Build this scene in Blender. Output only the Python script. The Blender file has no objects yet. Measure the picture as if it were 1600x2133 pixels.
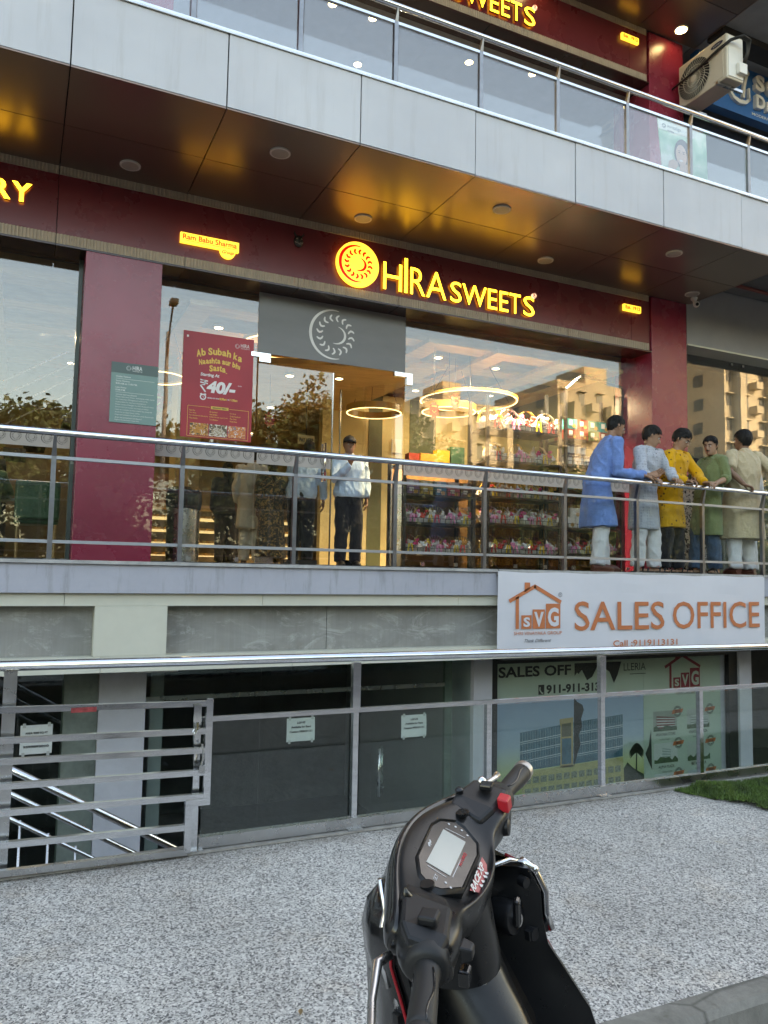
import bpy, bmesh, math, random
from mathutils import Vector, Matrix, noise
random.seed(11)
rad = math.radians
sc = bpy.context.scene
col = sc.collection
# ------------------------------------------------------------------ camera
YAW, PITCH, ROLL = rad(25.147), rad(4.536), rad(1.02)
fw = Vector((math.sin(YAW)*math.cos(PITCH), math.cos(YAW)*math.cos(PITCH), math.sin(PITCH)))
r0 = Vector((math.cos(YAW), -math.sin(YAW), 0)); u0 = r0.cross(fw)
cr = r0*math.cos(ROLL)+u0*math.sin(ROLL); cu = -r0*math.sin(ROLL)+u0*math.cos(ROLL)
cam = bpy.data.cameras.new('camera'); camo = bpy.data.objects.new('camera', cam); col.objects.link(camo)
cam.sensor_fit = 'VERTICAL'; cam.sensor_height = 36; cam.lens = 36*1620/2133
cam.clip_start = .05; cam.clip_end = 2000
mw = Matrix(((cr.x, cu.x, -fw.x, 0), (cr.y, cu.y, -fw.y, 0), (cr.z, cu.z, -fw.z, 1.5), (0, 0, 0, 1)))
camo.matrix_world = mw
sc.camera = camo
# ------------------------------------------------------------------ sky, sun, exposure
SUN_EL, SUN_AZ = rad(24), rad(28)          # azimuth measured from +Y towards +X: the sun stands behind the building
w = bpy.data.worlds.new('World'); sc.world = w; w.use_nodes = True
wt = w.node_tree; wt.nodes.clear()
wo = wt.nodes.new('ShaderNodeOutputWorld'); wb = wt.nodes.new('ShaderNodeBackground'); ws = wt.nodes.new('ShaderNodeTexSky')
ws.sky_type = 'NISHITA'; ws.sun_disc = False; ws.sun_elevation = SUN_EL; ws.sun_rotation = SUN_AZ
ws.air_density = 1.2; ws.dust_density = 3.0; ws.ozone_density = 1.0
wb.inputs['Strength'].default_value = .15
wt.links.new(ws.outputs[0], wb.inputs[0]); wt.links.new(wb.outputs[0], wo.inputs[0])
sl = bpy.data.lights.new('sun', 'SUN'); sl.energy = 2.0; sl.angle = rad(.6); sl.color = (1, .84, .62)
so = bpy.data.objects.new('sun', sl); col.objects.link(so)
sd = Vector((math.sin(SUN_AZ)*math.cos(SUN_EL), math.cos(SUN_AZ)*math.cos(SUN_EL), math.sin(SUN_EL)))
so.rotation_euler = sd.to_track_quat('Z', 'Y').to_euler(); so.location = sd*60
sc.view_settings.view_transform = 'Standard'; sc.view_settings.look = 'None'
sc.view_settings.exposure = 2.55; sc.view_settings.gamma = 1; sc.view_settings.use_curve_mapping = False
sc.view_settings.use_white_balance = True; sc.view_settings.white_balance_temperature = 8800; sc.view_settings.white_balance_tint = 12
sc.render.engine = 'CYCLES'
cy = sc.cycles
cy.use_denoising = True
cy.max_bounces = 8; cy.diffuse_bounces = 3; cy.glossy_bounces = 4; cy.transmission_bounces = 4; cy.transparent_max_bounces = 24
cy.sample_clamp_indirect = 6; cy.caustics_reflective = False; cy.caustics_refractive = False
cy.use_adaptive_sampling = True; cy.adaptive_threshold = .02
# ------------------------------------------------------------------ materials
def S(h, k=1.0):
    h = h.lstrip('#'); o = []
    for i in (0, 2, 4):
        v = int(h[i:i+2], 16)/255; o.append((v/12.92 if v <= .04045 else ((v+.055)/1.055)**2.4)*k)
    return tuple(o)
MATS = {}
def newmat(name):
    m = bpy.data.materials.new(name); m.use_nodes = True; nt = m.node_tree; nt.nodes.clear()
    o = nt.nodes.new('ShaderNodeOutputMaterial'); MATS[name] = m
    return m, nt, o
class N:
    """tiny node helper"""
    def __init__(s, nt): s.nt = nt
    def n(s, t, **k):
        x = s.nt.nodes.new('ShaderNode'+t)
        for a, b in k.items(): setattr(x, a, b)
        return x
    def l(s, a, b): s.nt.links.new(a, b)
    def pos(s, scale=(1, 1, 1), obj=False):
        g = s.n('TexCoord').outputs['Object'] if obj else s.n('NewGeometry').outputs['Position']
        mp = s.n('Mapping'); mp.inputs['Scale'].default_value = scale; s.l(g, mp.inputs[0]); return mp.outputs[0]
    def noise(s, v, scale, detail=4, rough=.6, dist=0):
        x = s.n('TexNoise'); x.inputs['Scale'].default_value = scale; x.inputs['Detail'].default_value = detail
        x.inputs['Roughness'].default_value = rough; x.inputs['Distortion'].default_value = dist; s.l(v, x.inputs['Vector']); return x.outputs['Fac']
    def vor(s, v, scale, feature='F1', out='Color'):
        x = s.n('TexVoronoi', feature=feature); x.inputs['Scale'].default_value = scale; s.l(v, x.inputs['Vector']); return x.outputs[out]
    def ramp(s, f, stops, interp='LINEAR'):
        x = s.n('ValToRGB'); x.color_ramp.interpolation = interp; e = x.color_ramp.elements
        while len(e) < len(stops): e.new(.5)
        for q, (p, c) in zip(e, stops): q.position = p; q.color = (*c, 1) if len(c) == 3 else c
        s.l(f, x.inputs[0]); return x.outputs[0]
    def mix(s, f, a, b, mode='MIX'):
        x = s.n('Mix', data_type='RGBA', blend_type=mode)
        if isinstance(f, (int, float)): x.inputs[0].default_value = f
        else: s.l(f, x.inputs[0])
        for i, v in ((6, a), (7, b)):
            if isinstance(v, tuple): x.inputs[i].default_value = (*v[:3], 1)
            else: s.l(v, x.inputs[i])
        return x.outputs[2]
    def math(s, op, a, b=0.0, clamp=False):
        x = s.n('Math', operation=op, use_clamp=clamp)
        for i, v in ((0, a), (1, b)):
            if isinstance(v, (int, float)): x.inputs[i].default_value = v
            else: s.l(v, x.inputs[i])
        return x.outputs[0]
    def bump(s, h, strength=.3, dist=.01):
        x = s.n('Bump'); x.inputs['Strength'].default_value = strength; x.inputs['Distance'].default_value = dist; s.l(h, x.inputs['Height']); return x.outputs[0]
    def bsdf(s, out, colr, rough=.5, metal=0, spec=.5, normal=None, coat=0, sheen=0):
        b = s.n('BsdfPrincipled')
        for k, v in (('Base Color', colr), ('Roughness', rough), ('Metallic', metal), ('Specular IOR Level', spec), ('Coat Weight', coat), ('Sheen Weight', sheen)):
            if isinstance(v, tuple): b.inputs[k].default_value = (*v[:3], 1)
            elif isinstance(v, (int, float)): b.inputs[k].default_value = v
            else: s.l(v, b.inputs[k])
        if normal is not None: s.l(normal, b.inputs['Normal'])
        s.l(b.outputs[0], out.inputs[0]); return b
def mat(name, c, rough=.5, metal=0, spec=.5, var=.12, vs=4, bump=0, bs=60, coat=0, st=(1, 1, 1), obj=False, dirt=0, dirtc=(.12, .10, .08), sheen=0, rv=.08):
    if name in MATS: return MATS[name]
    m, nt, o = newmat(name); q = N(nt); v = q.pos(st, obj)
    f = q.noise(v, vs, 6, .65)
    lo = tuple(x*(1-var) for x in c); hi = tuple(min(1, x*(1+var)) for x in c)
    cc = q.ramp(f, [(.3, lo), (.7, hi)])
    if dirt:
        d = q.ramp(q.noise(v, vs*.45, 9, .75, .6), [(.52, (0, 0, 0)), (.72, (1, 1, 1))])
        cc = q.mix(q.math('MULTIPLY', d, dirt), cc, dirtc)
    r = rough
    if rv: r = q.math('ADD', q.math('MULTIPLY', q.math('SUBTRACT', q.noise(v, vs*1.7, 5), .5), rv*2), rough, True)
    nn = q.bump(q.noise(v, bs, 5), bump, .004) if bump else None
    q.bsdf(o, cc, r, metal, spec, nn, coat, sheen); return m
def emit(name, c, s, gloss=True):
    if name in MATS: return MATS[name]
    m, nt, o = newmat(name); q = N(nt); b = q.bsdf(o, tuple(min(.8, x) for x in c), .3)
    b.inputs['Emission Color'].default_value = (*c, 1); b.inputs['Emission Strength'].default_value = s; return m
def glass(name, tint=(.9, .93, .92), f0=.045, dirt=.0, wav=0):
    m, nt, o = newmat(name); q = N(nt)
    ge = q.n('NewGeometry'); dt = q.n('VectorMath', operation='DOT_PRODUCT'); q.l(ge.outputs['Incoming'], dt.inputs[0]); q.l(ge.outputs['Normal'], dt.inputs[1])
    sch = q.math('POWER', q.math('SUBTRACT', 1.0, q.math('ABSOLUTE', dt.outputs['Value']), True), 5.0)
    f = q.math('ADD', q.math('MULTIPLY', sch, 1-f0), f0, True)
    t = q.n('BsdfTransparent'); t.inputs[0].default_value = (*tint, 1)
    g = q.n('BsdfGlossy'); g.inputs['Roughness'].default_value = 0.0; g.inputs[0].default_value = (.97, .98, 1, 1)
    if wav:
        h = q.noise(q.pos((1, 1, 1)), 1.1, 2, .4); bn = q.bump(h, wav, .02); q.l(bn, g.inputs['Normal'])
    x = q.n('MixShader'); q.l(f, x.inputs[0]); q.l(t.outputs[0], x.inputs[1]); q.l(g.outputs[0], x.inputs[2])
    out = x.outputs[0]
    if dirt:
        d = q.n('BsdfDiffuse'); d.inputs[0].default_value = (.55, .56, .55, 1)
        k = q.math('MULTIPLY', q.noise(q.pos((1, 1, .35)), 3.0, 8, .7), dirt, True)
        y = q.n('MixShader'); q.l(k, y.inputs[0]); q.l(out, y.inputs[1]); q.l(d.outputs[0], y.inputs[2]); out = y.outputs[0]
    q.l(out, o.inputs[0]); return m
# ------------------------------------------------------------------ mesh builder
class MB:
    def __init__(s): s.v = []; s.f = []; s.m = []; s.cur = 0
    def add(s, vs, fs):
        b = len(s.v); s.v.extend(Vector(p) for p in vs)
        for f in fs: s.f.append([b+i for i in f]); s.m.append(s.cur)
        return s
    def mi(s, i): s.cur = i; return s
    def box(s, x0, x1, y0, y1, z0, z1):
        return s.add([(x0, y0, z0), (x1, y0, z0), (x1, y1, z0), (x0, y1, z0), (x0, y0, z1), (x1, y0, z1), (x1, y1, z1), (x0, y1, z1)],
                     [(0, 3, 2, 1), (4, 5, 6, 7), (0, 1, 5, 4), (1, 2, 6, 5), (2, 3, 7, 6), (3, 0, 4, 7)])
    def quad(s, a, b, c, d): return s.add([a, b, c, d], [(0, 1, 2, 3)])
    def frame(s, d):
        d = Vector(d).normalized(); a = Vector((0, 0, 1)) if abs(d.z) < .9 else Vector((1, 0, 0))
        x = d.cross(a).normalized(); return x, d.cross(x).normalized()
    def tube(s, pts, r, n=12, cap=True, closed=False):
        pts = [Vector(p) for p in pts]; L = len(pts); rr = r if isinstance(r, (list, tuple)) else [r]*L
        rings = []; x = None
        for i, p in enumerate(pts):
            if closed: d = pts[(i+1) % L]-pts[i-1]
            else: d = pts[min(i+1, L-1)]-pts[max(i-1, 0)]
            d.normalize()
            if x is None: x, y = s.frame(d)
            else:
                x = (x-d*x.dot(d)).normalized(); y = d.cross(x)
            k = rr[i]; kx, ky = k if isinstance(k, (tuple, list)) else (k, k)
            rings.append([p+x*kx*math.cos(2*math.pi*j/n)+y*ky*math.sin(2*math.pi*j/n) for j in range(n)])
        return s.loft(rings, cap, closed)
    def loft(s, rings, cap=True, closed=False):
        n = len(rings[0]); vs = [p for r in rings for p in r]; fs = []; L = len(rings)
        for i in range(L if closed else L-1):
            for j in range(n):
                a, b = i*n+j, i*n+(j+1) % n; i2 = (i+1) % L
                fs.append((a, b, i2*n+(j+1) % n, i2*n+j))
        if cap and not closed: fs.append(tuple(range(n-1, -1, -1))); fs.append(tuple((L-1)*n+j for j in range(n)))
        return s.add(vs, fs)
    def cyl(s, a, b, r, n=16, r2=None): return s.tube([a, b], [r, r if r2 is None else r2], n)
    def bar(s, a, b, wx, wy, up=(0, 0, 1)):
        a = Vector(a); b = Vector(b); d = (b-a).normalized(); u = Vector(up)
        x = d.cross(u)
        if x.length < 1e-4: x = d.cross(Vector((1, 0, 0)))
        x.normalize(); y = x.cross(d)
        q = [x*i*wx/2+y*j*wy/2 for i, j in ((-1, -1), (1, -1), (1, 1), (-1, 1))]
        return s.loft([[a+k for k in q], [b+k for k in q]])
    def prism(s, poly, a0, a1, axis='y'):
        """polygon in the plane of the two other axes, extruded along axis"""
        def P(u, v, t): return {'y': (u, t, v), 'x': (t, u, v), 'z': (u, v, t)}[axis]
        n = len(poly); vs = [P(u, v, a0) for u, v in poly]+[P(u, v, a1) for u, v in poly]
        fs = [tuple(range(n)), tuple(range(2*n-1, n-1, -1))]+[(i, i+n, (i+1) % n+n, (i+1) % n) for i in range(n)]
        return s.add(vs, fs)
    def ball(s, c, r, nu=12, nv=8):
        c = Vector(c); rx, ry, rz = r if isinstance(r, (tuple, list)) else (r, r, r); vs = [c+Vector((0, 0, -rz))]; fs = []
        for i in range(1, nv):
            t = math.pi*i/nv-math.pi/2
            for j in range(nu):
                a = 2*math.pi*j/nu; vs.append(c+Vector((rx*math.cos(t)*math.cos(a), ry*math.cos(t)*math.sin(a), rz*math.sin(t))))
        vs.append(c+Vector((0, 0, rz)))
        for j in range(nu): fs.append((0, 1+(j+1) % nu, 1+j)); fs.append((len(vs)-1, 1+(nv-2)*nu+j, 1+(nv-2)*nu+(j+1) % nu))
        for i in range(nv-2):
            for j in range(nu): a = 1+i*nu+j; b = 1+i*nu+(j+1) % nu; fs.append((a, b, b+nu, a+nu))
        return s.add(vs, fs)
    def mesh(s, mt, smooth=False, fix=True, off=None):
        me = bpy.data.meshes.new('m'); o = off or Vector()
        me.from_pydata([tuple(p-o) for p in s.v], [], s.f); me.update()
        for x in (mt if isinstance(mt, (list, tuple)) else [mt]): me.materials.append(x)
        if any(s.m): me.polygons.foreach_set('material_index', s.m)
        if fix:
            bm = bmesh.new(); bm.from_mesh(me); bmesh.ops.recalc_face_normals(bm, faces=bm.faces); bm.to_mesh(me); bm.free()
        if smooth: me.polygons.foreach_set('use_smooth', [True]*len(me.polygons))
        me.update(); return me
    def build(s, name, mt, parent=None, smooth=False, bevel=0, fix=True, local=False, auto=None):
        if parent is None:
            lo = [min(p[i] for p in s.v) for i in range(3)]; hi = [max(p[i] for p in s.v) for i in range(3)]
            off = Vector(((lo[0]+hi[0])/2, (lo[1]+hi[1])/2, lo[2]))
        else: off = Vector() if local else wloc(parent)
        me = s.mesh(mt, smooth, fix, off); me.name = name
        o = link(name, me, parent)
        if parent is None: o.location = off
        if bevel:
            b = o.modifiers.new('bevel', 'BEVEL'); b.width = bevel; b.segments = 2; b.limit_method = 'ANGLE'; b.angle_limit = rad(40)
        if auto: smooth_by_angle(me, auto)
        return o
def smooth_by_angle(me, ang):
    bm = bmesh.new(); bm.from_mesh(me)
    for f in bm.faces: f.smooth = True
    for e in bm.edges: e.smooth = len(e.link_faces) == 2 and e.calc_face_angle(0) < rad(ang)
    bm.to_mesh(me); bm.free()
def wloc(o):
    v = Vector()
    while o is not None: v += o.location; o = o.parent
    return v
def link(name, me, parent=None):
    o = bpy.data.objects.new(name, me); col.objects.link(o)
    if parent is not None: o.parent = parent
    return o
def tag(o, label=None, cat=None, group=None, kind=None):
    if label: o['label'] = label
    if cat: o['category'] = cat
    if group: o['group'] = group
    if kind: o['kind'] = kind
    return o
def thing(name, label, cat, loc=(0, 0, 0), rz=0, group=None):
    o = link(name, None); o.location = loc; o.rotation_euler = (0, 0, rz); o.empty_display_size = .1
    return tag(o, label, cat, group)
def copy_tree(o, parent=None):
    c = o.copy(); col.objects.link(c); c.parent = parent
    for ch in list(o.children): copy_tree(ch, c)
    return c
def copies(o, parent, offs):
    """copies of a part sharing its mesh, moved by offsets"""
    base = o.location.copy()
    for d in offs:
        c = o.copy(); col.objects.link(c); c.parent = parent; c.location = base+Vector(d)
# ------------------------------------------------------------------ lettering
def text_mb(t, h=None, wdt=None, ext=0.0, bold=0.0, shear=0, space=1.0, res=3):
    """letters as a mesh in the XZ plane facing -Y, lower-left corner at the origin; returns (MB, w, h)"""
    cu_ = bpy.data.curves.new('t', 'FONT'); cu_.body = t; cu_.size = 1; cu_.offset = bold; cu_.shear = shear; cu_.space_character = space
    cu_.extrude = 0; cu_.resolution_u = res; cu_.fill_mode = 'FRONT'
    ob = bpy.data.objects.new('t', cu_); col.objects.link(ob)
    dg = bpy.context.evaluated_depsgraph_get(); me = bpy.data.meshes.new_from_object(ob.evaluated_get(dg))
    bpy.data.objects.remove(ob); bpy.data.curves.remove(cu_)
    vs = [v.co.copy() for v in me.vertices]; fs = [tuple(p.vertices) for p in me.polygons]; bpy.data.meshes.remove(me)
    if not vs: return MB(), 0, 0
    x0 = min(v.x for v in vs); x1 = max(v.x for v in vs); y0 = min(v.y for v in vs); y1 = max(v.y for v in vs)
    kx = ky = 1.0
    if h: ky = h/(y1-y0); kx = ky
    if wdt: kx = wdt/(x1-x0)
    if wdt and not h: ky = kx
    m = MB(); P = [((v.x-x0)*kx, 0, (v.y-y0)*ky) for v in vs]
    if ext <= 0: m.add(P, fs)
    else:
        bm = bmesh.new(); bv = [bm.verts.new((p[0], -ext, p[2])) for p in P]
        for f in fs:
            try: bm.faces.new([bv[i] for i in f])
            except ValueError: pass
        bmesh.ops.remove_doubles(bm, verts=bm.verts, dist=1e-5)
        be = [e for e in bm.edges if len(e.link_faces) == 1]
        r = bmesh.ops.extrude_edge_only(bm, edges=be)
        for g in r['geom']:
            if isinstance(g, bmesh.types.BMVert): g.co.y = 0
        bm.verts.index_update()
        m.add([v.co.copy() for v in bm.verts], [tuple(v.index for v in f.verts) for f in bm.faces]); bm.free()
    return m, (x1-x0)*kx, (y1-y0)*ky
def put(m, x, y, z, out=None):
    """shift a MB and (optionally) append to another"""
    for p in m.v: p.x += x; p.y += y; p.z += z
    if out is not None: out.add(m.v, m.f); return out
    return m
def text(t, x, y, z, name, mt, parent, h=None, wdt=None, ext=0, bold=0, shear=0, space=1.0, center=False, into=None):
    m, wd, hh = text_mb(t, h, wdt, ext, bold, shear, space)
    if not m.v: return None
    put(m, x-(wd/2 if center else 0), y, z)
    if into is not None: into.add(m.v, m.f); return None
    return m.build(name, mt, parent, fix=ext > 0)
def stroke(m, pts, wd, y, ext=0.0):
    """flat stroke (x,z points, widths) in the plane y facing -Y"""
    L = len(pts); ws_ = wd if isinstance(wd, (list, tuple)) else [wd]*L; a = []; b = []
    for i in range(L):
        p0 = pts[max(i-1, 0)]; p1 = pts[min(i+1, L-1)]; dx, dz = p1[0]-p0[0], p1[1]-p0[1]; d = math.hypot(dx, dz) or 1
        nx, nz = -dz/d, dx/d; k = ws_[i]/2
        a.append((pts[i][0]+nx*k, y-ext, pts[i][1]+nz*k)); b.append((pts[i][0]-nx*k, y-ext, pts[i][1]-nz*k))
    vs = a+b; fs = [(i, i+1, L+i+1, L+i) for i in range(L-1)]
    if ext > 0:
        n = len(vs); vs = vs+[(p[0], y, p[2]) for p in vs]; bd = list(range(L))+list(range(2*L-1, L-1, -1))
        fs += [(bd[i], bd[(i+1) % len(bd)], bd[(i+1) % len(bd)]+n, bd[i]+n) for i in range(len(bd))]
    m.add(vs, fs)
def emblem(m, cx, cz, R, y, ext=0.0, seg=1.0, fat=1.0):
    """crescent ring, sixteen petals and an inner crescent"""
    def arc(a0, a1, r, n, wf, ox=0, oz=0, sx=1, sz=1):
        P = []; W = []
        for i in range(n+1):
            t = i/n; a = rad(a0+(a1-a0)*t); P.append((cx+ox*R+sx*r*R*math.cos(a), cz+oz*R+sz*r*R*math.sin(a))); W.append(R*wf(t)*fat)
        stroke(m, P, W, y, ext)
    n = max(8, int(26*seg))
    arc(78, 285, 1.0, n, lambda t: .02+.10*math.sin(math.pi*t)**.8)
    arc(75, -105, .36, max(6, int(14*seg)), lambda t: .015+.085*math.sin(math.pi*t), .08, 0, 1.15, 1.0)
    for k in range(16):
        a = rad(90-k*360/16-10); c, s_ = math.cos(a), math.sin(a); P = []
        for i in range(5):
            t = i/4; r = .56+.27*t; b = .10*math.sin(math.pi*t)*(1)
            P.append((cx+R*(r*c-b*s_)+.08*R, cz+R*(r*s_+b*c)))
        stroke(m, P, [.05*R*fat, .075*R*fat, .085*R*fat, .08*R*fat, .05*R*fat], y, ext)
    return m
# ------------------------------------------------------------------ shared materials
m_steel = mat('steel', (.74, .75, .77), .16, 1.0, var=.14, vs=9, st=(1, 1, 6), dirt=.14, dirtc=(.34, .32, .30), rv=.10)
m_steel2 = mat('steel dull', (.56, .56, .56), .28, 1.0, var=.12, vs=5, dirt=.08, dirtc=(.28, .25, .22), rv=.12)
m_post = mat('steel post', (.27, .275, .29), .36, 1.0, var=.15, vs=9, dirt=.2, dirtc=(.25, .23, .22))
m_rail = mat('steel rail', (.44, .455, .475), .5, 1.0, var=.05, vs=2, rv=0)
m_chrome = mat('chrome', (.75, .75, .74), .1, 1.0, var=.1, vs=20)
m_black = mat('black metal', (.014, .014, .014), .4)
m_rubber = mat('rubber', (.012, .012, .012), .55)
m_white = mat('white paint', (.72, .72, .70), .5, var=.05)
m_cream = mat('cream cladding', (.66, .645, .545), .42, var=.05, vs=3, dirt=.12, dirtc=(.35, .32, .25))
m_maroon = mat('maroon panel', (.16, .023, .03), .28, var=.12, vs=1.2, spec=.55)
m_pillar = mat('maroon pillar', (.25, .022, .05), .27, var=.10, vs=1.6, spec=.7, dirt=.10, dirtc=(.36, .13, .14))
m_under = mat('brown under panel', (.045, .018, .016), .18, var=.1, vs=2)
m_flute = mat('fluted beige', (.44, .35, .27), .5, var=.1, vs=8)
m_soffit = mat('bronze soffit', (.22, .155, .125), .29, .6, .8, var=.03, vs=1, rv=.008)
m_dark = mat('dark gap', (.015, .014, .014), .8)
m_frost = None
m_grey = mat('grey render', (.30, .30, .31), .7, var=.08, vs=2)
m_ceil = mat('raw ceiling', (.16, .16, .165), .85, var=.2, vs=3, bump=.2)
def parapet_mat():
    m, nt, o = newmat('grey cladding'); q = N(nt)
    streak = q.noise(q.pos((5, 1, .3)), 1.6, 7, .72)
    big = q.noise(q.pos((1, 1, 1)), .8, 4)
    c = q.ramp(big, [(.3, (.46, .47, .505)), (.7, (.55, .56, .59))])
    c = q.mix(q.math('MULTIPLY', q.ramp(streak, [(.52, (0, 0, 0)), (.78, (1, 1, 1))]), .42), c, (.32, .30, .28))
    q.bsdf(o, c, q.math('ADD', q.math('MULTIPLY', streak, .2), .3), 0, .5); return m
m_parapet = parapet_mat()
def plaza_mat():
    m, nt, o = newmat('speckled granite'); q = N(nt)
    p = q.pos((1, 1, 1))
    d = q.n('TexNoise'); d.inputs['Scale'].default_value = 70; q.l(p, d.inputs['Vector'])
    wv = q.n('VectorMath', operation='MULTIPLY_ADD'); q.l(d.outputs['Color'], wv.inputs[0]); wv.inputs[1].default_value = (.016, .016, .016); q.l(p, wv.inputs[2])
    cells = q.vor(wv.outputs[0], 145); g = q.n('RGBToBW'); q.l(cells, g.inputs[0])
    c1 = q.ramp(g.outputs[0], [(.14, (.08, .08, .085)), (.30, (.24, .238, .238)), (.44, (.49, .485, .475)), (.6, (.63, .625, .61)), (.85, (.83, .825, .81))])
    n1 = q.ramp(q.noise(p, 55, 8, .8), [(.47, (0, 0, 0)), (.56, (1, 1, 1))])
    c2 = q.mix(n1, (.14, .14, .145), c1)
    c2 = q.mix(.74, c2, c1)
    fl = q.ramp(q.vor(wv.outputs[0], 38, 'F1', 'Distance'), [(.18, (.62, .61, .59)), (.34, (0, 0, 0))])
    wear = q.ramp(q.noise(p, .9, 7, .68), [(.32, (.70, .69, .68)), (.66, (1.0, 1.0, 1.0))])
    c3 = q.mix(1.0, c2, wear, 'MULTIPLY')
    warm = q.ramp(q.noise(p, 2.3, 5, .7), [(.55, (1, 1, 1)), (.75, (1.0, .93, .86))])
    c3 = q.mix(1.0, c3, warm, 'MULTIPLY')
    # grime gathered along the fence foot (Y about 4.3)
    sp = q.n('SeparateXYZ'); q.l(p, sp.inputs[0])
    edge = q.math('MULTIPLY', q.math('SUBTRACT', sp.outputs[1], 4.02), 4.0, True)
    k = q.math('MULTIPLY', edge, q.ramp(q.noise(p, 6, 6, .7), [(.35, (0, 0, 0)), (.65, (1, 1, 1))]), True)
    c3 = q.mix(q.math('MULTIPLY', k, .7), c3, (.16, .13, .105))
    c3 = q.mix(1.0, c3, (1.0, .97, .925), 'MULTIPLY'); c3 = q.mix(1.0, c3, (1.12, 1.12, 1.12), 'MULTIPLY')
    ys = q.ramp(q.noise(p, 3.1, 3, .5, .3), [(.745, (0, 0, 0)), (.76, (1, 1, 1))])
    c3 = q.mix(q.math('MULTIPLY', ys, .3), c3, (.62, .50, .22))
    q.bsdf(o, c3, .62, 0, .35, q.bump(q.noise(p, 160, 3), .25, .003)); return m
m_plaza = plaza_mat()
def concrete_mat(name, a, b, vs=5, crack=True, bs=80):
    m, nt, o = newmat(name); q = N(nt); p = q.pos()
    c = q.ramp(q.noise(p, vs, 9, .75, .4), [(.3, a), (.7, b)])
    st_ = q.ramp(q.noise(q.pos((4, 4, .5)), 3, 7, .7), [(.55, (1, 1, 1)), (.8, (.6, .58, .55))])
    c = q.mix(1.0, c, st_, 'MULTIPLY')
    h = q.noise(p, bs, 8, .7)
    if crack:
        cr_ = q.ramp(q.vor(p, 1.3, 'DISTANCE_TO_EDGE', 'Distance'), [(.0, (.25, .25, .25)), (.012, (1, 1, 1))]); c = q.mix(.6, c, q.mix(1.0, c, cr_, 'MULTIPLY'))
    q.bsdf(o, c, .85, 0, .3, q.bump(h, .5, .006)); return m
m_kerb = concrete_mat('kerb concrete', (.15, .14, .12), (.30, .285, .25), 6)
m_road = concrete_mat('road concrete', (.30, .28, .25), (.42, .395, .36), 3)
m_slab = concrete_mat('lavender slab paint', (.40, .405, .46), (.47, .475, .53), 2.0, False, 20)
def cement_mat():
    m, nt, o = newmat('cement sheet'); q = N(nt); p = q.pos((1, 1, 1.6))
    c = q.ramp(q.noise(p, 1.6, 5, .6, .8), [(.3, (.24, .235, .22)), (.7, (.36, .355, .335))])
    wht = q.ramp(q.noise(q.pos((1, 1, 2.2)), 2.6, 10, .78, 1.4), [(.52, (0, 0, 0)), (.66, (1, 1, 1))])
    c = q.mix(q.math('MULTIPLY', wht, .6), c, (.58, .58, .56))
    c = q.mix(.35, c, q.mix(1.0, c, q.ramp(q.noise(q.pos((14, 14, .6)), 2, 6, .7), [(.4, (.7, .68, .64)), (.7, (1, 1, 1))]), 'MULTIPLY'))
    q.bsdf(o, c, .75, 0, .3, q.bump(q.noise(p, 14, 8), .2, .004)); return m
m_cement = cement_mat()
g_shop = glass('shop glass', (.97, .97, .95), .085, 0, .03)
g_rail = glass('rail glass', (.97, .985, .98), .03, .012)
g_rail2 = glass('upper rail glass', (.93, .95, .95), .13, .03)
g_fence = glass('fence glass', (.88, .94, .91), .05, .008)
g_print = glass('print glass', (.98, .985, .98), .03)
g_base = glass('basement glass', (.86, .92, .89), .04, .004)
# ------------------------------------------------------------------ the ground
def sheet(name, x0, x1, y0, y1, z, mt, t=.3, label=None):
    o = MB().box(x0, x1, y0, y1, z-t, z).build(name, mt); tag(o, label, kind='structure'); return o
sheet('road', -220, 260, -200, 2.02, -.125, m_road)
sheet('added_asphalt_strip', -220, 260, -13.5, -.6, -.12, mat('asphalt', (.05, .05, .052), .85, var=.25, vs=3, bump=.3, bs=150), .02)  # dark strip added so the fence glass reflects less brightness
sheet('plaza', -40, 45, 2.17, 4.36, 0, m_plaza, .12)
k = MB(); random.seed(3)
# kerb: a broken-edged concrete strip along the plaza
def kerb():
    x = -30; segs = []; y0 = 2.0; 
    b = MB(); xs = [(-30+i*.06) if -30+i*.06 < 6 else None for i in range(601)]; xs = [v for v in xs if v is not None]+[8, 12, 20, 40]
    R_ = []
    for v in xs:
        j = noise.noise(Vector((v*3.1, 0, 0)))*.012+noise.noise(Vector((v*11, 5, 0)))*.007
        j2 = noise.noise(Vector((v*2.3, 9, 0)))*.02+noise.noise(Vector((v*9, 2, 0)))*.01
        R_.append([Vector((v, 2.165, -.3)), Vector((v, 2.02+j2*.5, -.3)), Vector((v, 2.03+j2, -.08)), Vector((v, 2.052+j, -.016+j*.6)), Vector((v, 2.075+j, .002+j*.3)), Vector((v, 2.165, .004))])
    b.loft(R_); return b
tag(kerb().build('kerb', m_kerb), kind='structure')
sheet('basement_floor', -40, 45, 4.36, 7.7, -1.95, m_grey, .2)
o = MB().box(-40, 45, 4.2, 4.359, -1.95, -.125).build('retaining_wall', m_kerb); tag(o, 'grey concrete retaining wall under the steel fence', 'wall')
tag(MB().box(-.9, 45, 4.245, 4.372, .004, .014).build('fence_plinth', mat('plinth', (.33, .31, .28), .8, var=.3, vs=9, dirt=.5, bump=.3)), 'low dirty stone plinth under the steel fence', 'plinth')
# ------------------------------------------------------------------ the building
XJ = [.2+1.33*k for k in range(-4, 14)]           # cladding joints
B = thing('commercial_building', 'grey clad commercial building with maroon ground floor shop and sunken lower floor', 'building', (4, 8.6, 0))
def part(name, mt, mb, parent=None, **kw): return mb.build(name, mt, parent or B, **kw)
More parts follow.
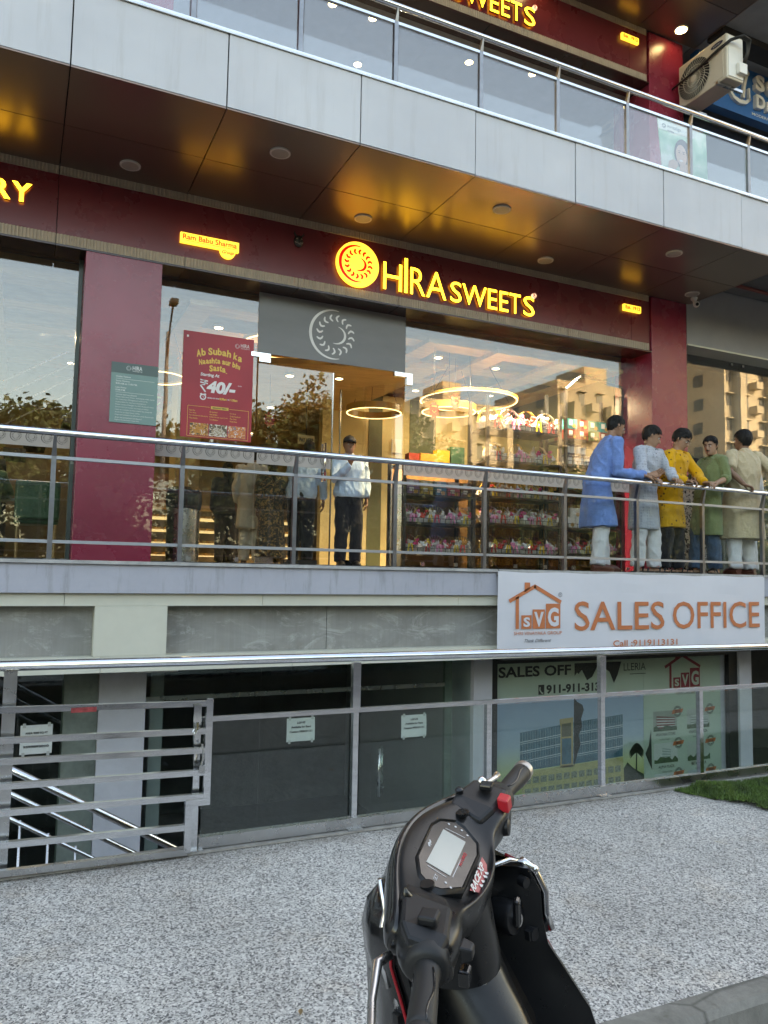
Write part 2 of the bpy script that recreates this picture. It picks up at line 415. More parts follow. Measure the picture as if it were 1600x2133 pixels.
# second floor parapet: one cladding panel between two joints
for a, b_ in zip(XJ[:-1], XJ[1:]):
    dy = random.uniform(-.004, .004)
    part('parapet_panel', m_parapet, MB().box(a+.006, b_-.006, 6.80+dy, 6.83, 5.735, 6.435), bevel=.002)
part('parapet_backing', m_dark, MB().box(-6, 22, 6.835, 6.95, 5.74, 6.43))
part('parapet_coping', m_steel2, MB().box(-6, 22, 6.78, 6.98, 6.437, 6.455))
# soffit panels under the second floor walkway
for a, b_ in zip(XJ[:-1], XJ[1:]):
    if a > 9: break
    b2 = min(b_, 9.15)
    for y0, y1 in ((6.802, 7.755), (7.765, 8.60)):
        part('soffit_panel', m_soffit, MB().box(a+.005, b2-.005, y0, y1, 5.715+random.uniform(0, .002), 5.73))
part('soffit_backing', m_dark, MB().box(-6, 9.14, 6.85, 8.62, 5.75, 5.79))
part('second_floor_slab', m_ceil, MB().box(-6, 22, 6.96, 9.3, 6.05, 6.32))
part('walkway_slab', m_slab, MB().box(-12, 22, 6.80, 9.4, 1.30, 1.535))
part('walkway_finish', mat('dark granite', (.055, .055, .058), .25, var=.5, vs=25), MB().box(-12, 22, 6.83, 8.9, 1.5355, 1.56))
part('walkway_lip', mat('lip stone', (.42, .41, .40), .6, var=.25, vs=7, dirt=.4), MB().box(-12, 22, 6.775, 6.90, 1.5375, 1.566))
# dead unlit downlights in the soffit
m_dl = mat('downlight off', (.62, .60, .57), .5, var=.05); m_dlin = mat('downlight glass', (.40, .37, .33), .4)
def downlight(x, y, z, on=None, parent=None, r=.105):
    d = MB(); d.tube([(x, y, z+.02), (x, y, z-.012), (x, y, z-.014)], [r*.99, r, r*.84], 28)
    o_ = d.build('downlight', m_dl, parent or B, auto=40)
    MB().tube([(x, y, z-.0142), (x, y, z-.0152)], [r*.82, r*.80], 24).build('diffuser', on or m_dlin, o_ if False else (parent or B))
    return o_
for i in range(-2, 8):
    x = XJ[4]+.665+1.33*i
    downlight(x, 8.24 if i % 2 == 0 else 7.29, 5.714)
# maroon sign fascia with fluted strips
def fascia(z0, lit):
    for a, b_ in ((-6, .196), (.204, 8.016), (8.024, 8.36)):
        part('fascia_panel', m_maroon, MB().box(a, b_, 8.62, 8.66, z0+.11, z0+.75))
    part('fascia_backing', m_dark, MB().box(-6, 8.36, 8.665, 8.70, z0+.001, z0+.84))
    part('fascia_return', m_maroon, MB().box(8.364, 8.398, 8.64, 9.0, z0, z0+.84))
    xs = [x for x in XJ if x < 8.3]
    for (q0, q1) in ((z0+.752, z0+.845), (z0, z0+.108)):
        for a, b_ in zip(xs, xs[1:]+[8.36]):
            m = MB(); m.box(a+.004, b_-.004, 8.612, 8.66, q0, q1); n = int((b_-a)/.0333)
            for i in range(n):
                x = a+.004+(b_-a-.008)*(i+.5)/n; rr = .0105
                ring = [(x+rr*math.cos(t), 8.612-rr*1.2*math.sin(t)) for t in (0, math.pi/4, math.pi/2, 3*math.pi/4, math.pi)]
                m.loft([[Vector((u, v, q0+.001)) for u, v in ring], [Vector((u, v, q1-.001)) for u, v in ring]], cap=True)
            part('fluted_strip', m_flute, m)
    for a, b_ in zip([-6]+xs[4:], xs[4:]+[8.40]):
        part('fascia_underside', m_under, MB().box(a+.004, b_-.004, 8.60, 9.02, z0-.022, z0-.002))
fascia(4.88, True)
# pillars of the shop
part('pillar', m_pillar, MB().box(.50, 1.29, 8.60, 9.1, 1.562, 4.855), bevel=.004)
part('pillar', m_pillar, MB().box(8.402, 9.105, 8.605, 9.4, 1.562, 5.712), bevel=.004)
part('pillar', m_pillar, MB().box(-4.6, -3.9, 8.60, 9.1, 1.562, 4.855), bevel=.004)
# lower floor: cream bands, cement sheets, block, columns
for a, b_ in ((-12, .36), (.364, 2.02), (2.024, 4.06), (4.064, 9.0), (9.004, 22)):
    part('cream_band', m_cream, MB().box(a, b_, 6.845+random.uniform(0, .004), 7.0, 1.193, 1.298))
    part('cream_band', m_cream, MB().box(a+.3, b_+.3, 6.845+random.uniform(0, .004), 7.3, .645, .775))
part('cream_block', m_cream, MB().box(.60, 1.186, 6.848, 7.02, .776, 1.192), bevel=.003)
for a, b_ in ((-12, -2.2), (-2.195, .598), (1.188, 2.692), (2.699, 4.7), (4.705, 9), (9.005, 22)):
    part('cement_sheet', m_cement, MB().box(a, b_, 6.985, 7.02, .776, 1.192))
part('lower_ceiling', mat('lower ceiling', (.42, .42, .40), .8), MB().box(-12, 22, 7.02, 9.2, .66, .76))
part('square_ceiling_lamp', mat('lamp panel', (.72, .72, .68), .5), MB().box(.98, 1.34, 7.08, 7.44, .602, .648), bevel=.006)
m_col = mat('white column paint', (.50, .505, .54), .55, var=.07, vs=3, dirt=.15)
for a, b_, y in ((.73, 1.14, 7.54), (4.685, 4.93, 7.54), (8.86, 9.09, 7.54), (-2.6, -2.1, 7.54)):
    part('column', m_col, MB().box(a, b_, y, y+.5, -1.95, .66))
m_tile = mat('mossy column', (.16, .19, .165), .5, var=.25, vs=6, dirt=.55, dirtc=(.06, .06, .05))
part('column_side', m_tile, MB().box(.44, .725, 7.58, 7.9, -1.95, .66))
# lower floor glazing
for a, b_ in ((-3.8, -1.3), (-1.295, .05), (.055, .43), (1.145, 2.25), (2.255, 3.47), (3.475, 4.35), (4.355, 4.68)):
    part('lower_window_pane', g_base, MB().box(a, b_, 7.60, 7.61, -1.94, .655))
part('window_edge', m_tile, MB().box(4.36, 4.45, 7.615, 7.66, -1.94, .655))
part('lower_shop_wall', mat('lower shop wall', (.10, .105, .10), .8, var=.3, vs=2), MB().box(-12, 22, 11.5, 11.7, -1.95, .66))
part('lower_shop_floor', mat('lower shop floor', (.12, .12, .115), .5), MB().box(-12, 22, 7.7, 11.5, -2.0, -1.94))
for a in (-3, 1.2, 4.8, 9.0): part('lower_partition', m_grey, MB().box(a, a+.12, 7.66, 11.5, -1.95, .66))
part('transom_bar', m_steel2, MB().box(1.145, 4.35, 7.606, 7.64, .27, .31)); 
# door pull of the empty unit
for x, y in ((3.55, 7.57), (3.62, 7.66)):
    hd = MB(); hd.cyl((x, y, -.83), (x, y, -.34), .014); hd.cyl((x, y, -.42), (x, 7.605, -.42), .008, 8); hd.cyl((x, y, -.75), (x, 7.605, -.75), .008, 8)
    part('door_handle', m_steel2, hd, smooth=True)
# building mass: upper storeys and sides (block the low sun)
m_mass = mat('upper cladding', (.40, .41, .44), .5, var=.1, vs=1)
part('upper_wall', m_mass, MB().box(-26, 30, 9.4, 24, 10.9, 17))
part('upper_band', m_mass, MB().box(-26, 30, 6.8, 9.4, 10.0, 10.9))
part('side_wall', m_mass, MB().box(-26, -6.0, 8.9, 24, -1.95, 10.9))
part('side_wall', m_mass, MB().box(21, 30, 8.9, 24, -1.95, 10.9))
part('rear_wall', m_mass, MB().box(-6, 21, 17, 24, -1.95, 10.9))
part('floor_slab', m_ceil, MB().box(-6, 21, 9.31, 17, 5.10, 6.32))
part('floor_slab', m_ceil, MB().box(-6, 21, 9.4, 17, .77, 1.53))
part('floor_slab', m_ceil, MB().box(-6, 21, 9.31, 17, 9.75, 10.9))
# second floor: fascia, pillar, soffit, glazing
fascia(9.08, True)
part('pillar', m_pillar, MB().box(8.402, 9.105, 8.605, 9.4, 6.33, 9.90), bevel=.004)
part('pillar', m_pillar, MB().box(.50, 1.29, 8.60, 9.1, 6.33, 9.055), bevel=.004)
for a, b_ in zip(XJ[:-1], XJ[1:]):
    if a > 9: break
    for y0, y1 in ((6.802, 7.755), (7.765, 8.60)):
        part('soffit_panel', m_soffit, MB().box(a+.005, min(b_, 9.33)-.005, y0, y1, 9.915, 9.93))
part('soffit_backing', m_dark, MB().box(-6, 9.3, 6.85, 8.62, 9.95, 9.99))
m_on = emit('downlight lit', (1, .80, .42), 5)
downlight(8.82, 8.36, 9.914, m_on)
downlight(6.2, 8.36, 9.914, m_on); downlight(3.5, 8.36, 9.914, m_on)
for a, b_ in ((1.295, 2.6), (2.605, 3.9), (3.905, 5.2), (5.205, 6.5), (6.505, 7.8), (7.805, 8.39)):
    part('upper_window_pane', g_shop, MB().box(a, b_, 8.93, 8.94, 6.33, 9.06))
m_grey2 = mat('upper shop wall', (.33, .335, .35), .7, var=.06)
part('upper_shop_wall', m_grey2, MB().box(-6, 9.1, 14.0, 14.1, 6.33, 9.75)); part('upper_shop_ceiling', mat('upper shop ceiling', (.30, .30, .30), .6), MB().box(-6, 9.1, 8.96, 14, 9.1, 9.14))
part('upper_shop_floor', m_grey2, MB().box(-6, 21, 8.7, 14, 6.321, 6.33))
part('upper_shop_partition', m_grey2, MB().box(9.11, 9.2, 9.0, 14, 6.33, 9.75))

for x, y in ((4.04, 9.25), (4.24, 10.24), (5.7, 9.45), (6.7, 9.25), (3.45, 9.25), (7.7, 11.8), (5.4, 10.6)): downlight(x, y, 9.098, m_on, None, .07)
l = bpy.data.lights.new('upper_shop_lamp', 'AREA'); l.energy = 22; l.shape = 'DISK'; l.size = .3; l.color = (1, .9, .75); lo = bpy.data.objects.new('upper_shop_lamp', l); col.objects.link(lo); lo.location = (4.5, 11, 9.0)
# ------------------------------------------------------------------ sweet shop glazing and door
for a, b_ in ((-3.88, -1.9), (-1.896, .49), (1.296, 2.478), (4.462, 5.473), (5.477, 6.453), (6.457, 7.428), (7.432, 8.398)):
    part('shop_window_pane', g_shop, MB().box(a, b_, 8.93, 8.94, 1.60, 4.858))
part('window_post', mat('green post', (.05, .075, .065), .35), MB().box(.455, .497, 8.90, 8.99, 1.562, 4.858))
part('shop_sill', mat('worn sill', (.06, .06, .06), .5, var=.4, vs=14, dirt=.7, dirtc=(.45, .44, .42)), MB().box(-3.88, .497, 8.86, 9.02, 1.561, 1.598))
part('shop_sill', MATS['worn sill'], MB().box(1.292, 8.40, 8.88, 9.02, 1.561, 1.596))
for x in (1.75, 2.3, 4.75, 5.25, 5.7, 6.2, 6.7, 7.2, 7.7, 8.2):
    part('patch_clip', m_steel2, MB().box(x-.025, x+.025, 8.915, 8.929, 1.61, 1.66))
m_trans = mat('grey film', (.19, .195, .20), .42, var=.07, vs=1.5, st=(1, 1, 3))
tr = part('transom_panel', m_trans, MB().box(2.482, 4.458, 8.925, 8.94, 4.115, 4.90))
emblem(MB(), 3.45, 4.475, .31, 8.922).build('emblem', mat('white film', (.78, .78, .77), .5, var=.03), tr, fix=False)
part('patch_fitting', m_steel, MB().box(2.40, 2.64, 8.905, 8.962, 4.06, 4.112)); part('patch_fitting', m_steel, MB().box(2.50, 2.64, 8.905, 8.962, 4.005, 4.055))
part('patch_fitting', m_steel, MB().box(4.30, 4.56, 8.905, 8.962, 4.06, 4.112)); part('patch_fitting', m_steel, MB().box(4.475, 4.56, 8.905, 8.962, 3.96, 4.058))
def door_leaf(x0, x1, hinge, ang, hx):
    d = link('door', None, B); L = Vector((hinge, 8.935, 1.57)); d.location = L-B.location; d.rotation_euler = (0, 0, ang); s_ = hinge
    MB().box(x0-s_, x1-s_, -.005, .005, .02, 2.42).build('door_pane', g_shop, d, local=True)
    h_ = MB()
    for y in (-.05, .05):
        h_.cyl((hx-s_, y, 1.05), (hx-s_, y, 1.52), .013, 12)
        for z in (1.15, 1.42): h_.cyl((hx-s_, y, z), (hx-s_, 0, z), .008, 8)
    h_.build('handle', m_chrome, d, local=True, smooth=True)
    MB().box(min(x0, x1)-s_+.02, min(x0, x1)-s_+.24, -.02, .02, .02, .10).build('patch_shoe', m_steel, d, local=True)
    e = x0 if abs(x0-hinge) > abs(x1-hinge) else x1
    MB().box(e-s_-.006, e-s_+.006, -.012, .012, .02, 2.42).build('edge_strip', m_steel, d, local=True)
door_leaf(2.50, 3.46, 2.50, 0, 3.36)
door_leaf(3.48, 4.44, 4.44, rad(-54), 3.60)
# frosted film band with a row of emblems
def frost_mat():
    m, nt, o = newmat('frosted film'); q = N(nt)
    t = q.n('BsdfTranslucent'); t.inputs[0].default_value = (.7, .68, .65, 1); d = q.n('BsdfDiffuse'); d.inputs[0].default_value = (.66, .64, .62, 1)
    x = q.n('MixShader'); x.inputs[0].default_value = .4; q.l(d.outputs[0], x.inputs[1]); q.l(t.outputs[0], x.inputs[2])
    g = q.n('BsdfTransparent'); y = q.n('MixShader'); y.inputs[0].default_value = .78; q.l(g.outputs[0], y.inputs[1]); q.l(x.outputs[0], y.inputs[2]); q.l(y.outputs[0], o.inputs[0]); return m
m_frost = frost_mat(); m_cut = mat('film cut line', (.05, .045, .035), .4)
em0 = emblem(MB(), 0, 0, .058, 0, seg=.45).mesh(m_cut, fix=False)
for a, b_ in ((-3.88, .45), (1.30, 2.478), (2.51, 3.45), (4.462, 8.39)):
    fb = part('frosted_band', m_frost, MB().box(a, b_, 8.926, 8.9285, 2.775, 2.972))
    n = int((b_-a)/.146)
    for i in range(n):
        e_ = link('emblem', em0, fb); e_.location = Vector((a+(b_-a)*(i+.5)/n, 8.924, 2.873))-wloc(fb)
# ------------------------------------------------------------------ signs on the sweet shop
m_letter = emit('lit yellow letter', (1, .62, .048), 1.05)
m_plate = emit('lit yellow plate', (1, .70, .08), .30); m_disc = emit('lit yellow disc', (1, .60, .07), .40)
m_halo = mat('sign return', (.16, .10, .015), .5)
m_red = mat('sign red', (.62, .012, .008), .4)
def letter(ch, x0, x1, z0, z1, parent, bold=.02, mt=None, y=8.60, ext=.03, name='letter'):
    m, wd, hh = text_mb(ch, z1-z0, x1-x0, ext, bold); put(m, x0, y, z0); o_ = m.build(name, [mt or m_letter, m_halo], parent)
    if mt is None: o_.data.polygons.foreach_set('material_index', [0 if p.normal.y < -.5 else 1 for p in o_.data.polygons])
    return o_
def hira_sign(dz, lab, floor):
    s_ = thing('lit_sign', lab, 'sign', (4.8, 8.60, 5.0+dz))
    D = []
    for i in range(48): a = 2*math.pi*i/48; D.append((3.605+.28*math.cos(a), 5.28+dz+.28*math.sin(a)))
    dk = MB().prism(D, 8.55, 8.60).build('disc', [m_disc], s_)
    emblem(MB(), 3.59, 5.28+dz, .225, 8.546, fat=1.5).build('emblem', emit('lit red', (1, .012, .008), .12), dk, fix=False)
    for ch, a, b_, t in (('H', 3.955, 4.215, .35), ('I', 4.25, 4.295, .45), ('R', 4.335, 4.55, .35), ('A', 4.565, 4.86, .35)):
        letter(ch, a, b_, 5.04+dz, 5.04+dz+t, s_, -.004)
    for ch, a, b_ in (('S', 4.92, 5.09), ('W', 5.10, 5.475), ('E', 5.495, 5.64), ('E', 5.68, 5.82), ('T', 5.84, 6.02), ('S', 6.065, 6.25)):
        letter(ch, a, b_, 5.04+dz, 5.315+dz, s_, .002)
    rg = MB(); rg.tube([(6.25, 8.565, 5.345+dz), (6.25, 8.60, 5.345+dz)], .036, 20); r_ = rg.build('registered_mark', emit('lit white', (1, .8, .6), .22), s_)
    m = MB(); stroke(m, [(6.25+.031*math.cos(a*.3), 5.345+dz+.031*math.sin(a*.3)) for a in range(22)], .007, 8.563); text('R', 6.25, 8.563, 5.325+dz, '', None, None, h=.04, bold=.03, center=True, into=m)
    m.build('ring_and_letter', m_red, r_, fix=False)
hira_sign(0, 'lit yellow emblem disc and big yellow shop name letters above the glass door', 1)
hira_sign(4.19, 'lit yellow shop name letters on the maroon band behind the upper balustrade', 2)
def est_plate(dz, lab):
    e = thing('lit_plate', lab, 'sign', (8.0, 8.60, 5.40+dz))
    p = [(7.84, 5.405), (8.17, 5.405), (8.17, 5.505), (7.84, 5.505)]
    MB().prism([(a, b_+dz) for a, b_ in p], 8.57, 8.612).build('plate', m_plate, e, bevel=.008)
    text('Est. 1912', 8.005, 8.567, 5.43+dz, 'lettering', emit('lit red', (1, .012, .008), .12), e, h=.056, wdt=.28, bold=.035, center=True)
est_plate(0, 'small lit yellow Est. 1912 plate above the shop window'); est_plate(4.19, 'small lit yellow Est. 1912 plate on the upper floor band')
rb = thing('lit_plate', 'long lit yellow name plate with red lettering and half round tab', 'sign', (1.8, 8.60, 5.05))
P = [(1.465, 5.14), (1.91, 5.14)]+[(2.0+.09*math.cos(rad(a)), 5.14+.09*math.sin(rad(a))) for a in range(180, 361, 15)]+[(2.125, 5.14), (2.125, 5.255), (1.465, 5.255)]
P = [p for i, p in enumerate(P) if i == 0 or (abs(p[0]-P[i-1][0])+abs(p[1]-P[i-1][1])) > .002]
MB().prism(P, 8.57, 8.612).build('plate', m_plate, rb)
m = MB(); text('Ram Babu Sharma', 1.795, 8.566, 5.178, '', None, None, h=.062, wdt=.61, bold=.022, center=True, into=m); stroke(m, [(1.49, 5.165), (2.1, 5.165)], .005, 8.566)
text('Group', 2.0, 8.566, 5.082, '', None, None, h=.06, wdt=.14, shear=.5, bold=.02, center=True, into=m); m.build('lettering', MATS['lit red'], rb, fix=False)
ry = thing('lit_sign', 'lit yellow letters RY ending a word beside the maroon band joint', 'sign', (-.2, 8.60, 5.23))
for ch, a, b_ in (('E', -.96, -.82), ('K', -.80, -.64), ('E', -.61, -.47), ('R', -.425, -.245), ('Y', -.24, -.05)): 
    if ch in 'RY': letter(ch, a, b_, 5.235, 5.438, ry, .03)
# talisman mask
mk = thing('talisman_mask', 'small black horned talisman mask on the maroon sign band', 'mask', (2.85, 8.6, 5.36))
m = MB(); m.ball((2.85, 8.605, 5.435), (.06, .035, .075), 16, 10); [m.tube([(2.85+s*.03, 8.6, 5.49), (2.85+s*.06, 8.59, 5.52), (2.85+s*.055, 8.585, 5.545)], [.014, .01, .003], 8) for s in (-1, 1)]
m.ball((2.85, 8.566, 5.43), (.011, .02, .02)); m.build('face', mat('mask black', (.02, .016, .016), .25), mk, smooth=True)
m = MB(); [m.ball((2.85+s*.025, 8.577, 5.455), (.014, .006, .009)) for s in (-1, 1)]; m.ball((2.85, 8.578, 5.395), (.022, .01, .006)); [m.tube([(2.85+s*.012, 8.572, 5.41), (2.85+s*.04, 8.578, 5.405), (2.85+s*.05, 8.585, 5.42)], .003, 6) for s in (-1, 1)]
m.build('features', mat('mask line', (.35, .30, .28), .4), mk, smooth=True)
# dome camera under the soffit
cc = thing('security_camera', 'small white dome security camera at the soffit edge above the right pillar', 'camera', (9.0, 8.35, 5.5))
m = MB(); m.tube([(9.0, 8.35, 5.715), (9.0, 8.35, 5.69), (9.0, 8.34, 5.66), (9.0, 8.33, 5.62)], [.05, .05, .03, .03], 16); m.ball((9.0, 8.31, 5.60), .048, 16, 10); m.build('housing', m_white, cc, smooth=True)
MB().ball((9.0-.018, 8.275, 5.588), .025, 12, 8).build('lens', m_black, cc, smooth=True)
# green notice on the pillar
nb = thing('notice_board', 'teal store timings notice fixed to the maroon pillar', 'notice', (1.05, 8.59, 3.05))
MB().box(.805, 1.288, 8.588, 8.599, 3.05, 3.585).build('panel', mat('teal print', (.17, .285, .265), .35, var=.05), nb)
MB().box(.805, 1.288, 8.588, 8.599, 3.586, 3.70).build('header', mat('dark teal print', (.075, .12, .115), .35, var=.05), nb)
m = MB(); yb = 8.585
text('HIRA', 1.02, yb, 3.63, '', None, None, h=.045, wdt=.10, bold=.01, into=m); text('SWEETS', 1.02, yb, 3.612, '', None, None, h=.012, wdt=.10, into=m); emblem(m, .985, 3.645, .027, yb, seg=.5)
for t, z, wd, h in (('Outlet Timings', 3.535, .15, .020), ('Store Timings', 3.488, .14, .018), ('8:30 A.M. to 11:00 P.M.', 3.462, .22, .018), ('Last Entry', 3.418, .11, .018), ('10:45 P.M.', 3.392, .10, .018)):
    text(t, .855, yb, z, '', None, None, h=h, wdt=wd, bold=.02, into=m)
stroke(m, [(.855, 3.523), (1.25, 3.523)], .003, yb); stroke(m, [(.855, 3.378), (1.25, 3.378)], .003, yb)
for i, t in enumerate(('Outside food not allowed.', 'Please take care of your belongings while inside', 'the restaurant. Management will not be', 'responsible for any loss of property.', 'Please contact Manager on shift of any grievance.', 'Demand for an invoice on every purchase.', 'Help us maintain a clean outlet by using the', 'dustbins to clear your tables.', 'Dogs and animals not allowed inside Restaurant.', 'Arms and ammunition not allowed.', 'Rights of admission reserved.')):
    text(t, .86, yb, 3.345-.0275*i, '', None, None, h=.017, wdt=min(.40, .0086*len(t)), into=m)
m.build('lettering', mat('print white', (.75, .78, .76), .5, var=.02), nb, fix=False)
# breakfast poster on the window
po = thing('poster', 'red breakfast menu poster with yellow lettering and 40 rupee price', 'poster', (2.0, 8.925, 3.02))
def red_mat():
    m, nt, o = newmat('red print'); q = N(nt); q.bsdf(o, q.ramp(q.noise(q.pos(), 1.4, 2), [(.3, (.36, .022, .035)), (.7, (.50, .035, .05))]), .4); return m
MB().box(1.605, 2.43, 8.916, 8.925, 3.02, 4.255).build('sheet', red_mat(), po)
yb = 8.913; my = MB(); mw_ = MB()
def arc_text(t, x0, x1, zc, rise, h, into):
    n = len(t); L = x1-x0
    ws_ = [.35 if c in ' il.' else (.55 if c in 'rst' else .8) for c in t]; tot = sum(ws_); acc = 0
    for ch, k in zip(t, ws_):
        u = (acc+k/2)/tot; acc += k
        if ch == ' ': continue
        a = (u-.5)*-rise*5; mm, wd, hh = text_mb(ch, None, None, 0, .04)
        zt = zc+rise*(1-(2*u-1)**2)
        sc_ = h/.72; 
        mm, wd, hh = text_mb(ch, None, L*k/tot*.93, 0, .035)
        low = ch in 'aceimnorsuvwxz.'; hgt = h*(.72 if low else 1.0)*(.2 if ch == '.' else 1); kz = hgt/(hh or 1); ca, sa = math.cos(a), math.sin(a); cx_ = x0+L*u
        for p in mm.v:
            px, pz = p.x-wd/2, p.z*kz; p.x = cx_+px*ca-pz*sa; p.z = zt+px*sa+pz*ca; p.y = yb
        into.add(mm.v, mm.f)
arc_text('Ab Subah ka', 1.76, 2.29, 3.955, .055, .085, my); arc_text('Naashta aur bhi', 1.79, 2.27, 3.865, .045, .066, my); arc_text('Sasta.', 1.91, 2.12, 3.80, .02, .075, my)
text('Starting At', 1.81, yb, 3.735, '', None, None, h=.05, wdt=.22, bold=.03, shear=.15, into=mw_)
text('40/-', 1.885, yb, 3.555, '', None, None, h=.145, wdt=.34, bold=.05, shear=.15, into=mw_)
stroke(mw_, [(1.81, 3.70), (1.90, 3.69)], .014, yb); stroke(mw_, [(1.81, 3.67), (1.90, 3.66)], .014, yb); stroke(mw_, [(1.845, 3.70), (1.872, 3.675), (1.86, 3.645), (1.815, 3.635), (1.875, 3.56)], .018, yb)
text('**', 2.25, yb, 3.66, '', None, None, h=.02, wdt=.05, bold=.03, into=mw_)
for s in (0,): 
    stroke(mw_, [(1.848+.03*math.cos(a*.4), 3.50+.03*math.sin(a*.4)) for a in range(17)], .014, yb); stroke(mw_, [(1.815, 3.528), (1.832, 3.54)], .014, yb); stroke(mw_, [(1.866, 3.54), (1.883, 3.528)], .014, yb); stroke(mw_, [(1.848, 3.515), (1.848, 3.50), (1.86, 3.495)], .006, yb)
text('SERVING HOT FROM', 1.90, yb, 3.487, '', None, None, h=.015, wdt=.135, bold=.03, into=mw_); text('8:30am', 2.04, yb, 3.483, '', None, None, h=.028, wdt=.085, bold=.03, into=my); text('TO', 2.133, yb, 3.487, '', None, None, h=.015, wdt=.022, bold=.03, into=mw_); text('11:30am', 2.162, yb, 3.483, '', None, None, h=.028, wdt=.09, bold=.03, into=my)
mbd = MB()
for a, b_ in (((1.68, 3.385), (1.93, 3.385)), ((2.16, 3.385), (2.39, 3.385)), ((1.68, 3.385), (1.68, 3.035)), ((2.39, 3.385), (2.39, 3.035)), ((1.68, 3.035), (2.39, 3.035))): stroke(mbd, [a, b_], .004, yb)
for x, L in ((1.70, ('Rava Pav', 'Puri Sabji', 'Puri Sabji (with Balushahi)', 'Matar Kulcha')), (1.93, ('Idli Sambhar', 'Vada Sambhar', 'Stuffed Paratha (with Curd)', 'Chole Bhature')), (2.17, ('Pav Bhaji', 'Grilled Sandwich', 'Plain Dosa', 'Masala Dosa'))):
    for i, t in enumerate(L): text(t, x, yb, 3.325-.03*i, '', None, None, h=.017, wdt=.0078*len(t), into=my)
emblem(mw_, 2.235, 4.15, .028, yb, seg=.5); text('HIRA', 2.272, yb, 4.14, '', None, None, h=.045, wdt=.105, into=mw_); text('SWEETS', 2.272, yb, 4.122, '', None, None, h=.011, wdt=.105, into=mw_)
mw_.box(1.64, 1.662, yb-.0005, yb, 4.18, 4.205)
tag(my.build('yellow_lettering', mat('print yellow', (.85, .56, .12), .5, var=.03), po, fix=False), kind='stuff'); mbd.build('menu_border', MATS['print yellow'], po, fix=False); MB().box(1.945, 2.15, yb-.0005, yb, 3.367, 3.40).build('menu_tab', MATS['print yellow'], po); tag(mw_.build('white_lettering', mat('print white2', (.82, .80, .80), .5, var=.02), po, fix=False), kind='stuff')
text('BREAKFAST MENU', 2.047, yb-.003, 3.374, 'dark_lettering', m_black, po, h=.018, wdt=.17, bold=.02, shear=.2, center=True)
def food_mat(nm, a, b_, c):
    m, nt, o = newmat(nm); q = N(nt); p = q.pos(); q.bsdf(o, q.ramp(q.noise(p, 26, 3, .5, 1.5), [(.38, a), (.48, b_), (.56, c), (.66, (.75, .72, .68))], 'EASE'), .4); return m
for i, (x, cs) in enumerate(((1.71, ((.05, .07, .05), (.55, .20, .03), (.62, .30, .05))), (1.93, ((.04, .045, .05), (.30, .18, .08), (.70, .65, .55))), (2.152, ((.30, .22, .24), (.62, .16, .04), (.72, .26, .06))))):
    f = MB().box(x, x+.21, yb-.0008, yb, 3.05, 3.19).build('food_photo', food_mat('food print %d' % i, *cs), po)
    m = MB(); m.add([(x+.105+.075*math.cos(a*.4), yb-.0015, 3.11+.04*math.sin(a*.4)) for a in range(16)], [tuple(range(16))]); m.build('dish', food_mat('dish print %d' % i, cs[1], cs[2], cs[1]), f, fix=False)
# ------------------------------------------------------------------ railings
def rail_floor1():
    R_ = thing('balcony_railing', 'stainless steel balcony railing with glass along the shop walkway', 'railing', (4, 6.84, 1.566))
    xs = [.23+1.0325*k for k in range(-5, 18)]
    m = MB(); m.cyl((xs[0]-.3, 6.80, 2.60), (xs[-1]+.3, 6.80, 2.60), .030, 20); m.build('top_rail', m_steel, R_, smooth=True)
    m = MB(); m.box(xs[0]-.3, xs[-1]+.3, 6.825, 6.865, 2.384, 2.410); m.build('middle_rail', m_rail, R_)
    m = MB(); m.box(xs[0]-.3, xs[-1]+.3, 6.825, 6.865, 1.70, 1.726); m.build('bottom_rail', m_rail, R_)
    m = MB(); m.box(-.019, .019, -.022, .022, 0, .84); m.loft([[Vector((a*.020, .0+b_*.022, .84)) for a, b_ in ((-1, -1), (1, -1), (1, 1), (-1, 1))], [Vector((a*.009, -.045+b_*.02, 1.02)) for a, b_ in ((-1, -1), (1, -1), (1, 1), (-1, 1))]]); m.box(-.045, .045, -.04, .04, 0, .008)
    me = m.mesh(m_post)
    for i, x in enumerate(xs):
        p = link('post', me, R_); p.location = Vector((x, 6.845, 1.566))-R_.location
        if i+1 < len(xs): MB().box(x+.05, x+.985, 6.839, 6.849, 1.73, 2.38).build('glass_panel', g_rail, R_)
rail_floor1()
def rail_floor2():
    R_ = thing('upper_balustrade', 'stainless steel and glass balustrade on top of the grey parapet', 'railing', (4, 6.84, 6.456))
    xs = [.18+1.0225*k for k in range(-5, 18)]
    m = MB(); m.cyl((xs[0]-.3, 6.80, 7.30), (xs[-1]+.3, 6.80, 7.30), .030, 20); m.build('top_rail', m_steel, R_, smooth=True)
    MB().box(xs[0]-.3, xs[-1]+.3, 6.82, 6.86, 7.125, 7.155).build('middle_rail', m_steel, R_)
    MB().box(xs[0]-.3, xs[-1]+.3, 6.79, 6.86, 6.457, 6.482).build('bottom_rail', m_steel, R_)
    m = MB(); m.box(-.022, .022, -.022, .022, 0, .69); m.loft([[Vector((a*.020, b_*.022, .69)) for a, b_ in ((-1, -1), (1, -1), (1, 1), (-1, 1))], [Vector((a*.006, -.04+b_*.02, .83)) for a, b_ in ((-1, -1), (1, -1), (1, 1), (-1, 1))]])
    me = m.mesh(m_post)
    for i, x in enumerate(xs):
        p = link('post', me, R_); p.location = Vector((x, 6.84, 6.456))-R_.location
        if i+1 < len(xs): MB().box(x+.035, x+.987, 6.836, 6.846, 6.484, 7.124).build('glass_panel', g_rail2, R_)
rail_floor2()
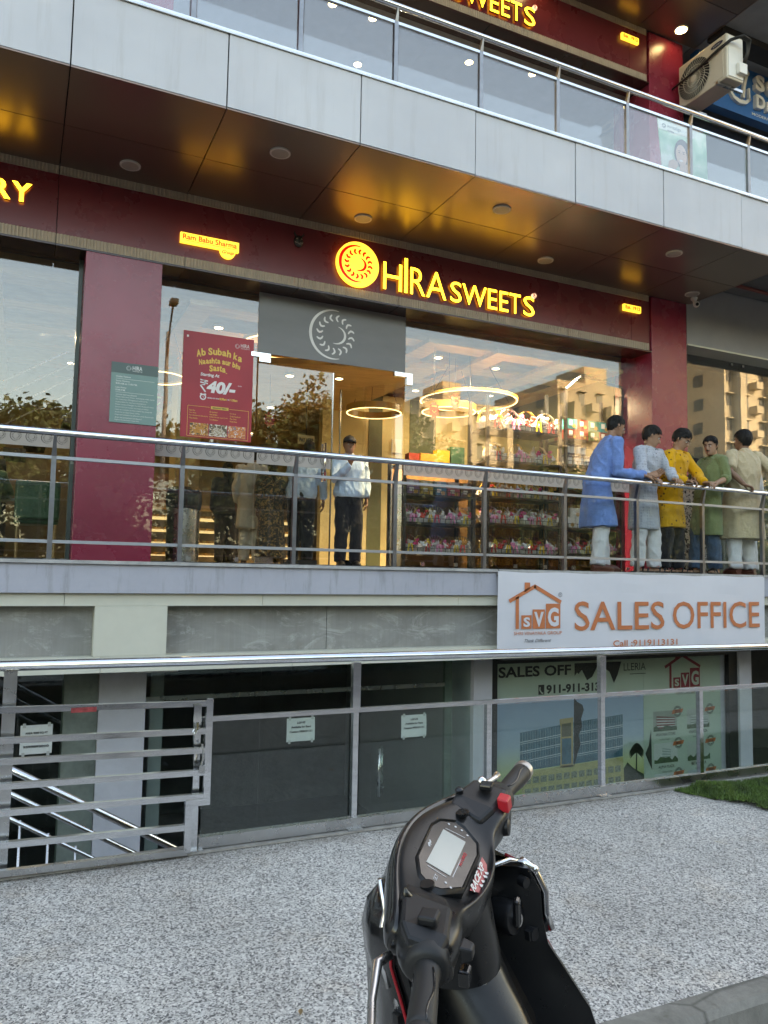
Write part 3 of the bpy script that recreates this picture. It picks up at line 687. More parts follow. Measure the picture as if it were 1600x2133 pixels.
# ------------------------------------------------------------------ steel fence round the sunken court
def fence():
    F = thing('steel_fence', 'stainless steel fence with dark glass panels along the speckled paving', 'fence', (3, 4.3, .05))
    xs = [.927*k for k in range(1, 15)]; top = lambda x: 1.007-.008*x; mid = lambda x: .697-.0025*x
    m = MB(); m.cyl((-3, 4.3, top(-3)), (14, 4.3, top(9)), .026, 18); m.build('top_rail', m_steel, F, smooth=True)
    m = MB(); m.bar((.95, 4.3, mid(1)), (13, 4.3, mid(9)), .032, .025); m.build('middle_rail', m_steel, F)
    m = MB(); m.box(.95, 13, 4.275, 4.325, .02, .078); m.build('bottom_rail', m_steel2, F)
    for x in xs[:14]:
        w_ = .017
        m = MB(); m.box(x-w_, x+w_, 4.285, 4.322, .012, mid(x)+.01)
        if abs(x-1.854) < .1 or abs(x-3.708) < .1 or (x > 4 and int(round(x/.927)) % 2 == 0): m.box(x-.024, x+.024, 4.28, 4.318, mid(x)+.011, top(x)-.02)
        m.build('post', m_steel, F)
        MB().box(x-.045, x+.045, 4.25, 4.345, .0142, .0198).build('foot_plate', m_steel2, F)
        MB().box(x+.035, x+.892, 4.298, 4.308, .08, mid(x)-.02).build('glass_panel', g_fence, F)
    MB().box(-.03, .03, 4.28, 4.32, .012, .99).build('post', m_steel2, F)
    MB().box(-.98, -.94, 4.28, 4.32, .012, .99).build('post', m_steel2, F)
    G = thing('steel_gate', 'stainless steel gate of horizontal bars closing the basement stair', 'gate', (.45, 4.24, .05))
    for z in (.80, .655, .555, .44, .315, .165):
        x1 = .985 if z > .3 else .875
        nm = 'bar'
        MB().bar((-.06, 4.235, z+.012), (x1, 4.235, z-.01), .03, .029).build(nm, m_steel, G)
    m = MB(); m.box(.955, .99, 4.217, 4.252, .285, .815); m.box(.862, .99, 4.216, 4.253, .262, .297); m.box(.862, .897, 4.217, 4.252, .03, .27); m.build('end_frame', m_steel, G)
    MB().bar((-.06, 4.235, .045), (.88, 4.235, .03), .03, .03).build('bottom_bar', m_steel2, G)
    m = MB(); m.box(.885, .925, 4.20, 4.212, .70, .79); m.tube([(.905, 4.205, .70), (.905, 4.20, .66), (.895, 4.20, .64)], .008, 8); m.build('latch', m_chrome, G)
    m = MB(); m.tube([(.94, 4.225, .58), (.945, 4.22, .50), (.935, 4.22, .46)], .006, 8); m.box(.925, .955, 4.212, 4.226, .43, .47); m.build('lock_chain', m_steel2, G)
    MB().box(.28, .40, 4.2165, 4.2175, .782, .806).build('sticker', mat('red sticker', (.30, .05, .05), .4, var=.5, vs=40), G)
fence()
# stair into the basement with its handrail
St = thing('basement_stair', 'grey stair going down behind the gate with three pipe handrail', 'stair', (.6, 5.2, -1.95))
for i in range(12):
    x = -.9+.27*i; z = -.12-.155*i
    if z < -1.9: break
    MB().box(x, x+.28, 4.45, 5.55, z-.18, z).build('step', m_kerb, St)
for k_, (p0, p1) in enumerate((((-.62, .60), (1.75, -.81)), ((-.62, .46), (1.70, -.95)), ((-.62, .315), (1.6, -1.06)))):
    m = MB(); m.cyl((p0[0], 5.6, p0[1]), (p1[0], 5.6, p1[1]), (.024, .017, .015)[k_], 16); m.build('handrail', m_steel, St, smooth=True)
for i in range(9):
    x = .10+.17*i; MB().cyl((x, 5.6, -.09-.595*(x-.0653)), (x, 5.6, -1.95), .009, 8).build('baluster', m_steel2, St, smooth=True)
# ------------------------------------------------------------------ papers and banner
def paper(x0, x1, z0, z1, y, lines, lab):
    p = thing('paper_notice', lab, 'notice', ((x0+x1)/2, y, z0))
    m = MB(); n = 6
    for i in range(n):
        for j in range(4):
            def q(a, b_): return (x0+(x1-x0)*a/n, y-.004-.004*math.sin(a*2.1+b_), z0+(z1-z0)*b_/4)
            m.quad(q(i, j), q(i+1, j), q(i+1, j+1), q(i, j+1))
    m.build('sheet', mat('paper', (.70, .74, .72), .7, var=.04), p, fix=False)
    for cx_ in (x0+.03, x1-.03):
        for cz_ in (z0, z1): MB().box(cx_-.012, cx_+.012, y-.0105, y-.0098, cz_-.018, cz_+.018).build('tape', mat('tape', (.5, .52, .5), .3), p)
    mm = MB()
    for t, zf, wf in lines: text(t, (x0+x1)/2, y-.0115, z0+(z1-z0)*zf, '', None, None, h=.021, wdt=(x1-x0)*wf, bold=.03, center=True, into=mm)
    mm.build('lettering', mat('ink', (.02, .02, .022), .6), p, fix=False)
L3 = lambda n: ((n, .76, .28), ('Available for Rent', .58, .70), ('Contact 9958101151', .38, .80))
paper(2.53, 2.83, -.20, .03, 7.60, L3('LGF-03'), 'white paper notice reading LGF-03 Available for Rent on the pane left of the door handle')
paper(3.815, 4.12, -.25, -.015, 7.60, L3('LGF-03'), 'white paper notice for rent on the pane right of the door handle')
paper(.10, .36, -.13, .12, 7.60, (('AREA 9000 SQ FT', .68, .7), ('CONTACT', .42, .6), ('9599893010', .22, .8)), 'pale contact paper on the glass behind the steel gate')
bn = thing('banner', 'white flex banner reading SALES OFFICE with orange house logo', 'sign', (6.44, 6.76, .68))
m = MB(); nx, nz = 40, 8
def bq(i, j):
    x = 4.475+(8.40-4.475)*i/nx; z0 = .735-.075*i/nx; z1 = 1.548-.012*math.sin(math.pi*i/nx*5)**2
    return (x, 6.755+.006*math.sin(x*3.1+j*.4)+.004*noise.noise(Vector((x*2, j, 0))), z0+(z1-z0)*j/nz)
for i in range(nx):
    for j in range(nz): m.quad(bq(i, j), bq(i+1, j), bq(i+1, j+1), bq(i, j+1))
m.build('sheet', mat('flex sheet', (.69, .69, .735), .38, var=.03, vs=2), bn, fix=False, smooth=True)
MB().box(4.478, 8.397, 6.768, 6.79, .74, .76).build('batten', m_steel2, bn); MB().box(4.478, 8.397, 6.768, 6.79, 1.50, 1.52).build('batten', m_steel2, bn)
m_or = mat('print orange', (.60, .185, .075), .45, var=.03); yb = 6.742; m = MB()
text('SALES', 5.45, yb, .925, '', None, None, h=.315, wdt=1.285, bold=.006, into=m); text('OFFICE', 6.865, yb, .925, '', None, None, h=.315, wdt=1.425, bold=.006, into=m)
text('Call :9119113131', 5.98, yb, .745, '', None, None, h=.068, wdt=.95, bold=.012, into=m)
text('SHRI VINAYAKA GROUP', 4.67, yb, .892, '', None, None, h=.034, wdt=.61, bold=.005, into=m)
def house(m, x0, z0, k, y):
    """house outline logo: roof, chimney, left wall; x0,z0 lower left of wall, k overall scale"""
    P = lambda a, b_: (x0+a*k, z0+b_*k)
    stroke(m, [P(-.08, .285), P(.25, .445)], .04*k, y); stroke(m, [P(.232, .445), P(.58, .275)], .04*k, y)
    m.add([(*P(.11, .38)[:1], y, P(0, .38)[1]), (P(.18, 0)[0], y, P(0, .42)[1]), (P(.18, 0)[0], y, P(0, .48)[1]), (P(.11, 0)[0], y, P(0, .48)[1])], [(0, 1, 2, 3)])
    m.add([(P(0, 0)[0], y, P(0, 0)[1]), (P(.04, 0)[0], y, z0), (P(.04, 0)[0], y, P(0, .34)[1]), (P(0, 0)[0], y, P(0, .32)[1])], [(0, 1, 2, 3)])
    for a, b_, h in ((.07, .20, .14), (.212, .37, .20), (.382, .57, .26)):
        m.add([(P(a, 0)[0], y, z0), (P(b_, 0)[0], y, z0), (P(b_, 0)[0], y, P(0, h)[1]), (P(a, 0)[0], y, P(0, h)[1])], [(0, 1, 2, 3)])
def svg(m, x0, z0, k, y):
    for t, a, b_, h in (('S', .095, .178, .10), ('V', .23, .352, .155), ('G', .405, .548, .20)):
        mm, wd, hh = text_mb(t, h*k, (b_-a)*k, 0, .04); put(mm, x0+a*k, y, z0+.02*k, m)
house(m, 4.69, .955, 1.0, yb); m.build('orange_print', m_or, bn, fix=False)
m = MB(); svg(m, 4.69, .955, 1.0, yb-.003); m.build('white_print', MATS['flex sheet'], bn, fix=False)
m = MB(); text('Think Different', 4.80, yb, .815, '', None, None, h=.034, wdt=.34, shear=.45, into=m); stroke(m, [(5.26+.022*math.cos(a*.3), 1.31+.022*math.sin(a*.3)) for a in range(22)], .004, yb); text('R', 5.26, yb, 1.30, '', None, None, h=.022, center=True, into=m)
m.build('black_print', MATS['ink'], bn, fix=False)
m = MB(); m.tube([(4.49, 6.75, 1.545), (4.47, 6.78, 1.60), (4.40, 6.82, 1.70)], .003, 5); m.tube([(8.39, 6.75, 1.535), (8.41, 6.78, 1.59), (8.46, 6.82, 1.70)], .003, 5); m.build('tie_wire', m_dark, bn)
# ------------------------------------------------------------------ sales office window print (flat print on the glass)
fr = MB()
for a in ((4.935, 5.02, -1.94, .56), (8.70, 8.855, -1.94, .56), (5.022, 8.698, .50, .56)): fr.box(a[0], a[1], 7.57, 7.64, a[2], a[3])
part('window_frame', m_black, fr)
part('shutter_box', mat('shutter tin', (.20, .20, .20), .4, .6, var=.4, vs=20, st=(1, 1, 8)), MB().box(4.94, 8.85, 7.35, 7.56, .562, .66))
part('lower_window_pane', g_print, MB().box(5.022, 8.698, 7.595, 7.603, -1.94, .498))
wp = thing('window_print', 'torn green window print with office block, palm and yearly project photos', 'poster', (6.8, 7.63, -1.2))
def print_mat(nm, stops, z0, z1, var=.06):
    m, nt, o = newmat(nm); q = N(nt); g = q.n('SeparateXYZ'); q.l(q.pos(), g.inputs[0])
    f = q.math('DIVIDE', q.math('SUBTRACT', g.outputs[2], z0), z1-z0, True); c = q.ramp(f, stops)
    c = q.mix(1.0, c, q.ramp(q.noise(q.pos(), 5, 4), [(.3, (1-var,)*3), (.7, (1, 1, 1))]), 'MULTIPLY'); q.bsdf(o, c, .5); return m
yb = 7.628
m_pg = print_mat('print sky', [(0, (.10, .17, .05)), (.16, (.36, .42, .12)), (.33, (.52, .58, .30)), (.55, (.36, .47, .55)), (.9, (.26, .37, .52)), (1, (.45, .50, .42))], -1.2, .15)
m_pw = mat('print pale green', (.40, .50, .40), .5, var=.05)
MB().box(5.03, 7.25, yb, yb+.004, -1.2, .07).build('sky_print', m_pg, wp); MB().box(5.03, 7.25, yb, yb+.004, .071, .485).build('pale_print', m_pw, wp)
MB().box(7.253, 8.60, yb, yb+.004, -1.3, .485).build('pale_print', m_pw, wp)
MB().box(5.03, 7.25, yb, yb+.004, -1.93, -1.201).build('dark_print', mat('print shrub', (.05, .09, .03), .6), wp)
MB().box(8.60, 8.70, yb+.02, yb+.04, -1.93, .49).build('white_jamb', m_col, wp)
m_bl = mat('print blue glass', (.055, .15, .20), .4, var=.35, vs=12, st=(3, 1, 1)); m_ln = mat('print pale line', (.55, .62, .62), .5); y1 = yb-.002; ys2 = yb-.0035
def poly(nm, pts, mt, y=None, parent=None): 
    y = y1 if y is None else y; m = MB(); m.add([(a, y, b_) for a, b_ in pts], [tuple(range(len(pts)))]); return m.build(nm, mt, parent or wp, fix=False)
poly('office_wing', [(5.37, -.75), (5.95, -.73), (5.95, -.26), (5.37, -.31)], m_bl); poly('office_wing', [(6.14, -.73), (6.905, -.70), (6.91, -.19), (6.14, -.24)], m_bl)
tw = poly('office_tower', [(5.945, -.76), (6.14, -.76), (6.14, -.18), (5.94, -.19)], mat('print ochre', (.42, .32, .14), .5)); poly('tower_glass', [(5.97, -.72), (6.11, -.72), (6.11, -.42), (5.97, -.42)], m_bl, ys2, tw); poly('tower_glass', [(5.97, -.40), (6.11, -.40), (6.11, -.24), (5.97, -.25)], mat('print brown glass', (.13, .12, .07), .4), ys2, tw)
m = MB()
for x0, x1, za, zb in ((5.37, 5.95, -.31, -.26), (6.14, 6.91, -.24, -.19)):
    for k_ in range(1, 4):
        d = (.44 if x0 < 6 else .51)*k_/4; stroke(m, [(x0, za-d), (x1, zb-d)], .008, ys2); stroke(m, [(x0, za-d-.022), (x1, zb-d-.022)], .005, ys2)
    n = int((x1-x0)/.035)
    for i in range(n+1): t = i/n; stroke(m, [(x0+(x1-x0)*t, za+(zb-za)*t-.005), (x0+(x1-x0)*t, za+(zb-za)*t-.43)], .0022, ys2)
tag(m.build('mullion_lines', m_ln, wp, fix=False), kind='stuff')
pd = poly('podium', [(5.40, -1.10), (6.93, -1.10), (6.91, -.71), (5.40, -.76)], mat('print podium', (.44, .40, .17), .5, var=.2, vs=20)); m = MB(); random.seed(5)
for r_ in range(2):
    for i in range(13):
        x = 5.44+i*.112; z = -.90-.13*r_+.02*i/13
        m.add([(x, ys2, z), (x+.085, ys2, z), (x+.085, ys2, z+.075), (x, ys2, z+.075)], [(0, 1, 2, 3)])
tag(m.build('podium_windows', mat('print shop glass', (.22, .24, .17), .4, var=.8, vs=45), pd, fix=False), kind='stuff')
m = MB()
for i in range(90):
    x = 5.15+random.random()*2.0; z = -1.14+random.random()*.10; m.add([(x, ys2-.001, z), (x+.012, ys2-.001, z), (x+.008, ys2-.001, z+.05), (x+.003, ys2-.001, z+.05)], [(0, 1, 2, 3)])
tag(m.build('crowd_print', mat('print crowd', (.55, .50, .22), .5, var=.7, vs=60), wp, fix=False), kind='stuff')
m_palm = mat('print palm', (.02, .035, .015), .6); m = MB(); stroke(m, [(7.12, -1.1), (7.13, -.66)], [.03, .018], y1)
for a in range(-40, 225, 14): c, s_ = math.cos(rad(a)), math.sin(rad(a)); stroke(m, [(7.13, -.66), (7.13+.07*c, -.66+.08*s_+.02), (7.13+.125*c, -.66+.09*s_-.03)], [.02, .035, .004], y1)
m.build('palm', m_palm, wp, fix=False); poly('shrub_mass', [(6.93, -1.12), (7.25, -1.12), (7.25, -.95), (7.08, -.86), (6.98, -.78), (6.92, -.85)], m_palm)
m_tear = mat('torn hole', (.018, .022, .02), .35)
poly('torn_strip', [(6.15, .06), (6.20, .0), (6.28, -.04), (6.30, -.10), (6.26, -.2), (6.27, -.3), (6.22, -.4), (6.25, -.5), (6.20, -.62), (6.15, -.76)], m_tear, ys2-.001)
poly('torn_strip', [(7.37, -.41), (7.345, -.5), (7.33, -.6), (7.27, -.70), (7.32, -.80), (7.38, -.90)], m_tear, ys2-.001)
poly('torn_flap', [(6.16, .46), (6.16, .31), (6.20, .35), (6.22, .33), (6.27, .38), (6.35, .25), (6.43, .29), (6.5, .40), (6.52, .46)], m_tear, ys2-.001)
poly('torn_flap', [(6.58, .46), (6.63, .38), (6.70, .34), (6.77, .20), (6.83, .30), (6.89, .46)], m_tear, ys2-.001)
m_ink2 = mat('print black', (.018, .017, .016), .5); m = MB()
text('SALES OFF', 5.07, y1, .325, '', None, None, h=.125, wdt=1.04, bold=.03, into=m); text('911-911-3131', 5.745, y1, .115, '', None, None, h=.105, wdt=.86, bold=.04, into=m); text('LLERIA', 6.93, y1, .345, '', None, None, h=.09, wdt=.36, into=m); stroke(m, [(7.03, .30), (7.29, .30)], .008, y1)
for t, x, z, wd in (('VINAYAKA STORE', 7.45, -.50, .33), ('VINAYAKA PLAZA', 8.02, -.50, .33), ('ALPHA PLAZA', 7.49, -.905, .27), ('BETA PLAZA', 8.06, -.905, .26)):
    text(t, x, y1, z, '', None, None, h=.035, wdt=wd, bold=.015, into=m); text('Greater Noida', x+.07, y1, z-.055, '', None, None, h=.02, wdt=.16, into=m)
text('Think Different', 7.82, y1, .005, '', None, None, h=.04, wdt=.32, shear=.45, into=m)
m.add([(5.63, y1, .11), (5.715, y1, .11), (5.715, y1, .225), (5.63, y1, .225)], [(0, 1, 2, 3)]); m.build('black_lettering', m_ink2, wp, fix=False)
m = MB(); stroke(m, [(5.655, .20), (5.65, .165), (5.675, .13), (5.70, .125)], .016, ys2); svg(m, 7.69, .095, .94, ys2-.001); m.build('white_marks', m_pw, wp, fix=False)
m = MB(); house(m, 7.69, .095, .94, ys2); m.build('red_house_logo', mat('print crimson', (.24, .02, .03), .5), wp, fix=False)
for i, (x, z) in enumerate(((7.41, -.44), (7.985, -.44), (7.42, -.84), (7.99, -.85), (7.42, -1.22), (7.99, -1.22))):
    c = [((.10, .16, .10), (.20, .06, .05), (.35, .40, .34)), ((.08, .10, .08), (.25, .30, .26), (.5, .55, .5)), ((.10, .12, .10), (.3, .38, .34), (.6, .66, .6)), ((.06, .12, .06), (.25, .33, .25), (.5, .58, .5)), ((.10, .2, .10), (.3, .4, .34), (.6, .66, .62)), ((.1, .2, .22), (.25, .4, .45), (.5, .6, .6))][i]
    h = .25
    ph = poly('project_photo', [(x, z), (x+.40, z), (x+.40, z+h), (x, z+h)], mat('project sky %d' % i, tuple(.8*v for v in c[2]), .5, var=.1))
    rr_ = random.Random(i*7+1); bx0, bx1 = x+.04+.1*rr_.random(), x+.28+.1*rr_.random(); bz = z+.14+.07*rr_.random()
    poly('printed_building', [(bx0, z+.03), (bx1, z+.03), (bx1, bz-.03), (bx0, bz)], mat('project wall %d' % i, c[1], .5, var=.15, vs=20), ys2, ph)
    m = MB()
    for k_ in range(4): stroke(m, [(bx0+.005, z+.06+.035*k_), (bx1-.005, z+.055+.03*k_)], .012, ys2-.0004)
    m.build('printed_floors', mat('project pale', (.50, .55, .50), .5), ph, fix=False)
    fz = [(x, z), (x+.40, z)]+[(x+.40-.05*k_, z+.03+.05*rr_.random()) for k_ in range(9)]; poly('printed_trees', fz, mat('project green', (.04, .09, .035), .6, var=.5, vs=30), ys2-.0008, ph)
    m = MB(); cx_, cz_ = x+.41, z+.235; m.add([(cx_+.072*math.cos(a*math.pi/14), ys2-.001, cz_+.072*math.sin(a*math.pi/14)) for a in range(28)], [tuple(range(28))]); bd = m.build('badge', m_pw, ph, fix=False)
    m = MB(); stroke(m, [(cx_+.066*math.cos(a*.3), cz_+.066*math.sin(a*.3)) for a in range(22)], .008, ys2-.002); stroke(m, [(cx_+.05*math.cos(a*.3), cz_+.05*math.sin(a*.3)) for a in range(22)], .01, ys2-.002); m.build('badge_ring', m_ink2, ph, fix=False)
    rb_ = poly('ribbon', [(cx_-.10, cz_-.03), (cx_+.08, cz_-.015), (cx_+.10, cz_+.03), (cx_-.08, cz_+.02)], mat('print rust', (.50, .13, .04), .5), ys2-.003, ph)
    m = MB(); text(str(2015+i), cx_, ys2-.005, cz_-.018, '', None, None, h=.034, wdt=.10, bold=.03, center=True, into=m); m.build('year', m_ink2, ph, fix=False)
# ------------------------------------------------------------------ neighbouring shop to the right
part('neighbour_fascia', m_grey, MB().box(9.11, 21, 8.60, 8.9, 5.09, 6.04))
part('fascia_drip', m_cream, MB().box(9.11, 21, 8.58, 8.95, 5.065, 5.089))
g_right = glass('mirror glass', (.72, .75, .73), .15, 0, .03)
for a, b_ in ((9.112, 10.61), (10.615, 12.1), (12.105, 13.6), (13.605, 15.5), (15.505, 21)):
    part('neighbour_pane', g_right, MB().box(a, b_, 8.93, 8.94, 1.57, 5.064)); part('patch_clip', m_steel, MB().box(b_-.20, b_-.15, 8.915, 8.929, 5.0, 5.04)); part('patch_clip', m_steel, MB().box(b_+.06, b_+.11, 8.915, 8.929, 5.0, 5.04))
part('neighbour_wall', mat('neighbour wall', (.32, .34, .32), .7), MB().box(9.11, 21, 9.6, 9.7, 1.55, 5.1))
part('neighbour_base', m_dark, MB().box(9.11, 21, 8.90, 9.0, 1.561, 1.60))
m = MB(); m.cyl((9.2, 8.1, 5.93), (20, 8.1, 5.80), .03, 10); part('red_pipe', mat('red pipe', (.16, .02, .018), .4), m)
m = MB(); m.cyl((9.2, 7.6, 5.98), (20, 7.6, 5.98), .045, 10); m.cyl((9.2, 7.45, 5.99), (20, 7.45, 5.99), .02, 8); part('conduit', mat('conduit', (.10, .09, .085), .5), m)
part('soffit_edge_trim', m_soffit, MB().box(9.152, 9.175, 6.85, 8.6, 5.715, 6.04)); part('soffit_edge_trim', m_soffit, MB().box(9.332, 9.35, 6.85, 8.6, 9.915, 10.0))
part('upper_right_ceiling', mat('upper grey ceiling', (.27, .28, .29), .8, var=.1), MB().box(9.36, 21, 6.85, 9.3, 9.97, 9.99))
part('cable_tray', m_dark, MB().box(9.36, 20, 8.05, 8.35, 9.86, 9.968))
part('upper_neighbour_pane', g_shop, MB().box(9.2, 20, 8.93, 8.94, 6.33, 9.05)); part('upper_neighbour_wall', m_dark, MB().box(9.22, 21, 10.0, 10.1, 6.33, 9.7))
bs_ = thing('blue_sign', 'blue shop sign with raised white letters behind the air conditioner', 'sign', (11, 8.7, 9.15))
MB().box(9.45, 13.5, 8.62, 8.78, 9.13, 9.965).build('board', mat('blue board', (.02, .14, .40), .4, var=.08), bs_)
for ch, a, b_, z0, z1 in (('S', 10.68, 10.90, 9.60, 9.88), ('O', 10.94, 11.2, 9.60, 9.88), ('D', 10.69, 10.90, 9.30, 9.53), ('r', 10.94, 11.06, 9.30, 9.47)): letter(ch, a, b_, z0, z1, bs_, .04, mat('letter white', (.72, .70, .68), .4), 8.62, .07)
text('MODERN DENTAL', 10.65, 8.612, 9.19, 'lettering', m_white, bs_, h=.05, wdt=.85, bold=.01)
m = MB(); stroke(m, [(10.10, 9.45), (10.2, 9.35), (10.32, 9.31), (10.47, 9.33), (10.58, 9.42)], [.03, .06, .07, .06, .03], 8.62, .05); stroke(m, [(10.42, 9.40), (10.44, 9.6), (10.50, 9.82)], [.05, .05, .06], 8.62, .05); stroke(m, [(10.5+.045*math.cos(a*.35), 9.85+.045*math.sin(a*.35)) for a in range(19)], .03, 8.62, .05); stroke(m, [(10.56, 9.38), (10.55, 9.6)], .03, 8.62, .05)
m.build('emblem', MATS['letter white'], bs_)
# outdoor AC unit
ac = thing('air_conditioner', 'cream outdoor air conditioner unit on brackets above the upper balcony', 'air conditioner', (9.1, 8.0, 8.75))
m_ac = mat('ac casing', (.60, .545, .45), .45, var=.06, vs=3, dirt=.15, dirtc=(.3, .25, .2)); X0, X1, Y0, Y1, Z0, Z1 = 8.90, 9.24, 7.60, 8.50, 8.72, 9.40
MB().box(X0, X1, Y0, Y1, Z0, Z1).build('casing', m_ac, ac, bevel=.02)
MB().box(X0+.03, X1-.02, Y0-.012, Y0+.01, Z0+.03, Z1-.03).build('end_cover', mat('ac white', (.72, .71, .67), .4, var=.05), ac, bevel=.006)
m = MB(); cyc, czc, rr = 8.19, 9.04, .265
m.add([(X0-.004, cyc+.30*math.cos(a*math.pi/16), czc+.30*math.sin(a*math.pi/16)) for a in range(32)], [tuple(range(32))]); m.build('fan_opening', m_dark, ac, fix=False)
for k_ in range(36):
    a = 2*math.pi*k_/36; pts = [(X0-.010, cyc+r_*math.cos(a+r_*2.2), czc+r_*math.sin(a+r_*2.2)) for r_ in (.05, .13, .21, .30)]; MB().tube(pts, .0035, 4).build('grille_wire', m_ac, ac)
for r_ in (.12, .2, .3): MB().tube([(X0-.012, cyc+r_*math.cos(a*.2618), czc+r_*math.sin(a*.2618)) for a in range(24)], .004, 5, closed=True).build('grille_ring', m_ac, ac)
MB().tube([(X0-.02, cyc, czc), (X0-.004, cyc, czc)], .05, 16).build('hub', m_ac, ac)
m = MB(); m.box(X0-.006, X0, 7.66, 7.86, 8.76, 9.36); m.build('service_panel', m_ac, ac, bevel=.004)
m = MB(); m.add([(X0-.012, 7.76+.11*math.cos(a*math.pi/12), 9.30+.035*math.sin(a*math.pi/12)) for a in range(24)], [tuple(range(24))]); m.build('badge', mat('navy badge', (.015, .02, .06), .3), ac, fix=False)
m = MB(); text('Carrier', 0, 0, 0, '', None, None, h=.028, wdt=.13, shear=.4, into=m)
for p in m.v: p.y, p.x = 7.825-p.x, X0-.014; p.z += 9.287
m.build('badge_lettering', m_white, ac, fix=False)
MB().box(X0+.17, X1-.01, Y0-.08, Y0-.014, 8.80, 8.96).build('valve_cover', MATS['ac white'], ac, bevel=.008)
m = MB()
for d in (0, .022, .045): m.tube([(9.17+d*.5, Y0-.06, 8.97), (9.20+d*.5, Y0-.10, 9.12), (9.17+d*.3, Y0-.13-d, 9.26), (9.06, Y0-.12-d, 9.30), (8.92, Y0-.06, 9.24+d*.4), (8.86, 7.72, 9.18+d*.3), (8.86, 8.0, 9.14+d*.2), (8.86, 8.25, 9.12), (8.87, 8.6, 9.10)], .016, 8)
m.build('pipes', m_rubber, ac, smooth=True)
for y in (7.72, 8.38): MB().box(X0-.05, X1+.12, y, y+.04, Z0-.042, Z0-.002).build('bracket', m_steel2, ac)
# standing poster behind the balustrade
iv = thing('standing_poster', 'pale green dental aligner poster of a smiling woman behind the balustrade', 'poster', (7.8, 7.4, 6.33))
def blur_mat():
    mm, nt, oo = newmat('poster blur'); q = N(nt); q.bsdf(oo, q.ramp(q.noise(q.pos(), 3.2, 2, .4), [(.36, (.62, .70, .64)), (.5, (.30, .50, .38)), (.62, (.16, .38, .25))], 'EASE'), .45); return mm
fl = [(7.50, 6.34), (8.28, 6.34), (8.24, 7.60), (7.36, 7.58)]
MB().prism(fl, 7.40, 7.408).build('sheet', blur_mat(), iv); yb = 7.396
poly('top_fade', [(7.375, 7.43), (8.0, 7.44), (8.1, 7.60), (7.36, 7.575)], mat('poster pale', (.62, .68, .66), .5), yb, iv)
m = MB(); text('invisalign', 7.53, yb-.002, 7.465, '', None, None, h=.06, wdt=.24, into=m); text('PROVIDER', 7.53, yb-.002, 7.43, '', None, None, h=.018, wdt=.12, bold=.02, into=m)
for a in range(8): c, s_ = math.cos(a*math.pi/4), math.sin(a*math.pi/4); stroke(m, [(7.47+.015*c, 7.49+.015*s_), (7.47+.035*c, 7.49+.035*s_)], .012, yb-.002)
m.build('lettering', mat('poster slate', (.10, .13, .16), .5), iv, fix=False)
def el(cx_, cz_, rx, rz, n=20, rot=0): return [(cx_+rx*math.cos(a*2*math.pi/n)*math.cos(rot)-rz*math.sin(a*2*math.pi/n)*math.sin(rot), cz_+rx*math.cos(a*2*math.pi/n)*math.sin(rot)+rz*math.sin(a*2*math.pi/n)*math.cos(rot)) for a in range(n)]
skin_p = mat('print skin', (.52, .34, .27), .5, var=.12, vs=9)
poly('printed_hair', el(7.80, 7.17, .15, .21), mat('print hair', (.035, .03, .032), .5), yb-.001, iv)
poly('printed_blouse', [(7.56, 6.35), (8.26, 6.35), (8.18, 6.70), (8.0, 6.86), (7.80, 6.84), (7.64, 6.80)], mat('print blouse', (.62, .46, .42), .5, var=.1), yb-.0015, iv)
poly('printed_neck', [(7.74, 6.80), (7.90, 6.84), (7.92, 7.06), (7.75, 7.02)], skin_p, yb-.002, iv)
poly('printed_face', el(7.775, 7.15, .098, .145, 24, .12), skin_p, yb-.003, iv)
poly('printed_mouth', el(7.77, 7.075, .035, .016, 14, .1), mat('print teeth', (.75, .70, .68), .4), yb-.004, iv)
for x in (7.735, 7.815): poly('printed_eye', el(x, 7.18, .016, .008, 12), MATS['print hair'], yb-.004, iv); poly('printed_brow', el(x, 7.205, .026, .005, 12, .1), MATS['print hair'], yb-.004, iv)
poly('printed_hand', [(7.56, 6.70), (7.64, 6.72), (7.66, 6.92), (7.72, 7.0), (7.70, 7.05), (7.62, 7.06), (7.55, 7.02), (7.53, 6.90)], skin_p, yb-.004, iv)
m = MB(); m.cyl((7.35, 7.40, 7.595), (8.26, 7.40, 7.612), .008, 8); m.cyl((7.45, 7.40, 6.345), (8.30, 7.40, 6.345), .03, 10); m.cyl((7.8, 7.42, 6.35), (7.8, 7.42, 7.6), .01, 8); m.build('stand', m_steel2, iv)
# ------------------------------------------------------------------ turf mat, leaves
tm = thing('turf_mat', 'green artificial turf mat with a folded corner by the fence', 'mat', (5.2, 4.0, 0))
edge = [(4.28, 4.22), (4.36, 3.98), (4.46, 3.80), (4.50, 3.62), (4.60, 3.40), (5.1, 3.05), (7.5, 3.0), (7.5, 4.23)]
def inside(x, y, P):
    c = False
    for i in range(len(P)):
        (x1, y1_), (x2, y2_) = P[i-1], P[i]
        if (y1_ > y) != (y2_ > y) and x < (x2-x1)*(y-y1_)/(y2_-y1_)+x1: c = not c
    return c
hump = lambda x, y: .012+.05*math.exp(-((x-4.62)**2+(y-4.05)**2)/.02)+.03*math.exp(-((x-4.50)/.06)**2)*(1 if y > 3.7 else .4)
m = MB(); n = 0; st_ = .06
for i in range(56):
    for j in range(24):
        x, y = 4.26+i*st_, 2.98+j*st_*.89
        if all(inside(x+a*st_, y+b_*st_*.89, edge) for a, b_ in ((.02, .02), (.98, .02), (.98, .98), (.02, .98))):
            m.quad(*[(x+a*st_, y+b_*st_*.89, hump(x+a*st_, y+b_*st_*.89)-.004) for a, b_ in ((0, 0), (1, 0), (1, 1), (0, 1))])
m.build('backing', mat('turf backing', (.02, .045, .012), .9), tm, fix=False)
m = MB(); random.seed(2)
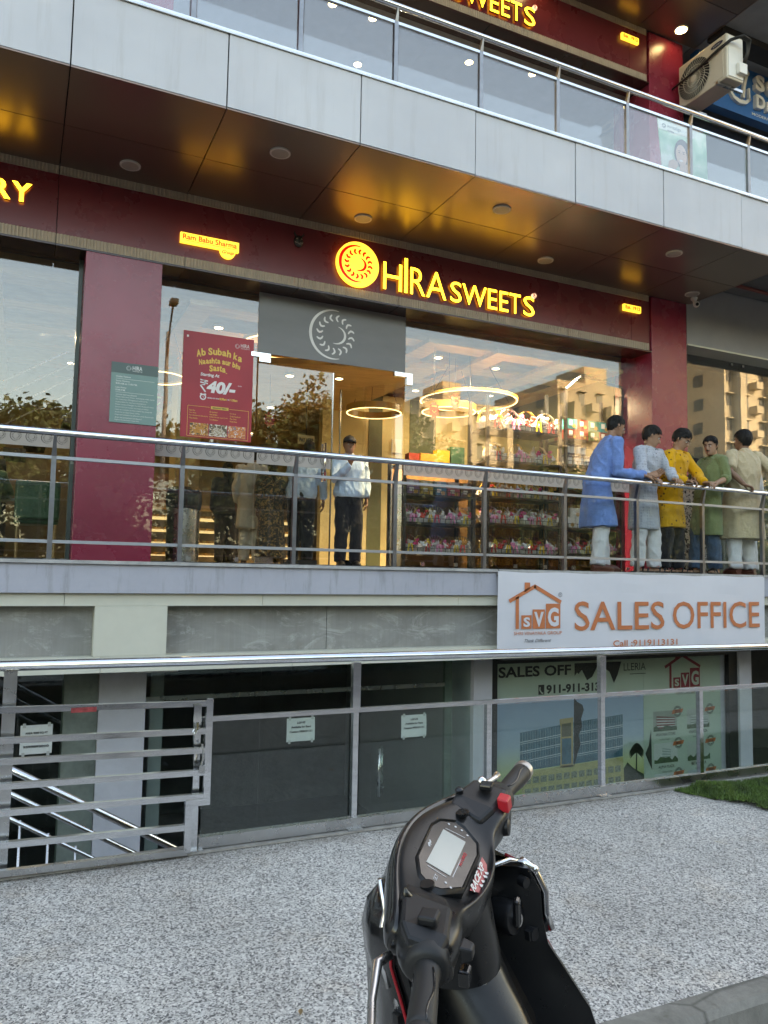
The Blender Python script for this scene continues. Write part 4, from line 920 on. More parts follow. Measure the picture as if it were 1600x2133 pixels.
for i in range(52000):
    x = 4.26+random.random()**1.5*3.2; y = 2.98+random.random()*1.25
    if not inside(x, y, edge): continue
    z = hump(x, y)-.006; a = random.random()*6.28; h = random.uniform(.014, .03); dx, dy = math.cos(a)*.0035, math.sin(a)*.0035; lx, ly = random.gauss(0, .008), random.gauss(0, .008)
    m.add([(x-dx, y-dy, z), (x+dx, y+dy, z), (x+lx, y+ly, z+h)], [(0, 1, 2)])
tag(m.build('turf_blades', mat('turf blade', (.075, .135, .026), .6, var=.6, vs=7, dirt=.35, dirtc=(.17, .15, .05)), tm, fix=False), kind='stuff')
def leaf(x, y, s_, a, c, lab):
    m = MB(); P = [(-1, 0), (-.5, .35), (.1, .42), (.7, .2), (1, 0), (.6, -.25), (0, -.4), (-.6, -.3)]
    m.add([(x+s_*(u*math.cos(a)-v*math.sin(a)), y+s_*(u*math.sin(a)+v*math.cos(a)), .008+.012*abs(v)) for u, v in P]+[(x, y, .006)], [(i, (i+1) % 8, 8) for i in range(8)])
    tag(m.build('dry_leaf', mat('leaf '+c[0], c[1], .7), None, fix=False), lab, 'leaf')
leaf(2.24, 2.98, .035, .4, ('tan', (.36, .16, .08)), 'curled reddish dry leaf lying on the speckled paving beside the scooter')
leaf(.95, 2.62, .02, 1.2, ('brown', (.25, .17, .08)), 'tiny brown dry leaf on the open paving in front of the gate')
# ------------------------------------------------------------------ inside the sweet shop
m_wood = mat('tan wood', (.42, .27, .12), .45, var=.2, vs=3, st=(1, 6, 6))
m_ywall = mat('yellow wall', (.56, .46, .24), .7, var=.05)
m_olive = mat('olive panel', (.085, .10, .05), .5, var=.1)
m_in = mat('shop inner', (.30, .22, .12), .7, var=.1)
part('shop_floor', mat('shop tiles', (.30, .26, .20), .25, var=.1), MB().box(-3.9, 8.40, 9.02, 15, 1.535, 1.575))
part('shop_back_wall', mat('shop back', (.20, .145, .075), .7, var=.15), MB().box(-6, 9.1, 14.9, 15.0, 1.575, 5.1))
part('shop_yellow_wall', m_ywall, MB().box(4.55, 8.40, 12.2, 12.35, 1.575, 4.62))
for a, b_ in ((5.40, 5.66), (6.20, 6.72), (7.4, 7.9)): part('olive_panel', m_olive, MB().box(a, b_, 12.185, 12.198, 1.575, 4.6))
part('wall_box', mat('switch box', (.62, .52, .33), .5), MB().box(5.84, 6.02, 12.15, 12.199, 3.62, 3.86))
part('shop_side_wall', m_olive, MB().box(8.403, 8.5, 9.42, 15, 1.575, 5.1)); part('shop_side_wall', m_in, MB().box(-3.95, -3.9, 9.1, 15, 1.575, 5.1))
part('shop_ceiling', mat('shop ceiling', (.14, .10, .06), .7), MB().box(-3.9, 8.40, 9.05, 14.9, 4.93, 4.99))
for y in (9.25, 10.15, 11.1, 12.0, 13.0): part('ceiling_beam', m_wood, MB().box(-3.9, 8.38, y, y+.34, 4.70, 4.928))
for x in (-2.4, -.6, 1.7, 3.1, 4.9, 6.0, 7.1, 8.0): part('ceiling_beam', m_wood, MB().box(x, x+.3, 9.1, 14.8, 4.64, 4.699))
# sloping timber bulkhead seen through the door
bh = MB(); bh.loft([[Vector((2.4, 10.2, 4.30)), Vector((5.6, 9.9, 4.55)), Vector((5.6, 9.9, 4.63)), Vector((2.4, 10.2, 4.38))], [Vector((1.6, 14.6, 3.60)), Vector((4.4, 14.6, 4.0)), Vector((4.4, 14.6, 4.1)), Vector((1.6, 14.6, 3.70))]])
part('timber_bulkhead', m_wood, bh)
m_lamp = emit('shop lamp', (1, .88, .62), 3.0); m_ring = emit('ring lamp', (1, .80, .42), .7)
random.seed(8)
for x, y, z in ((3.4, 10.5, 4.32), (2.9, 11.5, 4.05), (3.55, 11.9, 4.14), (3.0, 12.8, 3.86), (3.6, 13.3, 3.95), (2.6, 13.7, 3.70), (4.2, 10.6, 4.40), (5.35, 9.65, 4.64), (6.4, 9.75, 4.64), (5.0, 11.6, 4.64), (7.3, 11.3, 4.64), (2.2, 9.8, 4.64), (1.5, 11.7, 4.64), (-.4, 10.1, 4.64), (-1.2, 11.6, 4.64), (.6, 12.6, 4.64), (6.0, 11.6, 4.64)): downlight(x, y, z-.01, m_lamp, None, .065)
def ring_lamp(x, y, z, R_, lab, h=.10):
    t = thing('ring_pendant', lab, 'lamp', (x, y, z)); n = 48
    c = [(math.cos(2*math.pi*i/n), math.sin(2*math.pi*i/n)) for i in range(n)]
    m = MB(); m.loft([[Vector((x+r_*a, y+r_*b_, z+q_)) for r_, q_ in ((R_, 0), (R_, h), (R_-.035, h), (R_-.035, 0))] for a, b_ in c], closed=True); m.build('hoop', mat('gold hoop', (.42, .26, .05), .35, var=.1), t)
    m = MB(); m.loft([[Vector((x+r_*a, y+r_*b_, z-q_)) for r_, q_ in ((R_-.006, .002), (R_-.006, .009), (R_-.024, .009), (R_-.024, .002))] for a, b_ in c], closed=True); m.build('light_strip', m_ring, t)
    m = MB()
    for k_ in range(3): m.cyl((x+R_*math.cos(k_*2.1), y+R_*math.sin(k_*2.1), z+h), (x+R_*.3*math.cos(k_*2.1), y+R_*.3*math.sin(k_*2.1), 4.9), .004, 5)
    m.build('wires', m_black, t)
ring_lamp(6.05, 9.95, 4.12, .74, 'large thin ring pendant lamp above the hamper shelves', .035)
ring_lamp(5.85, 10.2, 3.98, .42, 'medium ring pendant lamp hanging under the largest ring', .10)
ring_lamp(5.05, 11.2, 4.06, .45, 'gold hoop pendant lamp in front of the yellow wall')
ring_lamp(3.1, 9.8, 4.50, .58, 'ring pendant lamp beside the grey transom panel', .04)
ring_lamp(1.55, 10.4, 4.02, .38, 'small ring pendant lamp behind the breakfast poster', .03)
for x, y, e in ((3.2, 11.2, 14), (5.2, 10.9, 10), (7.0, 10.8, 10), (.2, 11.2, 7), (4.9, 9.13, 13), (5.5, 9.13, 13), (6.2, 9.13, 15), (6.9, 9.13, 15), (7.45, 9.13, 10)):
    l = bpy.data.lights.new('ceiling_and_fill_lamp', 'AREA'); l.energy = e*1.05; l.shape = 'DISK'; l.size = .14; l.color = (1, .86, .63); lo = bpy.data.objects.new('ceiling_and_fill_lamp', l); col.objects.link(lo); lo.location = (x, y, 4.62)
    if y < 9.5: l.spread = rad(95); lo.rotation_euler = (rad(14), 0, 0); l.energy *= .95  # front row near the glass: lamps added to brighten the racks
# racks
def rack(x0, x1, zs, top, lab):
    t = thing('display_rack', lab, 'shelf', ((x0+x1)/2, 9.45, 1.575))
    for x in (x0, x1):
        for y in (9.22, 9.68): MB().box(x-.022, x+.022, y-.022, y+.022, 1.575, top).build('post', m_black, t)
    for z in zs:
        MB().box(x0+.023, x1-.023, 9.2, 9.70, z-.03, z).build('shelf', m_black, t)
        m = MB(); m.box(x0+.024, x1-.024, 9.192, 9.198, z+.05, z+.058); [m.box(x-.003, x+.003, 9.192, 9.198, z, z+.05) for x in [x0+.03+(x1-x0-.06)*i/12 for i in range(13)]]; m.build('guard_wire', m_black, t)
    return t
rack(4.62, 5.70, (1.80, 2.20, 2.58), 3.02, 'low black display rack with hampers just inside the door')
rack(5.92, 7.19, (1.82, 2.24, 2.62, 3.14, 3.60), 4.05, 'tall black display rack with wrapped gift baskets on every shelf')
rack(7.29, 8.36, (1.85, 2.23, 2.80, 3.17, 3.56), 4.3, 'tall black display rack with tins and boxes beside the right pillar')
m = MB(); m.tube([(7.29, 9.22, 4.3), (7.6, 9.22, 4.55), (8.36, 9.22, 4.45), (8.5, 9.22, 4.0)], .025, 6); part('black_truss', m_black, m)
part('wood_back_panel', mat('brown back', (.22, .11, .04), .5, var=.3, vs=5), MB().box(4.7, 8.38, 9.80, 9.83, 1.575, 3.0))
# hampers: basket, clear wrap, ribbon handle, flowers
def hamper_meshes(seed):
    r_ = random.Random(seed); cols = [(.55, .03, .16), (.62, .42, .03), (.60, .10, .28), (.62, .05, .05), (.70, .66, .60), (.70, .25, .45)]
    W = .17
    b = MB(); b.loft([[Vector((W*k*math.cos(a*.524), .12*k*math.sin(a*.524), z)) for a in range(12)] for k, z in ((.8, 0), (1, .06))])
    cell = MB(); 
    for i in range(26):
        x, y = r_.uniform(-W*.8, W*.8), r_.uniform(-.09, .09); z = .05+r_.random()*.10*(1-abs(x)/W); s_ = r_.uniform(.02, .045)
        P = [Vector((x, y, z))+Vector((r_.gauss(0, s_), r_.gauss(0, s_), r_.gauss(0, s_))) for _ in range(5)]; cell.add(P, [(0, 1, 2), (0, 2, 3), (0, 3, 4), (1, 2, 4), (1, 3, 4)])
    h = MB(); pts = [(W*.9*math.cos(a), .02, .05+.20*math.sin(a)) for a in [math.pi*i/10 for i in range(11)]]; h.loft([[Vector((x+dx, y+dy, z)) for dx, dy in ((0, -.02), (0, .02), (.004, .02), (.004, -.02))] for x, y, z in pts])
    fl = MB()
    for i in range(5):
        x, z = r_.uniform(-.12, .12), r_.uniform(.08, .17); 
        for k_ in range(4):
            a = r_.random()*6.28; s_ = r_.uniform(.02, .035); fl.ball((x+s_*.6*math.cos(a), -.07+r_.uniform(-.02, .03), z+s_*.6*math.sin(a)), s_*.6, 7, 5)
    rb_ = MB(); x = r_.uniform(-.08, .08)
    for d in (-.02, .015): rb_.add([(x+d-.014, -.125, .12), (x+d+.014, -.125, .12), (x+d*2+.014, -.13, .0), (x+d*2-.012, -.13, .01)], [(0, 1, 2, 3)])
    fan = MB()
    for k_ in range(9): a = rad(30+15*k_); fan.add([(0, .03, .08), (.16*math.cos(a-.1), .05, .08+.17*math.sin(a-.1)), (.18*math.cos(a), .03, .08+.19*math.sin(a))], [(0, 1, 2)])
    return [('basket', b.mesh(mat('hamper basket', (.60, .58, .55), .4, var=.2, vs=30))), ('wrap', cell.mesh(mat('cellophane', (.72, .72, .72), .12, var=.15, vs=30), fix=False)),
            ('handle', h.mesh(mat('handle %d' % (seed % 2), [(.70, .66, .60), (.62, .42, .10)][seed % 2], .25, .4))), ('flowers', fl.mesh(mat('flower %d' % (seed % 6), cols[seed % 6], .5, var=.3, vs=30), True)),
            ('ribbon', rb_.mesh(mat('ribbon %d' % ((seed*2+1) % 6), cols[(seed*2+1) % 6], .35), fix=False)), ('paper_fan', fan.mesh(mat('fan %d' % ((seed+3) % 6), cols[(seed+3) % 6], .5, var=.2), fix=False))]
HM = [hamper_meshes(s) for s in range(6)]
def hamper(x, y, z, k_, lab, grp, s_=1.0, fan=True):
    t = thing('gift_hamper', lab, 'hamper', (x, y, z), random.uniform(-.25, .25), grp); t.scale = (s_, s_, s_)
    for nm, me in HM[k_ % 6]:
        if nm == 'paper_fan' and not fan: continue
        link(nm, me, t)
for zi, (z, lab, grp) in enumerate(((1.80, 'clear wrapped gift hamper on the bottom shelf of the low rack', 'hampers bottom low rack'), (2.20, 'clear wrapped gift hamper on the middle shelf of the low rack', 'hampers middle low rack'))):
    for i in range(5): hamper(4.76+.21*i, 9.36, z, i+zi*2, lab, grp, .95, i % 2 == 0)
for zi, (z, lab, grp) in enumerate(((1.82, 'clear wrapped gift hamper on the bottom shelf of the tall basket rack', 'hampers bottom tall rack'), (2.24, 'clear wrapped gift hamper on the second shelf of the tall basket rack', 'hampers second tall rack'))):
    for i in range(6): hamper(6.05+.20*i, 9.36, z, i*2+zi+1, lab, grp, 1.0, True)
for i in range(5): hamper(6.06+.25*i, 9.40, 2.62, i+3, 'flat gift hamper on the third shelf of the tall basket rack', 'hampers third tall rack', .95, False)
for i in range(4): hamper(6.08+.33*i, 9.40, 3.60, i+1, 'large fan topped hamper on the top shelf of the tall basket rack', 'hampers top tall rack', 1.35)
for i in range(3): hamper(6.15+.40*i, 9.40, 3.14, i+4, 'ribboned hamper on the fourth shelf of the tall basket rack', 'hampers fourth tall rack', 1.15)
for i in range(4): hamper(7.46+.24*i, 9.36, 1.85, i+2, 'gold handled hamper on the bottom shelf of the tin rack', 'hampers bottom tin rack', .95, i % 2 == 1)
# boxes and tins
def carton(x, y, z, w_, d_, h_, c, lab, grp, tagc=True, rz=0):
    t = thing('gift_box', lab, 'box', (x, y, z), rz, grp)
    MB().box(-w_/2, w_/2, -d_/2, d_/2, 0, h_).build('carton', mat('carton %s' % c, S(c), .4, var=.12, vs=14), t, local=True)
    if tagc: MB().box(-w_*.30, w_*.05, -d_/2-.003, -d_/2-.0005, h_*.35, h_*.85).build('label_print', m_white, t, local=True); 
    if tagc: MB().add([(w_*.2+w_*.18*math.cos(a*.628), -d_/2-.002, h_*.3+w_*.15*math.sin(a*.628)) for a in range(10)], [tuple(range(10))]).build('food_print', mat('snack print', (.45, .25, .06), .5, var=.4, vs=50), t, local=True, fix=False)
cs = ['7a2a20', '2f7a70', '8c2f25', '2b8f95', '3f6a3a', '94302a']
for r_ in range(2):
    for i in range(5 if r_ == 0 else 4): carton(7.42+.205*i, 9.38, 3.56+.155*r_, .195, .3, .15, cs[(i*2+r_*3) % 6], 'printed snack carton with white tag in the %s row on the tin rack' % ('lower' if r_ == 0 else 'upper'), 'snack cartons row %d' % r_)
for i in range(3): carton(7.42+.21*i, 9.40, 2.23+.0, .20, .25, .16, 'd8d4cc', 'white carton on the second shelf of the tin rack', 'white cartons'); 
for i in range(2): carton(7.52+.21*i, 9.40, 2.391, .20, .25, .14, 'd0ccc4', 'white carton stacked on another on the tin rack', 'white cartons upper')
carton(7.40, 9.36, 2.80, .16, .2, .09, '2f8a80', 'teal carton on the middle shelf of the tin rack', None, False); carton(8.1, 9.38, 2.80, .2, .2, .12, '8c2f25', 'dark red carton on the middle shelf of the tin rack', None, False)
mt_ = MB().tube([(0, 0, 0), (0, 0, .16)], .045, 16).mesh(mat('tin blue', (.06, .07, .14), .3, .3), True); mt2 = MB().tube([(0, 0, .03), (0, 0, .13)], .0455, 16, cap=False).mesh(m_white, True); mt3 = MB().tube([(0, 0, .158), (0, 0, .168)], .046, 16).mesh(m_steel2)
for r_ in range(2):
    for i in range(6 if r_ == 0 else 4):
        t = thing('tin_can', 'dark blue tin with white wrapper in the %s tier on the tin rack' % ('lower' if r_ == 0 else 'upper'), 'tin', (7.38+.105*i+(.05 if r_ else 0), 9.36+.02*(i % 2), 3.17+.169*r_), 0, 'tins tier %d' % r_)
        link('body', mt_, t); link('wrapper', mt2, t); link('lid', mt3, t)
for i in range(4): carton(8.02+.09*i, 9.36+.01*i, 3.17, .08, .08, .20, '6a4a2c', 'clear jar of brown snacks beside the tins', 'snack jars', False)
for i, (c, h_, w_) in enumerate((('8c2f20', .16, .16), ('b07a30', .17, .26), ('a8842c', .24, .20), ('2f4a34', .30, .22))): carton(4.85+.23*i, 9.45, 3.022 if False else 2.995, w_, .12, h_, c, ('dark red', 'orange', 'ornate gold', 'dark green')[i]+' sweet box standing on top of the low rack', None, False)
part('rack_top_board', m_black, MB().box(4.62, 5.72, 9.2, 9.7, 2.96, 2.993))
for i, c in enumerate(('7a5a8a', 'b09a50', '2a6a8a', 'b04a6a', '5a3020')):
    carton(4.76+.21*i, 9.38, 2.58, .19, .3, .10, c, 'coloured gift tray on the third shelf of the low rack', 'gift trays'); carton(4.76+.21*i, 9.38, 2.681, .18, .28, .09, ('c9b8c8', 'd0c8a0', '8ab0c0', 'd8c8c0', '8a6a50')[i], 'pale gift tray stacked on another on the low rack', 'gift trays upper')
# packet wall behind the racks
m = MB(); random.seed(4)
for r_ in range(9):
    for i in range(44):
        x = 5.95+i*.054; z = 1.66+.145*r_
        if random.random() < .85: m.box(x, x+.042, 9.785, 9.797, z, z+.10)
tag(part('packet_wall', mat('packet gold', (.50, .27, .07), .35, var=.7, vs=40), m), kind='stuff')
# hanging red tags
for x, y, z, lab in ((3.15, 10.6, 3.55, 'red scalloped paper tag hanging behind the left door leaf'), (5.02, 9.15, 3.62, 'red scalloped paper tag hanging left of the hamper racks'), (1.40, 9.3, 3.36, 'red scalloped paper tag hanging beside the breakfast poster'), (5.55, 9.5, 3.86, 'gold and red paper tag hanging under the ring lamps')):
    t = thing('hanging_tag', lab, 'decoration', (x, y, z)); P = [(x+(.075+.012*math.cos(a*10))*math.cos(a), z+.11+(.105+.012*math.cos(a*10))*math.sin(a)) for a in [2*math.pi*i/40 for i in range(40)]]
    MB().prism(P, y, y+.006).build('card', mat('tag red', (.42, .02, .02), .4), t); m = MB(); stroke(m, [(x-.04, z+.16), (x+.04, z+.16)], .02, y-.002); stroke(m, [(x-.03, z+.10), (x, z+.07), (x+.03, z+.10)], .012, y-.002); m.build('print', mat('tag print', (.65, .40, .12), .4), t, fix=False); MB().cyl((x, y, z+.21), (x, y, 4.6), .003, 5).build('string', m_black, t)
# pay counter, food display, sign, bin
ct = thing('sweets_counter', 'lit glass sweets counter at the back of the shop', 'counter', (2.6, 12.6, 1.575))
MB().box(1.2, 4.3, 12.6, 13.2, 1.575, 1.72).build('plinth', m_in, ct)
for z in (1.72, 1.92, 2.12, 2.32):
    MB().box(1.2, 4.3, 12.62, 13.1, z, z+.02).build('shelf', emit('counter shelf', (.9, .72, .42), .20), ct)
    m = MB()
    for i in range(22): x = 1.3+i*.135; m.box(x, x+.10, 12.63, 12.9, z+.021, z+.06)
    tag(m.build('sweets_trays', mat('sweets', (.45, .26, .08), .5, var=.8, vs=9), ct), kind='stuff')
MB().box(1.2, 4.3, 12.60, 12.61, 1.73, 2.50).build('front_glass', g_rail, ct); MB().box(1.2, 4.3, 12.6, 13.2, 2.50, 2.55).build('top', m_wood, ct)
ph = thing('pay_sign', 'small PAY HERE sign board above the counter', 'sign', (3.95, 11.0, 3.3))
MB().box(3.72, 3.98, 11.0, 11.02, 3.42, 3.56).build('board', mat('pay board', (.38, .30, .14), .5), ph); text('PAY HERE', 3.85, 10.996, 3.455, 'lettering', MATS['ink'], ph, h=.06, wdt=.22, bold=.04, center=True)
MB().cyl((3.85, 11.01, 3.56), (3.85, 11.01, 4.3), .006, 6).build('rod', m_black, ph)
bi = thing('waste_bin', 'tall steel waste bin with black liner inside the left window', 'bin', (1.75, 9.3, 1.575))
MB().tube([(1.75, 9.3, 1.575), (1.75, 9.3, 2.40)], .19, 28).build('drum', m_steel2, bi, auto=40)
m = MB(); m.tube([(1.75, 9.3, 2.22), (1.75, 9.3, 2.30), (1.75, 9.3, 2.42), (1.75, 9.3, 2.44)], [.197, .21, .20, .17], 28); 
for v in m.v: v.z += .04*noise.noise(v*9)
m.build('liner', m_rubber, bi); MB().tube([(1.75, 9.3, 2.44), (1.75, 9.3, 2.47)], [.195, .17], 28).build('rim', m_steel, bi)
# left room: sofa chairs, table, stair
for i, x in enumerate((-.62, .18)):
    t = thing('dining_chair', ('green padded dining chair under the seated man', 'green padded dining chair beside the maroon pillar')[i], 'chair', (x, 10.1, 1.575)); m_gr = mat('green leather', (.03, .10, .05), .4, var=.2)
    MB().box(x-.24, x+.24, 9.85, 10.35, 2.0, 2.10).build('seat', m_gr, t, bevel=.03); MB().box(x-.24, x+.24, 9.78, 9.87, 2.05, 2.50).build('backrest', m_gr, t, bevel=.03)
    for a in (-.2, .2):
        for b_ in (9.86, 10.3): MB().cyl((x+a, b_, 1.575), (x+a, b_, 2.0), .016, 8).build('leg', m_wood, t)
tb = thing('dining_table', 'white topped dining table inside the left window', 'table', (-.2, 10.75, 1.575)); MB().box(-.9, .42, 10.45, 11.05, 2.30, 2.335).build('tabletop', m_white, tb); MB().cyl((-.2, 10.75, 1.575), (-.2, 10.75, 2.3), .04).build('pedestal', m_black, tb); MB().tube([(-.2, 10.75, 1.575), (-.2, 10.75, 1.60)], .25, 20).build('base', m_black, tb)
st2 = thing('indoor_stair', 'dark stair with sloping rails inside the left room', 'stair', (-.5, 12.6, 1.575))
for i in range(14): MB().box(-2.6+.26*i, -2.3+.26*i, 12.3, 13.3, 1.6+.17*i, 1.68+.17*i).build('step', m_dark, st2)
for k_ in range(4): MB().cyl((-2.6, 12.25, 2.0+.22*k_), (1.0, 12.25, 4.35+.22*k_), .012, 6).build('rail', m_steel2, st2)
part('menu_wall', mat('menu print', (.25, .10, .04), .4, var=.6, vs=9), MB().box(1.30, 2.3, 12.0, 12.05, 2.5, 2.95))
part('inner_column', m_olive, MB().box(.55, 1.25, 9.15, 9.9, 1.575, 4.6)); part('inner_column', mat('ochre column', (.35, .24, .10), .6), MB().box(2.0, 2.35, 11.4, 11.9, 1.575, 4.6))
dm = MB(); dm.box(2.2, 5.2, 7.75, 8.7, 1.561, 1.573); tag(dm.build('door_mat', mat('red mat', (.30, .02, .04), .9, var=.3, vs=60, bump=.5, bs=200)), 'red ribbed door mat on the walkway before the glass door', 'mat')
m = MB(); m.box(3.1, 3.55, 9.6, 9.75, 1.575, 1.66); part('floor_spring_box', m_black, m)
# ------------------------------------------------------------------ the street behind the camera (seen mirrored in the panes)
m_apt = mat('sunny plaster', (.44, .375, .275), .8, var=.12, vs=.3, dirt=.25, dirtc=(.34, .27, .18)); m_apt2 = mat('pale plaster', (.46, .40, .30), .8, var=.1, vs=.4, dirt=.2, dirtc=(.36, .3, .2)); m_win = mat('far window', (.10, .10, .10), .3)
def apartment(x0, x1, y0, y1, h, cols_, lab, mt, seed):
    r_ = random.Random(seed); t = thing('apartment_block', lab, 'building', ((x0+x1)/2, (y0+y1)/2, -.125))
    MB().box(x0, x1, y0, y1, -.125, h).build('wall', mt, t)
    n = int(h/3.1); W = (x1-x0)/cols_
    bay = MB().box(0, W*.34, 0, 1.2, 0, h-2.5).mesh(mt)
    me = MB().box(0, W*.30, 0, .06, 0, 1.4).mesh(m_win); ms = MB().box(-.1, W*.30+.1, 0, .5, 0, .12).mesh(mt)
    for k_ in range(0, cols_, 2): o_ = link('projecting_bay', bay, t); o_.location = Vector((x0+W*k_+W*.5, y1, 0))-t.location
    bal = MB().box(0, W*.42, 0, 1.1, 0, .9).mesh(mt)
    for f in range(n):
        for k_ in range(cols_):
            z = f*3.1+1.3
            if z+1.5 > h: continue
            yy = y1+.002; xx = x0+W*k_+W*.12
            o_ = link('window', me, t); o_.location = Vector((xx, yy, z))-t.location
            o_ = link('sunshade', ms, t); o_.location = Vector((xx, yy, z+1.5))-t.location
            if k_ % 2 == 1: o_ = link('balcony', bal, t); o_.location = Vector((x0+W*k_+W*.52, yy, f*3.1+.6))-t.location
    side = MB().box(-.05, 0, 0, 1.4, 0, 1.5).mesh(m_win)
    for f in range(n):
        for k_ in range(2):
            o_ = link('window', side, t); o_.location = Vector((x0-.002, y0+(y1-y0)*(.3+.4*k_), f*3.1+1.3))-t.location
    MB().box(x0+(x1-x0)*.3, x0+(x1-x0)*.5, (y0+y1)/2, y1-1, h, h+2.2).build('roof_room', mt, t)
apartment(36, 47, -62, -51, 19.5, 5, 'low cream apartment block across the road with roof room', m_apt2, 1)
apartment(51, 66, -60, -48, 22.5, 6, 'cream apartment block with projecting bays between the trees', m_apt, 2)
apartment(78, 101, -66, -50, 44, 8, 'tall sunlit tower block across the road', m_apt2, 3)
apartment(70.3, 73, -60, -54, 38, 1, 'slim tall stair tower beside the low block', m_apt, 4)
apartment(73.2, 77.8, -70, -58, 19, 2, 'small low apartment block between two towers', m_apt2, 5)
m_leafm = mat('tree leaf', (.048, .072, .02), .55, var=.5, vs=1.3); m_bark = mat('bark', (.12, .09, .06), .9, var=.3, bump=.4)
def tree(x, y, h, rr, seed, lab):
    r_ = random.Random(seed); t = thing('street_tree', lab, 'tree', (x, y, -.125), 0, 'trees along the road')
    m = MB(); top = Vector((x+r_.uniform(-.5, .5), y, h*.62)); m.tube([(x, y, -.125), (x+.1, y, h*.3), tuple(top)], [.22, .17, .08], 9); tips = []
    for k_ in range(9):
        a = r_.random()*6.28; b_ = Vector((x+.1, y, h*(.28+.04*k_))); e = b_+Vector((math.cos(a)*rr*r_.uniform(.5, .9), math.sin(a)*rr*r_.uniform(.5, .9), h*r_.uniform(.15, .36))); m.tube([b_, (b_+e)/2+Vector((0, 0, .2)), e], [.08, .055, .02], 6); tips += [e, (b_+e)/2+Vector((0, 0, .3))]
    m.build('trunk', m_bark, t)
    c = MB(); tips.append(top+Vector((0, 0, h*.2)))
    for e in tips:
        for _ in range(9):
            q = e+Vector((r_.gauss(0, rr*.22), r_.gauss(0, rr*.22), r_.gauss(0, rr*.2)))
            for _k in range(62):
                p = q+Vector((r_.gauss(0, .32), r_.gauss(0, .32), r_.gauss(0, .25))); s_ = r_.uniform(.08, .19); u = Vector((r_.gauss(0, 1), r_.gauss(0, 1), r_.gauss(0, .6))).normalized()*s_; v = u.cross(Vector((r_.gauss(0, 1), r_.gauss(0, 1), r_.gauss(0, 1)))).normalized()*s_*.6
                c.add([p-u, p+v, p+u, p-v], [(0, 1, 2, 3)])
    c.build('crown', m_leafm, t, fix=False)
for i, (x, y, h, rr) in enumerate(((-7, -15, 8.5, 3.0), (-2, -17, 9.2, 3.2), (2.2, -16, 8.8, 3.0), (7.2, -15, 7.6, 2.6), (10.5, -15, 9.8, 3.2), (14.2, -14, 9.4, 3.0), (19.5, -15, 7.4, 2.6), (25, -14, 7.6, 2.4), (31, -14.5, 7.6, 3.0), (37, -14, 8, 3), (44, -14, 8.5, 3.4))):
    tree(x, y, h, rr, 20+i, ('leafy roadside tree across the road from the shop'))
lp = thing('street_lamp', 'slim grey street lamp pole across the road between trees', 'street lamp', (4.7, -11.5, -.125)); MB().tube([(4.7, -11.5, -.125), (4.7, -11.5, 6), (4.7, -11.5, 10.4)], [.12, .09, .06], 12).build('pole', mat('lamp pole', (.22, .20, .18), .6), lp, smooth=True); m = MB(); m.tube([(4.7, -11.5, 9.3), (4.72, -11.2, 10.6), (4.75, -10.9, 11.3)], .035, 8); m.box(4.62, 4.88, -11.1, -10.6, 11.25, 11.42); m.build('lamp_head', m_dark, lp)

for i, (x, y, h, rr) in enumerate(((-12, -19, 8.5, 3.4), (-5, -20.5, 9.0, 3.4), (0.3, -20, 8.6, 3.2), (12.3, -19, 9.2, 3.4), (16.8, -19, 8.6, 3.2), (22, -19.5, 7.6, 3.0), (28, -19, 7.4, 3.0))):
    tree(x, y, h, rr, 60+i, 'leafy tree in the second row behind the roadside trees')
hd = MB(); r_ = random.Random(9)
for i in range(26000):
    x = r_.uniform(-26, 52); y = -17.5+r_.gauss(0, .7); z = r_.uniform(-.1, 3.6+1.2*noise.noise(Vector((x*.35, 0, 0)))); s_ = r_.uniform(.12, .3); u = Vector((r_.gauss(0, 1), r_.gauss(0, 1), r_.gauss(0, .6))).normalized()*s_; v = u.cross(Vector((r_.gauss(0, 1), r_.gauss(0, 1), r_.gauss(0, 1)))).normalized()*s_*.7; p = Vector((x, y, z)); hd.add([p-u, p+v, p+u, p-v], [(0, 1, 2, 3)])
tag(hd.build('backdrop', m_leafm, None, fix=False), 'added dark leafy hedge under the roadside trees', 'backdrop', kind='stuff')  # leaf mass added to keep the lower reflections in the panes dark
# ------------------------------------------------------------------ people
def skin_mat(nm, c): return mat(nm, c, .5, var=.08, vs=9, obj=True)
sk1 = skin_mat('skin a', (.30, .155, .09)); sk2 = skin_mat('skin b', (.36, .20, .125)); sk3 = skin_mat('skin c', (.22, .11, .065))
m_hair = mat('hair', (.010, .0085, .0075), .62, spec=.25, var=.4, vs=60, st=(1, 1, .3), obj=True, bump=.8, bs=120); m_eye = mat('eye dark', (.012, .009, .008), .15); m_eyew = mat('eye white', (.62, .58, .54), .3); m_lip = mat('lip', (.25, .085, .065), .45)
def cloth(nm, c, var=.1, weave=260, st=(1, 1, 1), pattern=None, rough=.85):
    m, nt, o = newmat(nm); q = N(nt); p = q.pos(st, True)
    cc = q.ramp(q.noise(p, 18, 6, .7), [(.3, tuple(x*(1-var) for x in c)), (.7, tuple(min(1, x*(1+var)) for x in c))])
    if pattern: cc = pattern(q, p, cc)
    h = q.math('ADD', q.math('MULTIPLY', q.noise(p, weave, 2), .2), q.math('ADD', q.noise(q.pos((1, 1, .5), True), 9, 4, .55, .8), q.math('MULTIPLY', q.noise(q.pos((1, 1, .8), True), 24, 3, .5, 1.2), .45)))
    q.bsdf(o, cc, rough, 0, .2, q.bump(h, .75, .02), 0, .15); return m
def spots(scale, rad_, colr, soft=.02):
    def f(q, p, cc):
        d = q.vor(p, scale, 'F1', 'Distance'); return q.mix(q.ramp(d, [(rad_, (1, 1, 1)), (rad_+soft, (0, 0, 0))]), cc, colr)
    return f
